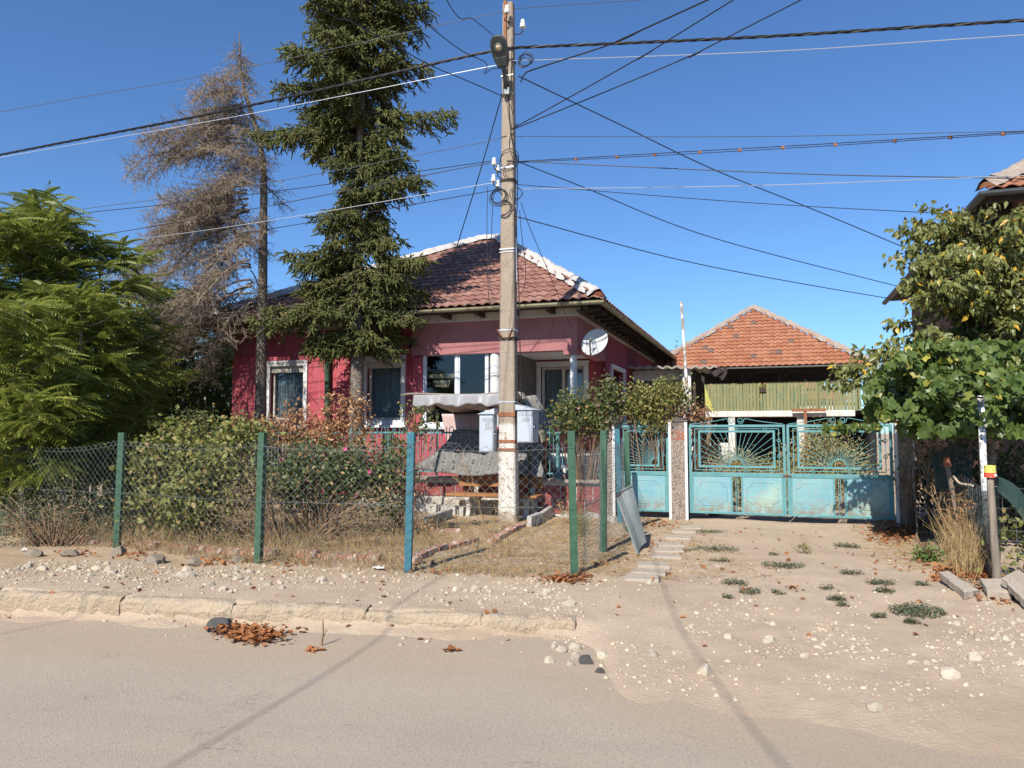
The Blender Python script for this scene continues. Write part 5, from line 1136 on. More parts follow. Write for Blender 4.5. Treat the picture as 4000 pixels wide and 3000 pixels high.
# ------------------------------------------------------------------ edging blocks, bricks, slabs
blk = [((1663, 2055), (1758, 2022), .15, 'ribbed'), ((1770, 2010), (1800, 1994), .14, ''), ((1632, 2000), (1716, 2004), .16, 'ribbed'), ((1722, 2008), (1790, 2008), .16, 'ribbed'), ((1800, 2016), (1816, 2010), .16, ''), ((2068, 2060), (2106, 2044), .17, 'ribbed'), ((2108, 2042), (2158, 2012), .15, ''), ((2162, 2012), (2240, 2022), .11, 'ribbed'), ((2290, 2020), (2345, 2030), .1, ''), ((2352, 2038), (2405, 2046), .11, '')]
labs = ['dark-faced broken edging block left of the bench front', 'short edging block next to the bench leg', 'ribbed pale edging block under the canopy post', 'ribbed pale edging block below the rubble base', 'small stub of edging block beside the bench leg', 'ribbed edging block at the foot of the utility pole', 'edging block slanting from the pole toward the plinth', 'low pale edging block along the tiled plinth', 'half-buried pale edging block near the chicken wire', 'whitish edging block at the foot of the domed gate post']
for (p, q, h, k), lab in zip(blk, labs):
    a, b = G(*p), G(*q); d = (b - a); yaw = math.atan2(d.y, d.x); ln = d.length
    o = MB(); zb = zg1(a.x, a.y); N = 8 if k else 1
    if k:
        o.grid(lambda u, v: Vector((ln * u, -.035 - .008 * math.sin(u * ln * 150), -.03 + (h + .03) * v)), max(8, int(ln * 60)), 1); o.box((0, -.033, -.03), (ln, .04, h))
    else: o.box((0, -.04, -.03), (ln, .04, h))
    e = thing('edging_block', lab, 'edging block', (a.x, a.y, zb), frame=False); e.rotation_euler = (random.uniform(-.06, .06), random.uniform(-.04, .04), yaw)
    me = o.mesh('block', m_conc); ob = bpy.data.objects.new('block', me); col.objects.link(ob); ob.parent = e
m_brickp = mat('painted_brick', (.30, .14, .105), (.36, .20, .155), 7, rough=.9, bump=.5, bscale=25, c3=(.50, .46, .42), s3=8, obj=.18)
def rough_brick():
    mb = MB(); mb.grid(lambda u, v: Vector((0, 0, 0)), 1, 1); mb = MB()
    def f(x, y, z): nn = Vector((mnoise.noise(Vector((x * 14, y * 14, z * 14))), mnoise.noise(Vector((x * 14 + 5, y * 14, z * 14))), mnoise.noise(Vector((x * 14, y * 14 + 9, z * 14))))) * .009; return Vector((x, y, z)) + nn
    nx, ny, nz = 5, 2, 2; lx, ly, lz = .25, .12, .07
    for ax in range(6):
        if ax < 2: mb.grid(lambda u, v: f(u * lx, v * ly, lz if ax else 0), nx, ny)
        elif ax < 4: mb.grid(lambda u, v: f(u * lx, ly if ax == 3 else 0, v * lz), nx, nz)
        else: mb.grid(lambda u, v: f(lx if ax == 5 else 0, u * ly, v * lz), ny, nz)
    return mb.mesh('brick', m_brickp)
bme = [rough_brick() for _ in range(1)]
def brick_row(pts, lab, n, gap=.01, skip=()):
    e = thing('brick_edging', lab, 'brick row', (*[getattr(G(*pts[0]), c_) for c_ in 'xy'], 0), frame=False)
    P3 = [G(*p) for p in pts]; acc = [0]
    for a, b in zip(P3[:-1], P3[1:]): acc.append(acc[-1] + (b - a).length)
    n = int(acc[-1] / (.25 + gap))
    for i in range(n):
        if i in skip: continue
        s = (i + .0) * (.25 + gap); k = 0
        while k < len(acc) - 2 and s > acc[k + 1]: k += 1
        p = P3[k].lerp(P3[k + 1], (s - acc[k]) / (acc[k + 1] - acc[k])); d = P3[k + 1] - P3[k]
        link('brick', bme[0], e, (p.x, p.y, zg1(p.x, p.y) - .01 + random.uniform(-.012, .008)), (random.uniform(-.12, .12), random.uniform(-.06, .06), math.atan2(d.y, d.x) + random.uniform(-.09, .09)))
brick_row([(240, 2128), (480, 2140), (1000, 2176), (1560, 2196)], 'row of reddish bricks edging the rose bed behind the chain-link', 20, skip=(6, 13))
brick_row([(1565, 2198), (1600, 2205), (1700, 2165), (1780, 2140), (1900, 2110)], 'broken reddish brick edging curving toward the pole', 8)
brick_row([(1672, 2088), (1835, 2080)], 'straight row of pink bricks in front of the edging blocks', 4)
brick_row([(1935, 2125), (2062, 2052)], 'dark shaded row of bricks leading to the foot of the pole', 6, gap=.0)
# grey stepping slabs beside the driveway
slabs = [((2510, 2262), .34), ((2535, 2235), .36), ((2552, 2208), .36), ((2600, 2176), .36), ((2612, 2152), .36), ((2618, 2132), .34), ((2650, 2108), .36), ((2672, 2086), .36), ((2700, 2066), .34)]
m_slab = mat('concrete_slab', (.33, .28, .225), (.38, .325, .265), 6, rough=.95, bump=.5, bscale=50, c3=(.3, .25, .2), s3=5)
for i, (p, s_) in enumerate(slabs):
    q = G(*p); mb = MB(); zz = zg1(q.x, q.y); mb.box((-s_ / 2, -.15, -.03), (s_ / 2, .15, .018)); me = mb.mesh('slab', m_slab)
    o = bpy.data.objects.new('paving_slab', me); col.objects.link(o); o.location = (q.x, q.y, zz + .012); o.rotation_euler = (random.uniform(-.03, .03), random.uniform(-.03, .03), -.15 + random.uniform(-.1, .1)); md = o.modifiers.new('bevel', 'BEVEL'); md.width = .008
    tag(o, 'grey concrete stepping slab in the line beside the driveway', 'paving slab', 'stepping slabs beside the driveway')
# broken concrete slabs at the corner of the neighbour's fence
for pts, lab, tl in (([(3667, 2278), (3700, 2272), (3820, 2325), (3772, 2338)], 'tilted broken concrete slab nearest the driveway leaves', .06), ([(3830, 2302), (3935, 2306), (3950, 2340), (3860, 2335)], 'flat broken concrete slab below the tin-capped post', .05), ([(3915, 2330), (3985, 2290), (4060, 2320), (4010, 2372)], 'pale broken concrete slab propped at the street corner', .12)):
    P3 = [G(x, y) for x, y in pts]; b_ = P3[0]; zz = zg1(b_.x, b_.y); e = thing('broken_slab', lab, 'concrete slab', (b_.x, b_.y, zz), frame=False)
    mb = MB(); top = [Vector((p.x, p.y, zz + .055 + tl * (1 if i in (0, 1) else 0))) for i, p in enumerate(P3)]; ring = []
    for i in range(4):
        for k in range(7):
            p = top[i].lerp(top[(i + 1) % 4], k / 7); nn = mnoise.noise_vector(p * 13); ring.append(p + Vector((nn.x, nn.y, nn.z * .3)) * .022)
    cen = sum(top, Vector()) / 4; inner = [p.lerp(cen, .12) + Vector((0, 0, .006)) for p in ring]; low = [p.lerp(cen, .03) - Vector((0, 0, .065)) + mnoise.noise_vector(p * 21) * .012 for p in ring]; n_ = len(ring)
    mb.add(inner + ring + low, [tuple(range(n_))] + [(n_ + i, n_ + (i + 1) % n_, (i + 1) % n_, i) for i in range(n_)] + [(2 * n_ + i, 2 * n_ + (i + 1) % n_, n_ + (i + 1) % n_, n_ + i) for i in range(n_)] + [tuple(range(3 * n_ - 1, 2 * n_ - 1, -1))]); mb.build('slab', m_slab, e)

# ------------------------------------------------------------------ neighbour's yard fence on the right
def log_post(name, lab, p, h, r, lean, m, group=None):
    e = thing(name, lab, 'post', (p.x, p.y, 0), frame=False, group=group); zb = zg1(p.x, p.y) - .1; mb = MB(); pts = []; rs = []
    for k in range(9):
        f = k / 8; pts.append(Vector((p.x + lean[0] * f + .012 * mnoise.noise(Vector((f * 3, p.x, 0))), p.y + lean[1] * f, zb + (h - zb) * f))); rs.append(r * (1.15 - .3 * f) * (1 + .12 * mnoise.noise(Vector((f * 5, p.y, 3)))))
    mb.tube(pts, rs, 9); mb.build('stake', m, e, smooth=True); return pts[-1]
B0 = G(3896, 2292); A0 = Vector((5.62, 9.3, 0)); C0 = Vector((6.62, 11.85, 0))
tB = log_post('wooden_post', 'gnarled wooden fence post capped with a yellow tin', B0, 1.08, .036, (-.02, .0), m_oldwood)
tA = log_post('wooden_post', 'pale leaning wooden fence post capped with a clay pot among dry weeds', A0, 1.10, .031, (-.17, .05), m_oldwood)
tC = log_post('wooden_post', 'dark wooden fence post with a clay pot beside the shaded gate post', C0, 1.08, .034, (-.03, 0), m_oldwood)
for p, lab in ((tA, 'clay pot upturned on the pale leaning fence post'), (tC, 'clay pot upturned on the dark post beside the gate post')):
    e = thing('clay_pot', lab, 'pot', tuple(p), frame=False); mb = MB(); mb.lathe([(.03, -.03), (.045, -.028), (.045, .0), (.041, .002), (.037, .085), (.033, .09), (.001, .09)], p + Vector((0, 0, .0)), 16); mb.build('pot', m_terracotta, e)
e = thing('tin_can', 'yellow printed tin with red band upturned on the gnarled post', 'tin', tuple(tB), frame=False)
t = NT('tin_print'); x_, y_, z_ = t.xyz(); c = t.mix(t.math('LESS_THAN', z_, .028), (.66, .56, .12), (.60, .07, .04))
pr_ = t.math('MULTIPLY', t.math('GREATER_THAN', t.math('SINE', t.math('MULTIPLY', z_, 260)), .1), t.math('GREATER_THAN', t.noise(95, 1), .48)); pr_ = t.math('MULTIPLY', pr_, t.math('GREATER_THAN', z_, .04)); c = t.mix(pr_, c, (.16, .26, .06)); m_tin = t.fin(c, .4, .5)
mb = MB(); mb.lathe([(.054, -.02), (.056, -.016), (.053, -.01), (.051, .09), (.054, .094), (.05, .1), (.001, .098)], tB, 20); mb.build('can', m_tin, e)
q = tB + Vector((.016, -.057, -.0)); mb = MB(); mb.box((q.x - .012, q.y + .002, q.z - .008), (q.x + .016, q.y + .014, q.z + .016)); mb.build('price_label', m_white, e)
q0 = at(3830, 1552, 8.6); sp_ole = thing('steel_pole', 'slim steel pole with peeling white paint in the vine yard', 'pole', (q0.x, q0.y, 0), frame=False)
t = NT('peeling_paint'); c = t.mix(t.ramp(t.noise(18, 5, .7), .44, .5), (.20, .17, .15), (.62, .64, .64)); m_peel = t.fin(c, .7)
mb = MB(); mb.tube([(q0.x + .01, q0.y, -.1), (q0.x, q0.y, 1.93)], .036, 12); mb.build('pole', m_peel, sp_ole, smooth=True)
# wire grid fence
wf = thing('wire_grid_fence', 'rusty square-mesh wire fence strung between the wooden posts', 'fence', tuple(A0), frame=False)
fp3 = [C0, A0, B0, B0 + Vector((2.2, -.75, 0))]; ln3 = [0.0]
for a, b in zip(fp3[:-1], fp3[1:]): ln3.append(ln3[-1] + (b - a).length)
S0, S1 = [], []
def gpt(s, z): return np.array(fence_pt(min(s, ln3[-1]), z / .95, fp3, ln3, .98)) + rng.normal(size=3) * .006
ns = int(ln3[-1] / .11)
G_ = [[gpt(i * .11, j * .105) for j in range(10)] for i in range(ns + 1)]
for i in range(ns + 1):
    for j in range(10):
        if j < 9: S0.append(G_[i][j]); S1.append(G_[i][j + 1])
        if i < ns: S0.append(G_[i][j]); S1.append(G_[i + 1][j])
v, f = sticks(np.array(S0), np.array(S1), .0022, .0022); np_mesh('wire_mesh', v, f, m_wire, wf)
# green shade net: behind the wire, one raised flap, and a sagging fold on the right
t = NT('shade_net'); c = t.mix(t.ramp(t.noise(4, 4), .35, .65), (.020, .045, .042), (.038, .072, .068)); c = t.mix(t.ramp(t.noise(60, 2, stretch=(1, 1, 6)), .5, .6, 0, .5), c, (.012, .026, .024))
tp = t.n('ShaderNodeBsdfTransparent'); mx = t.n('ShaderNodeMixShader'); mx.inputs[0].default_value = .22; m_net = t.fin(c, .8, .2); t.l(t.b.outputs[0], mx.inputs[1]); t.l(tp.outputs[0], mx.inputs[2]); t.l(mx.outputs[0], t.out.inputs[0])
net = thing('shade_net', 'dark green shade net hung along the wire fence and over the tin-capped post', 'net', tuple(B0), frame=False)
def pl3(s): k = 0 if s < ln3[1] else (1 if s < ln3[2] else 2); return fp3[k].lerp(fp3[k + 1], (s - ln3[k]) / (ln3[k + 1] - ln3[k]))
mb = MB(); mb.grid(lambda u, v: (lambda p: Vector((p.x + .1 + .03 * math.sin(u * 31) + .04 * mnoise.noise(Vector((u * 9, v * 3, 0))), p.y + .06, zg1(p.x, p.y) + .02 + (.90 + .06 * math.sin(u * 7)) * v)))(pl3(u * ln3[2])), 50, 10); mb.build('lower_net', m_net, net, smooth=True)
k0, k1, k2, k3 = at(3632, 1760, 10.4), at(3795, 1672, 9.9), at(3815, 1880, 9.3), at(3640, 1920, 10.3)
mb = MB(); mb.grid(lambda u, v: k0.lerp(k1, u).lerp(k3.lerp(k2, u), v) + Vector((.05 * math.sin(u * 7 + v * 3), .06 * math.sin(v * 5 + u * 4), -.10 * math.sin(u * math.pi) * (1 - v))), 16, 12); mb.build('raised_flap', m_net, net, smooth=True)
mb = MB()
def fold(u, v):
    s = ln3[2] - .15 + u * 2.1; p = pl3(min(s, ln3[-1] - .001)); zt = 1.06 - .28 * sm(0, .35, u) - .1 * u + .03 * math.sin(u * 17)
    return Vector((p.x, p.y - .08 - .03 * v - .035 * math.sin(u * 23 + v * 3) * v - .02 * math.sin(u * 57 + v), float(zt) - v * (.10 + .36 * float(sm(.0, .3, u))) + .03 * math.sin(u * 19)))
mb.grid(fold, 40, 12); mb.build('sagging_fold', m_net, net, smooth=True)
ch = thing('rope', 'knotted pale rope slung between the clay-pot post and the net', 'rope', tuple(tA), frame=False)
pts = spline([tA + Vector((.04, -.06, -.14)), at(3750, 1888, 8.9), at(3800, 1897, 8.4)], 10); mb = MB(); mb.tube(pts, [.012 + .007 * math.sin(i * 2.2) for i in range(len(pts))], 6); mb.build('rope', mat('pale_rope', (.5, .42, .32), (.4, .33, .25), 20, rough=.95), ch)

# ------------------------------------------------------------------ trees
def basis(d):
    d = norm(np.asarray(d, float)); a = np.cross(d, [0, 0, 1.0]); a = a / max(np.linalg.norm(a), 1e-6); return d, a, np.cross(a, d)
def prof_fn(table):
    T = np.array(table, float); T = T[T[:, 0].argsort()]
    def f(z, ph):
        l, r = np.interp(z, T[:, 0], T[:, 1]), np.interp(z, T[:, 0], T[:, 2]); c = math.cos(ph)
        k = .5 + .5 * max(-1, min(1, c * 1.7)); return (l * (1 - k) + r * k) * (.72 + .28 * abs(c))
    return f
def trunk_tube(pts, r0, r1, root, m, nm='trunk'):
    S = spline(pts, 8); n = len(S); mb = MB(); mb.tube(S, [r0 + (r1 - r0) * i / (n - 1) for i in range(n)], 10); return mb.build(nm, m, root, smooth=True)
m_spruce = leafmat('spruce_needles', (.080, .098, .024), (.150, .158, .046), None, trans=.15, rough=.7, clump=.9)
m_deadtwig = mat('dead_spruce_twigs', (.215, .165, .115), (.30, .24, .18), 1.2, rough=.95, isl=.35)

def conifer(root, base, H, top, prof, zs_, live, droop, seedv):
    rg = np.random.default_rng(seedv); br = MB(); A0s, A1s, RR = [], [], []; SP0, SP1, SR = [], [], []
    bx, by = base.x, base.y; ph = 0.3
    for z in zs_:
        ph += 2.399 + rg.normal() * .35
        if not live and rg.random() < .6: ph = math.pi + rg.normal() * .95
        tx = bx + (top.x - bx) * max(0, (z - .5) / H); ty = by + (top.y - by) * max(0, (z - .5) / H)
        r = prof(z, ph) * (rg.uniform(.5, 1.15) * (1 - .45 * max(0, -math.sin(ph)) ** 2) * min(1.15, max(.35, .85 + 1.1 * mnoise.noise(Vector((math.cos(ph) * 1.1, math.sin(ph) * 1.1, z * .85))))) if live else rg.uniform(.6, 1.1))
        if r < .12: continue
        o = np.array((tx, ty, z)); out = np.array((math.cos(ph), math.sin(ph), 0))
        dr = droop(z) * rg.uniform(.7, 1.3); n = max(5, int(r / .1)); fs = np.linspace(0, 1, n + 1)
        pts = o + out * (r * fs)[:, None] + np.array((0, 0, 1.)) * (-dr * r * (fs * (1.25 - .45 * fs) if live else fs ** 1.7 * .95 - .12 * fs) + .10 * np.maximum(0, fs - .55) ** 2 * r * (3 if live else 1))[:, None]
        pts[:, :2] += rg.normal(size=(n + 1, 2)).cumsum(0) * .012
        br.tube([Vector(p) for p in pts], [.006 + (.030 if live else .017) * (r / 2) * (1 - f) for f in fs], 5)
        d, a, u = basis(out)
        ts = np.arange(.18 if live else (.12 if z > 6 else .24), 1.0, (.058 if live else (.078 if z > 6 else .11)) / max(r, .25))
        for tt in ts:
            k = min(int(tt * n), n - 1); p = pts[k] + (pts[k + 1] - pts[k]) * (tt * n - k)
            for s in (-1, 1):
                ln = ((.20 + .40 * (1 - tt) ** .6 * min(r, 1.5)) if live else (.22 + .42 * (1 - tt) ** .5 * min(r, 1.6))) * rg.uniform(.55, 1.3)
                dv = d * rg.uniform(.45, .8) + a * s * rg.uniform(.5, 1.0) + np.array((0, 0, -1.)) * (rg.uniform(.15, 1.2) if live else rg.uniform(-.15, 1.3))
                dv = dv / np.linalg.norm(dv); q = p + dv * ln; SP0.append(p); SP1.append(q); SR.append(.005)
                m = max(3, int(ln / (.036 if live else .045)))
                for j in range(m):
                    g = (j + rg.uniform(.2, 1)) / m; b = p + dv * ln * g; e = dv * .9 + rg.normal(size=3) * (.55 if live else .95) + np.array((0, 0, -.25 if live else -.2)); e /= np.linalg.norm(e)
                    L_ = rg.uniform(.09, .20) if live else rg.uniform(.08, .24)
                    A0s.append(b - e * .02); A1s.append(b + e * L_); RR.append(rg.uniform(.010, .019))
            if live and rg.random() < .6:
                e = d * .4 + np.array((0, 0, rg.uniform(.1, .5))) + rg.normal(size=3) * .3; e /= np.linalg.norm(e); A0s.append(p); A1s.append(p + e * rg.uniform(.1, .18)); RR.append(.02)
    br.build('branches', m_bark if live else m_deadbark, root)
    A0s, A1s = np.array(A0s), np.array(A1s)
    v, f = sticks(np.array(SP0), np.array(SP1), .006 if live else .0055, .0025); np_mesh('twigs', v, f, m_twig if live else m_deadtwig, root)
    if live: v, f = spindles(A0s, A1s, np.array(RR)); np_mesh('crown', v, f, m_spruce, root)
    else:
        v1 = sticks(A0s, A1s, .0048, .0028)
        # side spurs on the dead twigs
        n = len(A0s); k = rg.integers(0, n, int(n * 1.1)); t_ = rg.uniform(.2, 1, len(k))[:, None]; b = A0s[k] + (A1s[k] - A0s[k]) * t_; e = norm(norm(A1s[k] - A0s[k]) * .7 + rg.normal(size=(len(k), 3)) * .6)
        v2 = sticks(b, b + e * rg.uniform(.04, .11, len(k))[:, None], .0036, .0024); v, f = cat_geo([v1, v2]); np_mesh('crown', v, f, m_deadtwig, root)
    return len(A0s)
zy = lambda y, d: 1.5 + (1690 - y) / 2900 * d
Dl = 16.0; lb = at(1390, 1690, Dl); lb.z = 0
spr = thing('spruce_tree', 'tall living green spruce in front of the red house', 'tree', (lb.x, lb.y, 0), frame=False)
ltop = Vector((lb.x + .05, lb.y, 15.0))
trunk_tube([(lb.x, lb.y, -.1), (lb.x + .01, lb.y, 3), (lb.x - .02, lb.y, 6), (lb.x + .03, lb.y, 10), (ltop.x, ltop.y, 14.8)], .175, .03, spr, m_bark)
tb = [(zy(y, Dl), l, r) for y, l, r in ((-480, 1.1, 1.0), (-300, 1.7, 1.4), (-150, 2.1, 1.6), (0, 2.3, 1.7), (150, 2.4, 1.75), (300, 2.8, 1.75), (430, 2.8, 1.65), (500, 2.4, 1.6), (560, 1.1, 1.65), (640, .8, 1.65), (740, .8, 1.6), (800, .8, 1.0), (860, 2.1, 1.2), (1000, 2.3, 1.6), (1150, 2.1, 1.65), (1250, 1.4, 1.5), (1330, 1.2, .9), (1400, .5, .5), (1460, .2, .3))]
zsl = np.concatenate([np.full(8, z0_) + rng.normal(size=8) * .10 for z0_ in np.arange(zy(1330, Dl), 14.2, .40)])
conifer(spr, lb, 13.5, ltop, prof_fn(tb), zsl, True, lambda z: .22 if z > 6 else .45, 3)
Dd = 16.9; db = at(1018, 1690, Dd); db.z = 0
dsp = thing('dead_spruce', 'dead grey-brown spruce without needles left of the living one', 'tree', (db.x, db.y, 0), frame=False)
dtop = at(935, 125, Dd)
trunk_tube([(db.x, db.y, -.1), (db.x - .02, db.y, 3), (db.x - .04, db.y, 6), (db.x - .12, db.y, 8), (dtop.x + .1, dtop.y, dtop.z - 1.2), dtop], .15, .008, dsp, m_bark)
sc = Dd / 2900
tb = [(zy(y, Dd), l * sc, r * sc) for y, l, r in ((90, 12, 12), (200, 60, 60), (280, 150, 55), (360, 290, 60), (470, 350, 100), (560, 430, 150), (660, 470, 180), (800, 540, 120), (960, 560, 80), (1080, 560, 60), (1200, 450, 40), (1330, 130, 25), (1400, 40, 20))]
zsd = np.concatenate([np.full(5, z0_) + rng.normal(size=5) * .13 for z0_ in np.arange(zy(1180, Dd), dtop.z - .3, .42)])
class _P: pass
def dprof(z, ph):
    c = math.cos(ph); f = prof_fn(tb)(z, ph); return f * (1 if c < 0 else 1.0)
conifer(dsp, db, dtop.z, dtop, dprof, zsd, False, lambda z: .42 + .62 * max(0, min(1, (8.6 - z) / 3.6)), 5)

# ailanthus thicket: stems with rosettes of pinnate fronds
def frond_template(np_=11):
    V_, F_ = [], []
    def arch(s): return np.array((0, s, .10 * s - .42 * s * s))
    for k in range(np_):
        s = .16 + .84 * k / np_; c = arch(s); ln = .20 * (1 - .45 * abs(s - .45) - .25 * max(0, s - .7))
        for sd in (-1, 1):
            d = np.array((sd * .85, .34, -.40)); d /= np.linalg.norm(d); n0 = len(V_); w = np.array((0, .9, .35)) * .034
            V_ += [c, c + d * ln * .4 - w + (0, 0, .01), c + d * ln, c + d * ln * .4 + w + (0, 0, .01)]; F_ += [(n0, n0 + 1, n0 + 2), (n0, n0 + 2, n0 + 3)]
    n0 = len(V_); c = arch(.97); V_ += [c, c + (-.03, .07, -.03), c + (0, .16, -.1), c + (.03, .07, -.03)]; F_ += [(n0, n0 + 1, n0 + 2), (n0, n0 + 2, n0 + 3)]
    for k in range(4):
        a, b = arch(k / 4), arch((k + 1) / 4); n0 = len(V_); V_ += [a + (-.006, 0, 0), a + (.006, 0, 0), b + (.005, 0, 0), b + (-.005, 0, 0)]; F_ += [(n0, n0 + 1, n0 + 2), (n0, n0 + 2, n0 + 3)]
    return np.array(V_), np.array(F_)
FT = frond_template()
m_ail = leafmat('ailanthus_leaf', (.165, .21, .036), (.275, .305, .064), (.38, .35, .05), .03, trans=.46, rough=.45, clump=.7)
m_stem = mat('pale_stem', (.22, .19, .15), (.30, .25, .19), 8, rough=.9)
def ailanthus(lab, px, ytop, d, nb, spread, flen, seedv, low=.25):
    rg = np.random.default_rng(seedv); top = at(px, ytop, d); b = Vector((top.x + rg.uniform(-.25, .25), d + rg.uniform(-.2, .2), 0)); H = top.z - .25
    root = thing('ailanthus_tree', lab, 'tree', (b.x, b.y, 0), frame=False)
    axis = lambda f: np.array((b.x + (top.x - b.x) * f + .06 * math.sin(f * 5 + px), b.y, H * f))
    mb = MB(); mb.tube([Vector(axis(k / 8)) for k in range(9)], [.05 * (1 - k / 10) + .006 for k in range(9)], 7); pos, fw, sz = [], [], []
    tips = [(axis(1.0), 13)]
    for k in range(int(nb * 1.7)):
        f = low + (.97 - low) * (k + rg.random()) / int(nb * 1.7); a = rg.uniform(0, 6.283); r = spread * (.95 - .45 * f * f) * rg.uniform(.5, 1.1); o = axis(f); e = o + np.array((math.cos(a) * r, math.sin(a) * r, r * rg.uniform(.25, .6)))
        mb.tube([Vector(o), Vector((o + e) / 2 + (0, 0, -.04)), Vector(e)], [.016, .012, .007], 5); tips.append((e, rg.integers(11, 16))); tips.append((o * .3 + e * .7, 9))
        tips.append(((o + e) / 2, 9))
    for e, n in tips:
        a0 = rg.uniform(0, 6.283)
        for k in range(n):
            a = a0 + k * 2.399; el = rg.uniform(-.4, .6); fw.append((math.cos(a) * math.cos(el), math.sin(a) * math.cos(el), math.sin(el))); pos.append(e + rg.normal(size=3) * .04); sz.append(flen * .66 * rg.uniform(.6, 1.2))
    mb.build('trunk', m_stem, root); pos, fw = np.array(pos), np.array(fw); up = np.tile((0, 0, 1.), (len(pos), 1)) + rg.normal(size=(len(pos), 3)) * .35 + np.array((-.15, -.35, 0))
    x, y, z = axes_from(fw, up); v, f = instance(FT[0], FT[1], pos, x, y, z, np.array(sz)); np_mesh('crown', v, f, m_ail, root)
AIL = [('tallest ailanthus with a feathery crest left of the dead spruce', 175, 735, 13.2, 20, 1.35, .82), ('round-topped ailanthus close beside the tallest stem on its street side', 80, 775, 12.9, 18, 1.2, .8), ('ailanthus between the tallest stem and the dead spruce boughs', 275, 820, 13.6, 18, 1.2, .8), ('ailanthus with yellowing fronds at the thicket edge by the street', -10, 800, 12.3, 18, 1.2, .8), ('ailanthus next to the dead spruce branches', 375, 900, 13.9, 20, 1.3, .8), ('slim ailanthus stem behind the chain-link end', 280, 1090, 12.0, 14, 1.0, .74), ('young ailanthus with arching fronds over the chain-link fence', 110, 1130, 10.9, 16, .9, .72), ('dark ailanthus in the middle of the thicket', 470, 1190, 15.5, 18, 1.2, .8), ('low ailanthus sapling drooping fronds onto the fence', 215, 1500, 10.9, 10, .7, .62), ('small ailanthus sapling at the left fence post', 30, 1480, 10.6, 10, .7, .62), ('ailanthus standing behind the dead branches', 590, 1080, 18.5, 18, 1.5, .82), ('ailanthus near the left wall of the red house', 740, 1120, 20.5, 16, 1.5, .82), ('ailanthus peeping round the corner of the red house', 850, 1200, 21.5, 16, 1.4, .8), ('ailanthus at the outer left of the thicket', -120, 860, 13.0, 16, 1.3, .8), ('low ailanthus before the stone pillar', 330, 1330, 12.6, 12, .9, .7)]
for i, a in enumerate(AIL): ailanthus(*a, seedv=100 + i, low=.18 if a[3] < 13 else .1)

# ------------------------------------------------------------------ generic leafy shrubs and broadleaf crowns
def bush(name, lab, cat, blobs, n, size, m, wd=.6, stem_m=None, clump=.16, base=None, up=.5, ntip=None, seedv=1, droopy=0.0, flowers=None, stemr=.007):
    """blobs: (x, y, z, rx, ry, rz, weight); leaves sit in clumps at stem tips inside the blobs"""
    rg = np.random.default_rng(seedv); bl = np.array(blobs, float); w = bl[:, 6] / bl[:, 6].sum(); ntip = ntip or max(20, n // 45)
    b = base or (bl[:, 0].mean(), bl[:, 1].mean(), zg1(bl[:, 0].mean(), bl[:, 1].mean()))
    root = thing(name, lab, cat, b, frame=False); k = rg.choice(len(bl), ntip, p=w); u = norm(rg.normal(size=(ntip, 3))) * (rg.random((ntip, 1)) ** .45)
    tips = bl[k, :3] + u * bl[k, 3:6]; tips[:, 2] = np.maximum(tips[:, 2], b[2] + .08)
    mb = MB(); st = rg.choice(ntip, min(ntip, 60), replace=False)
    for i in st:
        e = tips[i]; o = np.array((b[0] + (e[0] - b[0]) * .25 + rg.normal() * .05, b[1] + (e[1] - b[1]) * .25, b[2] - .02)); md = (o + e) / 2 + np.array((0, 0, .12)) + rg.normal(size=3) * .06
        mb.tube(spline([Vector(o), Vector(md), Vector(e)], 4), [stemr * (1.4 - i_ / 9) for i_ in range(9)], 4, cap=False)
    mb.build('stems', stem_m or m_twig, root)
    j = rg.integers(0, ntip, n); pos = tips[j] + rg.normal(size=(n, 3)) * clump * np.array((1, 1, .8)); pos[:, 2] = np.maximum(pos[:, 2], b[2] + .02)
    fw = rg.normal(size=(n, 3)); fw[:, 2] -= droopy; upv = rg.normal(size=(n, 3)) * .7 + np.array((-.15, -.45, up + .35))
    leaves('foliage', pos, fw, upv, size * rg.uniform(.6, 1.25, n), m, root, wd)
    if flowers:
        nf, fm, fs = flowers; ii_ = rg.choice(ntip, nf, replace=False); order = sorted(ii_, key=lambda q: tips[q][1])
        for q in order:
            fl = MB(); c = Vector(tips[q]) + Vector((rg.normal() * .03, -clump * 1.1, .03))
            for a_ in range(9):
                an = a_ * 2.399; rr = fs * (.35 + .65 * a_ / 9); d_ = Vector((math.cos(an), -.35, math.sin(an))); t_ = Vector((-math.sin(an), 0, math.cos(an)))
                fl.add([c, c + d_ * rr * .6 + t_ * rr * .4, c + d_ * rr + Vector((0, -.2 * rr, 0)), c + d_ * rr * .6 - t_ * rr * .4], [(0, 1, 2, 3)])
            fl.build('flower', fm, root)
    return root
m_rose = leafmat('rose_leaf', (.075, .100, .030), (.145, .165, .056), (.34, .22, .07), .06, trans=.22, rough=.5)
m_rose2 = leafmat('dark_rose_leaf', (.060, .088, .032), (.12, .145, .055), (.28, .17, .07), .07, trans=.2, rough=.5)
m_yg = leafmat('yellow_green_leaf', (.155, .17, .042), (.27, .265, .08), (.38, .27, .11), .09, trans=.3, rough=.5)
m_brownleaf = leafmat('withered_leaf', (.26, .12, .055), (.40, .21, .10), (.48, .30, .16), .2, trans=.2, rough=.8)
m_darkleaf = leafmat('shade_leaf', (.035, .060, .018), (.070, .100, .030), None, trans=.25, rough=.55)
m_weed = leafmat('grey_green_weed', (.10, .115, .06), (.17, .17, .09), (.34, .27, .15), .25, trans=.2, rough=.7)
m_petal = mat('magenta_petal', (.42, .03, .14), (.55, .12, .25), 20, rough=.6); m_petal2 = mat('pink_petal', (.62, .32, .32), (.68, .5, .46), 20, rough=.6)
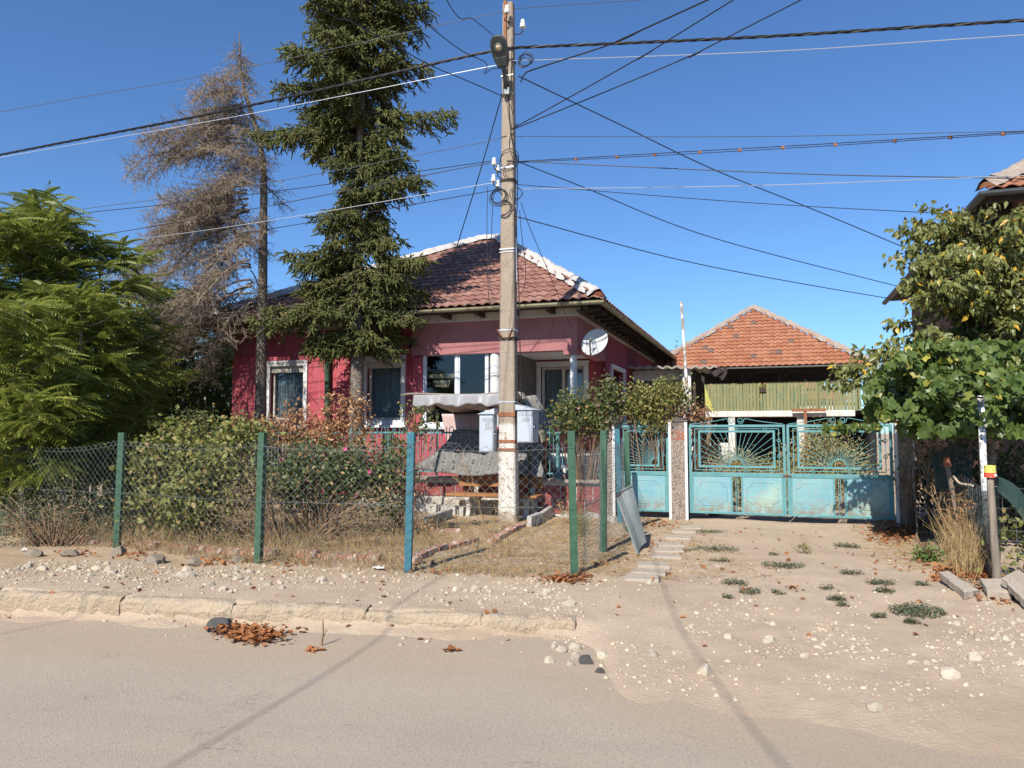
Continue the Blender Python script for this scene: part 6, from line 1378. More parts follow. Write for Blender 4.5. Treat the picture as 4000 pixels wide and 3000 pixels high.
bush('rose_bush', 'large yellow-green leafy bush behind the left chain-link bay', 'shrub', [(-4.75, 10.5, 1.05, .62, .45, .55, 3), (-4.2, 10.3, .85, .55, .4, .6, 3), (-4.55, 10.1, .45, .75, .4, .35, 2), (-4.0, 10.9, 1.45, .45, .3, .25, 1)], 7500, .085, m_yg, .62, seedv=11, clump=.13)
bush('rose_bush', 'dark green rose bush with magenta blooms behind the middle chain-link bay', 'shrub', [(-2.75, 10.5, .95, .75, .45, .45, 4), (-2.1, 10.6, .95, .5, .4, .45, 3), (-3.2, 10.4, .75, .4, .35, .5, 1)], 7500, .062, m_rose2, .6, seedv=12, clump=.12, flowers=(11, m_petal, .045))
bush('rose_bush', 'lanky rose shoots with red bloom beside the blue chain-link post', 'shrub', [(-1.62, 10.9, 1.2, .25, .25, .55, 2), (-1.4, 10.8, 1.6, .2, .2, .3, 1), (-1.75, 10.7, .7, .25, .25, .4, 1.4)], 1500, .065, m_rose, .62, seedv=13, clump=.09, flowers=(2, mat('red_petal', (.5, .02, .03), rough=.6), .04))
bush('dry_shrub', 'withered copper-leaved shrub in front of the house downpipe', 'shrub', [(-3.75, 12.7, 1.6, .65, .3, .35, 3), (-2.85, 12.6, 1.72, .6, .3, .42, 3), (-3.2, 12.6, 1.3, 1.0, .3, .35, 3)], 3400, .07, m_brownleaf, .55, seedv=14, clump=.10)
bush('dry_shrub', 'pale dry weeds tangled between the two rose bushes', 'shrub', [(-3.45, 9.9, .75, .35, .3, .5, 2), (-1.75, 9.9, .4, .45, .3, .4, 2), (-3.7, 9.8, .4, .4, .3, .35, 1)], 2600, .04, leafmat('dry_weed_leaf', (.26, .18, .09), (.36, .27, .15), (.15, .14, .06), .2, trans=.15, rough=.8), .4, seedv=15, clump=.12)
bush('hedge_shrub', 'flowering grey-green shrub in front of the teal railing at left', 'shrub', [(-5.2, 13.2, 1.25, 1.1, .4, .55, 3), (-4.9, 12.6, 1.5, .9, .3, .35, 2)], 3600, .06, m_rose, .6, seedv=16, clump=.12)
bush('weed_clump', 'thin grey-green weeds at the foot of the left chain-link bay', 'weeds', [(-5.9, 9.9, .45, .7, .4, .45, 3), (-6.6, 9.8, .4, .7, .4, .4, 2), (-5.3, 9.55, .3, .4, .3, .3, 1)], 4200, .035, m_weed, .4, seedv=17, clump=.13)
bush('weed_clump', 'dark leafy undergrowth below the ailanthus saplings', 'weeds', [(-6.4, 11.3, .7, 1.2, .6, .7, 3), (-5.6, 11.8, .9, .8, .5, .8, 2), (-7.8, 11.2, .8, .9, .5, .8, 2)], 4200, .07, m_darkleaf, .55, seedv=18, clump=.2)
for i, (px, d, lab) in enumerate(((560, 19.5, 'dark leafy tree in the shade beyond the ailanthus thicket'), (760, 22.5, 'dark tree between the thicket and the house wall'), (250, 17.5, 'dark tree behind the tallest ailanthus'), (880, 24.5, 'leafy tree behind the left wall of the red house'), (-150, 16.5, 'dark tree behind the outer thicket'))):
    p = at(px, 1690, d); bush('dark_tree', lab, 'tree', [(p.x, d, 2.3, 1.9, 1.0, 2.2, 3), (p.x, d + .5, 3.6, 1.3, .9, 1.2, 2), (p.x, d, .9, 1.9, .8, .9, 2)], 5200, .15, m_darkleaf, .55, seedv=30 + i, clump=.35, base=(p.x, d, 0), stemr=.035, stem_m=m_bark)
bush('climbing_rose', 'climbing rose spilling over the railing beside the white porch column', 'shrub', [(1.15, 13.35, 1.85, .5, .3, .38, 4), (.95, 13.2, 1.55, .32, .25, .3, 1.6), (1.75, 13.3, 2.15, .4, .3, .35, 3), (1.5, 13.2, 1.75, .4, .25, .25, 2)], 4300, .06, m_rose, .7, seedv=41, clump=.10, base=(1.3, 13.5, .1), flowers=(4, m_petal2, .045))
bush('climbing_rose', 'climbing rose arching over the garden gate toward the numbered post', 'shrub', [(2.3, 13.1, 2.05, .35, .3, .32, 3), (2.75, 13.0, 2.1, .4, .3, .38, 4), (2.55, 13.0, 1.75, .35, .25, .2, 1.6), (2.9, 12.9, 2.35, .22, .2, .25, 1)], 3600, .06, m_yg, .7, seedv=42, clump=.10, base=(2.45, 13.3, .1))
bush('climbing_rose', 'reddish withering rose growth just above the numbered gate post', 'shrub', [(3.1, 12.95, 1.85, .3, .2, .28, 3), (3.3, 13.0, 1.75, .2, .2, .2, 1)], 800, .055, leafmat('red_withered', (.36, .15, .09), (.46, .24, .15), (.12, .13, .05), .25, trans=.2), .65, seedv=43, clump=.09, base=(3.0, 13.3, .1))
# courtyard weeds seen through the gate
m_feather = leafmat('feathery_weed', (.23, .23, .085), (.35, .32, .145), (.42, .32, .17), .25, trans=.25, rough=.7)
bush('yard_weed', 'tall feathery weed bush behind the right gate leaf', 'weeds', [(*LW(4.95, 2.6, 1.0), .6, .4, .62, 4), (*LW(4.6, 2.5, .6), .8, .4, .5, 3), (*LW(5.4, 2.5, .75), .35, .3, .5, 2)], 9500, .075, m_feather, .28, seedv=51, clump=.16)
bush('yard_weed', 'low feathery weeds behind the left gate leaf', 'weeds', [(*LW(3.35, 2.6, .62), .5, .4, .5, 4), (*LW(4.0, 2.8, .5), .5, .4, .42, 3)], 6500, .075, m_feather, .28, seedv=52, clump=.15)
bush('dry_vine', 'straw-coloured dead vine hanging behind the numbered post', 'weeds', [(*LW(2.95, .7, 1.05), .22, .2, .4, 3), (*LW(3.1, .75, .65), .35, .2, .3, 3)], 1500, .05, leafmat('straw_leaf', (.36, .26, .13), (.48, .37, .21), None, trans=.15, rough=.85), .3, seedv=53, clump=.08)
p = at(2700, 1690, 38); bush('far_tree', 'small green tree top showing behind the barn roof', 'tree', [(p.x, 38, 4.6, 2.2, 1.2, 1.6, 3), (p.x + 3.2, 38, 3.6, 2.2, 1.2, 1.3, 2)], 3000, .22, m_darkleaf, .6, seedv=54, clump=.4, base=(p.x, 38, 0), stemr=.05)
p = at(2990, 1690, 36); bush('far_tree', 'rounded green tree glimpsed through the barn loft', 'tree', [(p.x, 36, 3.2, 1.8, 1.2, 1.2, 3)], 2200, .2, m_yg, .6, seedv=55, clump=.35, base=(p.x, 36, 0), stemr=.05)

# ------------------------------------------------------------------ fruit tree and grape vine on the right
m_cherry = leafmat('cherry_leaf', (.12, .14, .034), (.215, .23, .07), (.52, .33, .04), .045, trans=.3, rough=.4, spec=.45)
ctree = thing('fruit_tree', 'fruit tree with drooping yellow-green leaves before the neighbour house', 'tree', (6.9, 10.7, 0), frame=False)
trunk_tube([(6.95, 10.8, -.1), (6.85, 10.7, 1.4), (6.7, 10.6, 2.6), (6.75, 10.5, 3.8)], .09, .03, ctree, m_bark)
rg = np.random.default_rng(77); POS, FW, mbb = [], [], MB()
targets = [at(3600, 800, 9.9), at(3560, 850, 10.1), at(3500, 900, 10.0), at(3545, 960, 9.8), at(3480, 1010, 10.1), at(3520, 1100, 9.7), at(3470, 1260, 10.0), at(3560, 1180, 9.7), at(3600, 1300, 9.6), at(3450, 1340, 10.0), at(3330, 1330 + 40, 10.0), at(3225, 1490, 10.1), at(3260, 1440, 10.2), at(3330, 1430, 9.9), at(3400, 1470, 9.9), at(3420, 1380, 9.8), at(3880, 800, 10.0), at(3850, 820, 10.2), at(3760, 860, 10.0), at(3680, 870, 10), at(3950, 900, 9.8), at(4050, 950, 9.8), at(3480, 1480, 9.8)]
for k in range(130): targets.append(at(rg.uniform(3540, 4150), rg.uniform(870, 1480), rg.uniform(9.3, 11)))
for k in range(55): targets.append(at(rg.uniform(3640, 4150), rg.uniform(800, 1150), rg.uniform(9.3, 10.4)))
for k in range(14): targets.append(at(rg.uniform(3350, 3650), rg.uniform(1340, 1560), rg.uniform(9.5, 10.6)))
for T in targets:
    T = np.array(T); zo = np.clip(T[2] - rg.uniform(.3, .9), 1.4, 3.7); o = np.array((6.85 + rg.normal() * .08, 10.65 + rg.normal() * .08, zo)); md = o * .45 + T * .55 + np.array((0, 0, .22)) + rg.normal(size=3) * .08
    S = spline([Vector(o), Vector(md), Vector(T)], 9); mbb.tube(S, [.016 * (1 - i / (len(S))) + .003 for i in range(len(S))], 5, cap=False)
    ln = sum((S[i + 1] - S[i]).length for i in range(len(S) - 1)); n = int(min(ln, 1.8) * 46)
    dd = np.array((S[-1] - S[-3]).normalized())
    for i in range(n):
        f = 1 - rg.random() ** 1.3 * min(1, 1.5 / ln); k = min(int(f * (len(S) - 1)), len(S) - 2); p = np.array(S[k].lerp(S[k + 1], f * (len(S) - 1) - k))
        POS.append(p + rg.normal(size=3) * .045); FW.append(dd * .35 + rg.normal(size=3) * .5 + np.array((0, -.15, -.75)))
mbb.build('branches', m_twig, ctree); POS, FW = np.array(POS), np.array(FW)
leaves('crown', POS, FW, rg.normal(size=(len(POS), 3)) * .6 + np.array((-.2, -.8, .5)), rg.uniform(.085, .15, len(POS)), m_cherry, ctree, .42)
# vine leaf: five pointed lobes
VL = [(0, 0, 0)]; 
for a_, r_ in ((-150, .5), (-118, .74), (-88, .64), (-55, .9), (-30, .70), (0, 1.0), (30, .70), (55, .9), (88, .64), (118, .74), (150, .5)):
    VL.append((math.sin(Rd(a_)) * r_ * .62, math.cos(Rd(a_)) * r_ * .62, -.12 * r_ * r_ + .02 + .30 * abs(math.sin(Rd(a_))) * r_ * .62))
VF = [(0, i, i + 1) for i in range(1, 11)]
m_vine = leafmat('vine_leaf', (.070, .118, .026), (.135, .188, .046), (.36, .32, .05), .03, trans=.32, rough=.4, spec=.4)
vine = thing('grape_vine', 'dense grape vine with lobed leaves covering an arbour by the gate', 'vine', (6.3, 10.2, 0), frame=False)
n = 6500; px = rg.uniform(3380, 4100, n); py = 1330 + 370 * rg.random(n) ** .8; keep = (py > 1330 + np.clip(3620 - px, 0, 400) * .9 - 40) & ~((px < 3520) & (py > 1640)); px, py = px[keep], py[keep]; dd = rg.uniform(9.2, 10.6, len(px)) - .5 * ((py - 1330) / 370) * (px > 3600)
bump_ = np.sin(px * .021) * np.cos(py * .027) * .35; P3 = np.array([at(a, b, c) for a, b, c in zip(px, py, dd + bump_)])
n2 = 800; t2 = np.array([at(a, b, c) for a, b, c in zip(rg.uniform(3720, 4050, n2), rg.uniform(980, 1330, n2), rg.uniform(10.2, 11, n2))]); P3 = np.concatenate([P3, t2])
n4 = 40; P3 = np.concatenate([np.array([at(a, b, c) for a, b, c in zip(rg.uniform(3740, 3920, n4), rg.uniform(1440, 1590, n4), rg.uniform(8.1, 8.5, n4))]), P3]); n3 = 170; P3 = np.concatenate([P3, np.array([at(a, b, c) for a, b, c in zip(rg.uniform(3215, 3440, n3), rg.normal(1668, 9, n3), rg.uniform(11.7, 11.95, n3))])]); n = len(P3)
fw = rg.normal(size=(n, 3)) * .6 + np.array((0, -.25, -.8)); upv = rg.normal(size=(n, 3)) * .62 + np.array((-.25, -.8, .65)); x, y, z = axes_from(fw, upv)
szs = rg.uniform(.075, .155, n); szs[-n3:] *= .62
v, f = instance(VL, VF, P3, x, y, z, szs); np_mesh('foliage', v, f, m_vine, vine)
mb = MB()
for k in range(16):
    e = P3[rg.integers(0, n - 700)]; mb.tube(spline([Vector((6.2 + rg.normal() * .3, 10.6, 0)), Vector((e[0] * .5 + 3.1, 10.6, 1.9)), Vector(e)], 5), .011, 5, cap=False)
mb.build('stems', m_bark, vine)
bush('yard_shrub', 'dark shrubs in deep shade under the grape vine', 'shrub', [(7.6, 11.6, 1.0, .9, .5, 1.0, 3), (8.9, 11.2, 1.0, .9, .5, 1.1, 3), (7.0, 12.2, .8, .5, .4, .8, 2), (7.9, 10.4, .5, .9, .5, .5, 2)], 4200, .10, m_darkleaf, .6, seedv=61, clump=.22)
bush('yard_shrub', 'sunlit leafy weeds behind the wire at the street corner', 'shrub', [(5.25, 7.6, .3, .35, .3, .32, 3), (5.6, 7.2, .25, .3, .25, .25, 2)], 700, .085, m_yg, .6, seedv=62, clump=.12)
bush('gate_creeper', 'thin creeper twigs climbing the shaded gate post', 'vine', [(*LW(6.15, -.15, 1.0), .16, .08, .6, 3), (*LW(5.9, -.1, .8), .15, .06, .3, 1)], 240, .06, m_yg, .5, seedv=63, clump=.1)

# ------------------------------------------------------------------ grasses, stalks, ground weeds
def grass(name, lab, cat, pos, h, m, spread=.35, r=.0028, stuff=True, seg2=True, group=None):
    pos = np.asarray(pos); n = len(pos); e = rng.normal(size=(n, 3)) * spread; e[:, 2] = 1; e = norm(e); hh = h * rng.uniform(.45, 1.15, n)[:, None]
    mid = pos + e * hh * .55; e2 = norm(e + rng.normal(size=(n, 3)) * spread * 1.2 + np.array((0, 0, -.15))); end = mid + e2 * hh * .5
    v, f = cat_geo([sticks(pos, mid, r, r * .8), sticks(mid, end, r * .8, r * .3)])
    if stuff:
        o = np_mesh(name, v, f, m, off=(0, 0, 0)); return tag(o, lab, cat, kind='stuff')
    root = thing(name, lab, cat, tuple(pos.mean(0)), frame=False, group=group); np_mesh('blades', v, f, m, root); return root
m_straw = mat('straw', (.30, .20, .09), (.40, .29, .15), 5, rough=.9, isl=.35)
m_drystalk = mat('dry_stalk', (.27, .17, .08), (.36, .25, .13), 5, rough=.9, isl=.3)
def scatter(n, x0, x1, y0, y1, fn=None):
    x = rng.uniform(x0, x1, n * 9); y = rng.uniform(y0, y1, n * 9)
    if fn is not None: k = fn(x, y) > rng.random(n * 9); x, y = x[k], y[k]
    x, y = x[:n], y[:n]; return np.stack([x, y, zg(x, y)], -1)
fl_y = lambda x: np.interp(x, [p.x for p in fence_pts], [p.y for p in fence_pts])
garden = lambda x, y: ((y > fl_y(x) + .0) * (.25 + 1.2 * np.clip(vnoise(x, y, .9, 8) + .4, 0, 1))) * np.where(x > -1.0, np.where(x > .1, .08, .22), 1.0)
grass('dry_grass', 'tall straw-coloured grass behind the chain-link fence', 'grass', scatter(5200, -7.6, 1.2, 7.6, 12.4, garden), .30, m_straw)
edge = lambda x, y: np.exp(-((y - fl_y(x) - .05) / .13) ** 2) * (x < .75) * np.clip(.6 + vnoise(x, y, 2, 4) * 1.5, .1, 1)
grass('dry_grass', 'straggling dry grass along the foot of the chain-link fence', 'grass', scatter(1700, -7.4, .8, 7.3, 10.6, edge), .2, m_straw, .6)
# straw lying flat on the ground
P = scatter(5200, -1.6, 2.9, 7.8, 13.2, lambda x, y: ((y > fl_y(x) + .1) | (x > .9)) * np.where(x > 1.6, np.clip(1.2 - abs(x - 2.2), 0, 1) * .6, 1.0)); d_ = rng.normal(size=P.shape); d_[:, 2] = rng.normal(size=len(P)) * .08; d_ = norm(d_); q_ = P + np.array((0, 0, .006))
P2 = scatter(1500, 3.6, 6.2, 8.3, 11.8, lambda x, y: np.clip(1 - abs(x - np.interp(y, [8.3, 11.8], [4.9, 6.0])) / .8, 0, 1)); d2 = rng.normal(size=P2.shape); d2[:, 2] *= .08; d2 = norm(d2); P_a = np.concatenate([q_, P2 + np.array((0, 0, .006))]); d_a = np.concatenate([d_, d2])
v, f = sticks(P_a, P_a + d_a * rng.uniform(.06, .22, len(P_a))[:, None], .0026, .0014); tag(np_mesh('straw_litter', v, f, m_straw, off=(0, 0, 0)), 'flattened straw strewn over the bare garden soil', 'straw', kind='stuff')
# branching dry stalks
def stalk(lab, base, H, n, m, seedv, spread=.5, seeds=True):
    rg = np.random.default_rng(seedv); root = thing('dry_stalk', lab, 'weeds', tuple(base), frame=False); a, b = [], []; tips = []
    for k in range(n):
        o = np.array(base) + rg.normal(size=3) * (.03, .03, 0); d = norm(np.array((rg.normal() * spread * .5, rg.normal() * spread * .4, 1.0))); h = H * rg.uniform(.6, 1.05); p = o
        for j in range(6):
            q = p + d * h / 6; a.append(p); b.append(q); p = q; d = norm(d + rg.normal(size=3) * .12)
            if j > 1:
                for s in range(2):
                    e = norm(d * .7 + rg.normal(size=3) * .6); l = h * .18 * rg.uniform(.5, 1.3); a.append(p); b.append(p + e * l); tips.append(p + e * l); e2 = norm(e + rg.normal(size=3) * .6); a.append(p + e * l * .6); b.append(p + e * l * .6 + e2 * l * .5); tips.append(b[-1])
    v, f = sticks(np.array(a), np.array(b), .0038, .0025); np_mesh('stems', v, f, m, root)
    if seeds: tips = np.array(tips); leaves('seed_heads', tips, rg.normal(size=tips.shape), rg.normal(size=tips.shape), np.full(len(tips), .028), m_brownleaf, root, .8)
def gp(px, py): p = G(px, py); return Vector((p.x, p.y, zg1(p.x, p.y)))
stalk('spindly dry weed standing in front of the white pole foot', gp(1905, 2110), 1.15, 4, m_drystalk, 1)
stalk('thin dry weed beside the blue chain-link post', gp(1700, 2150), .5, 5, m_drystalk, 2)
stalk('dry weed tuft against the edging by the chicken wire', gp(2215, 2045), .4, 9, m_drystalk, 3)
stalk('tall dry dock stalks leaning on the clay-pot post', gp(3742, 2160), 1.0, 9, m_drystalk, 4, .35)
stalk('dry stalks below the sagging green net', gp(3790, 2190), .85, 7, m_drystalk, 5, .4)
pts = np.array([gp(3800 + rng.normal() * 35, 2215 + rng.normal() * 25) for _ in range(420)]); grass('dry_grass_tuft', 'tuft of tall straw grass against the tin-capped post', 'grass', pts, .52, m_straw, .22, stuff=False)
pts = np.array([gp(3735 + rng.normal() * 22, 2150 + rng.normal() * 20) for _ in range(380)]); grass('dry_grass_tuft', 'straw grass bunch around the clay-pot post', 'grass', pts, .6, m_straw, .2, stuff=False)
pts = np.array([gp(2270 + rng.normal() * 12, 2080 + rng.normal() * 8) for _ in range(90)]); grass('grass_tuft', 'greenish grass tuft under the chicken wire corner', 'grass', pts, .5, mat('green_grass', (.16, .18, .07), (.24, .24, .11), 5, rough=.8, isl=.3), .18, stuff=False)
# prostrate green weeds on the driveway
m_knot = leafmat('knotgrass', (.060, .085, .045), (.11, .13, .07), (.25, .18, .10), .12, trans=.15, rough=.7)
SPOT = [(2775, 2088, 55, 120), (2790, 2148, 85, 210), (2810, 2190, 45, 60), (3060, 2212, 75, 220), (3310, 2132, 45, 150), (2870, 2272, 50, 110), (2930, 2308, 40, 70), (3040, 2310, 22, 40), (3325, 2245, 40, 80), (3440, 2285, 50, 110), (3455, 2312, 32, 70), (3270, 2330, 32, 80), (3580, 2368, 95, 420), (3430, 2382, 28, 60), (3600, 2292, 28, 50), (2845, 2324, 22, 30), (3560, 2402, 26, 60), (2660, 2150, 40, 50), (3230, 2292, 25, 30), (3025, 2165, 20, 30), (3290, 2345, 22, 40)]
for i, (px, py, r, n) in enumerate(SPOT):
    c = gp(px, py); rr = r / 2900 * c.y * 1.1; root = thing('ground_weed', 'low grey-green knotgrass patch creeping over the driveway', 'weeds', tuple(c), frame=False, group='knotgrass patches on the driveway')
    n *= 2; a = rng.uniform(0, 6.283, n); q = rr * rng.random(n) ** .7; x = c.x + np.cos(a) * q; y = c.y + np.sin(a) * q * .8; pos = np.stack([x, y, zg(x, y) + rng.uniform(.004, .035, n)], -1)
    leaves('foliage', pos, rng.normal(size=(n, 3)) * (1, 1, .3), rng.normal(size=(n, 3)) * .4 + (0, -.3, .9), rng.uniform(.018, .038, n), m_knot, root, .45)
    k = 14; a = rng.uniform(0, 6.283, k); e = np.stack([c.x + np.cos(a) * rr * .9, c.y + np.sin(a) * rr * .7, zg(c.x + np.cos(a) * rr * .9, c.y + np.sin(a) * rr * .7) + .01], -1); v, f = sticks(np.tile(np.array(c) + (0, 0, .008), (k, 1)), e, .002, .0015); np_mesh('runners', v, f, m_twig, root)
bush('green_weed', 'bright green weed tuft at the edge of the leaf litter', 'weeds', [(*gp(3625, 2185), .2, .16, .08, 3)], 420, .05, leafmat('bright_weed', (.07, .15, .03), (.13, .22, .05), None, trans=.25), .4, seedv=71, clump=.06)
bush('green_weed', 'single upright yellow-green weed in the driveway', 'weeds', [(*gp(3143, 2185 - 22), .04, .04, .13, 3)], 90, .04, m_yg, .3, seedv=72, clump=.03, ntip=8, stemr=.002)

# ------------------------------------------------------------------ stones, gravel, fallen leaves, litter
m_lime = mat('limestone', (.43, .365, .28), (.52, .455, .36), 7, rough=.95, bump=.6, bscale=20, bdist=.02, obj=.16, c3=(.33, .27, .2), s3=5)
m_gravel = mat('gravel_mix', (.35, .28, .205), (.43, .355, .27), 5, rough=.95, isl=.35)
m_clod = mat('earth_clod', (.30, .245, .19), (.36, .30, .235), 9, rough=.95, bump=.9, bscale=25, bdist=.03)
m_asph = mat('asphalt_chunk', (.07, .068, .066), (.13, .125, .12), 12, rough=.95, bump=.8, bscale=30, bdist=.02)
import bmesh
def rock(seedv, sub=2, m=None, flat=.62):
    bm = bmesh.new(); bmesh.ops.create_icosphere(bm, subdivisions=sub, radius=1); o = Vector((seedv * 7.3, seedv * 3.1, seedv))
    for v in bm.verts:
        p = v.co.copy(); k = 1 + .32 * mnoise.noise(p * .9 + o) + .20 * mnoise.noise(p * 2.1 + o) + .08 * mnoise.noise(p * 5 + o)
        q = p * k
        for nn in (Vector((.6, .3, .74)).normalized(), Vector((-.7, .5, .4)).normalized(), Vector((.2, -.8, .55)).normalized(), Vector((-.3, -.4, .86)).normalized(), Vector((.9, -.3, .2)).normalized(), Vector((-.85, -.45, .1)).normalized(), Vector((.1, .95, .25)).normalized()):
            dd = q.dot(nn) - (.62 + .14 * math.sin(seedv * 2.3 + nn.x * 9))
            if dd > 0: q -= nn * dd * .97
        v.co = Vector((q.x, q.y * .8, q.z * flat))
    me = bpy.data.meshes.new('stone'); bm.to_mesh(me); bm.free(); me.materials.append(m or m_lime); return me
ROCKS = [rock(k, 2) for k in range(8)]; CLODS = [rock(20 + k, 3, m_clod, .55) for k in range(3)]; ASPH = [rock(30 + k, 3, m_asph, .6) for k in range(2)]
def place_rock(me, x, y, s, lab, group=None, name='stone', sink=.25, ztop=None):
    z = max(zg1(x, y), -.15 if y < ykerb(x) + .0 else -9); o = bpy.data.objects.new(name, me); col.objects.link(o); o.location = (x, y, z + s * .62 * (1 - sink) * .6); o.rotation_euler = (random.uniform(-.25, .25), random.uniform(-.25, .25), random.uniform(0, 6.28)); o.scale = (s, s, s * random.uniform(.8, 1.1)); return tag(o, lab, 'stone', group)
def pr_(px, py, w): p = G(px, py, -.12 if py > 2400 else -.03); return p.x, p.y, w / 2900 * p.y / 2 * 1.3
for px, py, w, lab, ms_ in ((3415, 2765, 62, 'single rounded stone lying alone on the asphalt edge', ROCKS[1]), (2190, 2530, 52, 'white stone leftmost of the small heap at the road edge', ROCKS[2]), (2142, 2568, 46, 'white stone apart at the left of the road-edge heap', ROCKS[0]), (2250, 2520, 56, 'pale upright stone at the back of the road-edge heap', ROCKS[3]), (2245, 2552, 46, 'flat white stone in the middle of the road-edge heap', ROCKS[4]), (2350, 2552, 62, 'long white stone at the right of the road-edge heap', ROCKS[5]), (2228, 2582, 36, 'small pale stone at the front of the road-edge heap', ROCKS[6]), (2162, 2514, 34, 'ochre stone behind the road-edge heap', ROCKS[7])):
    x, y, s = pr_(px, py, w); place_rock(ms_, x, y, s, lab)
for px, py, w, lab in ((2288, 2572, 60, 'black asphalt lump among the white road-edge stones'), (2345, 2608, 38, 'small black asphalt lump in front of the road-edge heap'), (868, 2440, 100, 'big asphalt chunk with grey top next to fallen leaves in the gutter')):
    x, y, s = pr_(px, py, w); place_rock(ASPH[0 if w != 60 else 1], x, y, s, lab, name='asphalt_chunk')
for px, py, w, lab in ((280, 2188, 62, 'earthy clod with a hollow near the left chain-link post'), (455, 2188, 72, 'wide earth clod in front of the left chain-link post'), (765, 2222, 72, 'knobbly earth clod below the green chain-link post'), (130, 2188, 70, 'earth clod at the left end of the rubble strip'), (610, 2218, 80, 'flat earth clod between two chain-link posts'), (930, 2210, 60, 'earth clod against the second green post')):
    x, y, s = pr_(px, py, w); place_rock(CLODS[int(w) % 3], x, y, s, lab, name='earth_clod')
def stone_density(x, y):
    s = (y - ykerb(x)) * .99; left = (x < .6) * np.clip(1 - abs(s - 1.0) / .85, 0, 1) * (s > .22) * (y < fl_y(x) + .05) * np.where(x < -2.2, 1.0, .7); right = (x >= .3) * np.clip(1 - abs(s - (.15 - .02 * x)) / 1.5, 0, 1) ** .8 * (s > -2.0) * np.clip(1.15 - np.clip(x - 2.8, 0, 9) * .2, 0, 1)
    return np.clip(left + right, 0, 1) * np.clip(.30 + vnoise(x, y, .9, 21) * 1.9 + vnoise(x, y, 2.7, 22) * 1.2, .015, 1)
P = scatter(330, -5.6, 5.4, 4.0, 8.8, stone_density)
for p in P:
    leftside = p[0] < .6; s = float(np.clip(rng.lognormal(-3.5 if leftside else -3.7, .5), .013, .08))
    place_rock(ROCKS[rng.integers(0, 8)], p[0], p[1], s, 'pale limestone piece strewn on the rubble strip behind the kerb' if leftside else 'pale limestone piece strewn on the gravel apron of the driveway', 'limestone rubble behind the kerb' if leftside else 'limestone pieces on the driveway apron', sink=.45)
ICO_V, ICO_F = (lambda b: ([tuple(v.co) for v in b.verts], [[v.index for v in f.verts] for f in b.faces]))((lambda b: (bmesh.ops.create_icosphere(b, subdivisions=1, radius=1), b.verts.ensure_lookup_table(), b.verts.index_update(), b)[3])(bmesh.new()))
ICO_V = np.array(ICO_V) * np.array((1, .8, .55))
P = scatter(9000, -6.2, 6.0, 3.6, 9.0, lambda x, y: stone_density(x, y) * .9 + .03 * (y > ykerb(x) - .5)); n = len(P)
P[:, 2] = np.maximum(P[:, 2], np.where(P[:, 1] < ykerb(P[:, 0]), -.15, -9)); d_ = rng.normal(size=(n, 3)); x, y, z = axes_from(d_ * (1, 1, .4), np.tile((0, 0, 1.), (n, 1)) + rng.normal(size=(n, 3)) * .3)
v, f = instance(ICO_V, ICO_F, P, x, y, z, np.clip(rng.lognormal(-4.8, .6, n), .003, .03)); v = v + rng.normal(size=v.shape) * .0012; tag(np_mesh('gravel', v, f, m_gravel, off=(0, 0, 0)), 'small pale gravel scattered over verge and driveway apron', 'gravel', kind='stuff')
m_litter = leafmat('fallen_leaf', (.26, .095, .032), (.37, .155, .058), (.17, .07, .03), .2, trans=.1, rough=.85)
spots = [(930, 2418, 60, 14, 260), (1010, 2432, 70, 16, 320), (2170, 2272, 45, 12, 80), (2240, 2276, 55, 12, 110), (3530, 2085, 75, 28, 520), (3590, 2075, 60, 26, 350), (3480, 2100, 60, 22, 200), (3760, 2245, 55, 16, 170), (3830, 2262, 50, 18, 170), (3700, 2270, 40, 12, 90), (3670, 2232, 25, 8, 40), (3870, 2330, 60, 22, 90), (3960, 2345, 40, 16, 40), (1225, 2480, 20, 5, 14), (1755, 2480, 20, 6, 16), (300, 2185, 60, 10, 40), (530, 2192, 60, 12, 50), (850, 2212, 60, 12, 60), (960, 2205, 40, 10, 40), (1180, 2218, 90, 12, 40), (1700, 2245, 80, 12, 30), (2340, 2215, 20, 8, 14), (2580, 2150, 60, 30, 26), (2560, 2060, 70, 14, 90), (2920, 2310, 20, 6, 8), (3100, 2300, 20, 6, 8), (3560, 2200, 80, 30, 40), (2480, 2250, 60, 20, 14)]
pos = []
for px, py, sx, sy, n in spots:
    for k in range(n): p = G(px + rng.normal() * sx * .75, py + rng.normal() * sy * .75, -.03); pos.append((p.x, p.y, max(zg1(p.x, p.y), -.15 if p.y < ykerb(p.x) else -9) + rng.uniform(.004, .045 if n > 100 else .02)))
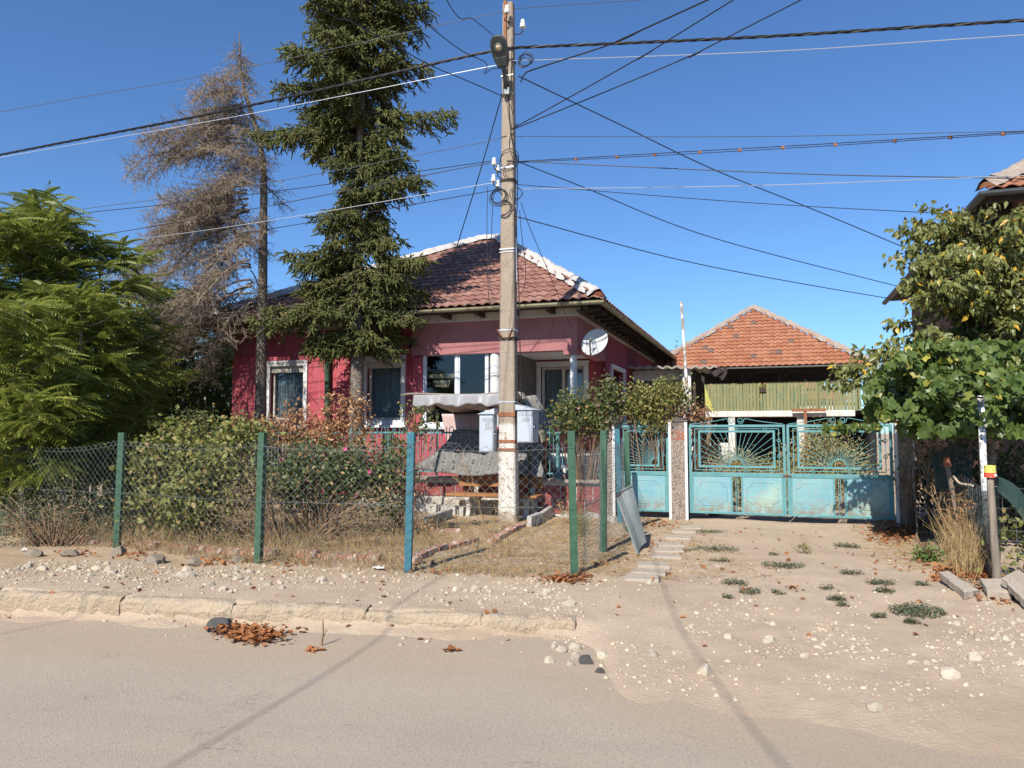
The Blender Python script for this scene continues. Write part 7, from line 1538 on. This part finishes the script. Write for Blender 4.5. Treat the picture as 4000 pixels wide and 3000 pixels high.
P = scatter(260, -5, 5.5, 5.5, 11.5); pos = np.concatenate([np.array(pos), P + (0, 0, .008)]); n = len(pos)
CURL_V = [(-.32, 0, .16), (0, 0, 0), (.32, 0, .14), (-.42, .5, .22), (0, .5, .0), (.42, .5, .2), (-.1, 1.0, .18), (.03, 1.0, .10), (.14, 1.0, .16)]; CURL_F = [(0, 1, 4, 3), (1, 2, 5, 4), (3, 4, 7, 6), (4, 5, 8, 7)]
x, y, z = axes_from(rng.normal(size=(n, 3)) * (1, 1, .35), rng.normal(size=(n, 3)) * .45 + (0, 0, 1)); v, f = instance(CURL_V, CURL_F, pos, x, y, z, rng.uniform(.02, .058, n)); tag(np_mesh('leaf_litter', v, f, m_litter, off=(0, 0, 0)), 'curled orange-brown fallen leaves lying in drifts', 'fallen leaves', kind='stuff')
# litter
def scrap(lab, px, py, w, seedv, m):
    p = gp(px, py); e = thing('paper_scrap', lab, 'litter', tuple(p), frame=False); mb = MB(); mb.grid(lambda u, v: p + Vector(((u - .5) * w, (v - .5) * w * .6, .012 + .03 * (mnoise.noise(Vector((u * 3, v * 3, seedv))) + .4))), 6, 5); mb.build('paper', m, e)
m_paper = mat('white_paper', (.6, .6, .58), rough=.8)
scrap('crumpled white wrapper near the blue chain-link post', 1478, 2232, .12, 3, m_paper); scrap('white paper scrap on the leaf drift by the gate post', 3565, 2070, .05, 5, m_paper); scrap('small white scrap at the left end of the rubble', 92, 2168, .07, 7, m_paper); scrap('flat white plastic piece in the gutter by the kerb end', 1805, 2492, .1, 9, m_paper)
# twig standing at a kerb joint
tw_ = gp(1262, 2440); e = thing('kerb_twig', 'short bare twig growing from a kerb joint', 'twig', (tw_.x, tw_.y - .03, -.15), frame=False); mb = MB(); mb.tube([(tw_.x, tw_.y - .04, -.15), (tw_.x + .01, tw_.y - .035, -.05), (tw_.x + .005, tw_.y - .03, .05)], [.009, .007, .004], 5); mb.tube([(tw_.x + .008, tw_.y - .036, -.09), (tw_.x + .04, tw_.y - .04, -.03)], .004, 4); mb.build('stem', m_twig, e)
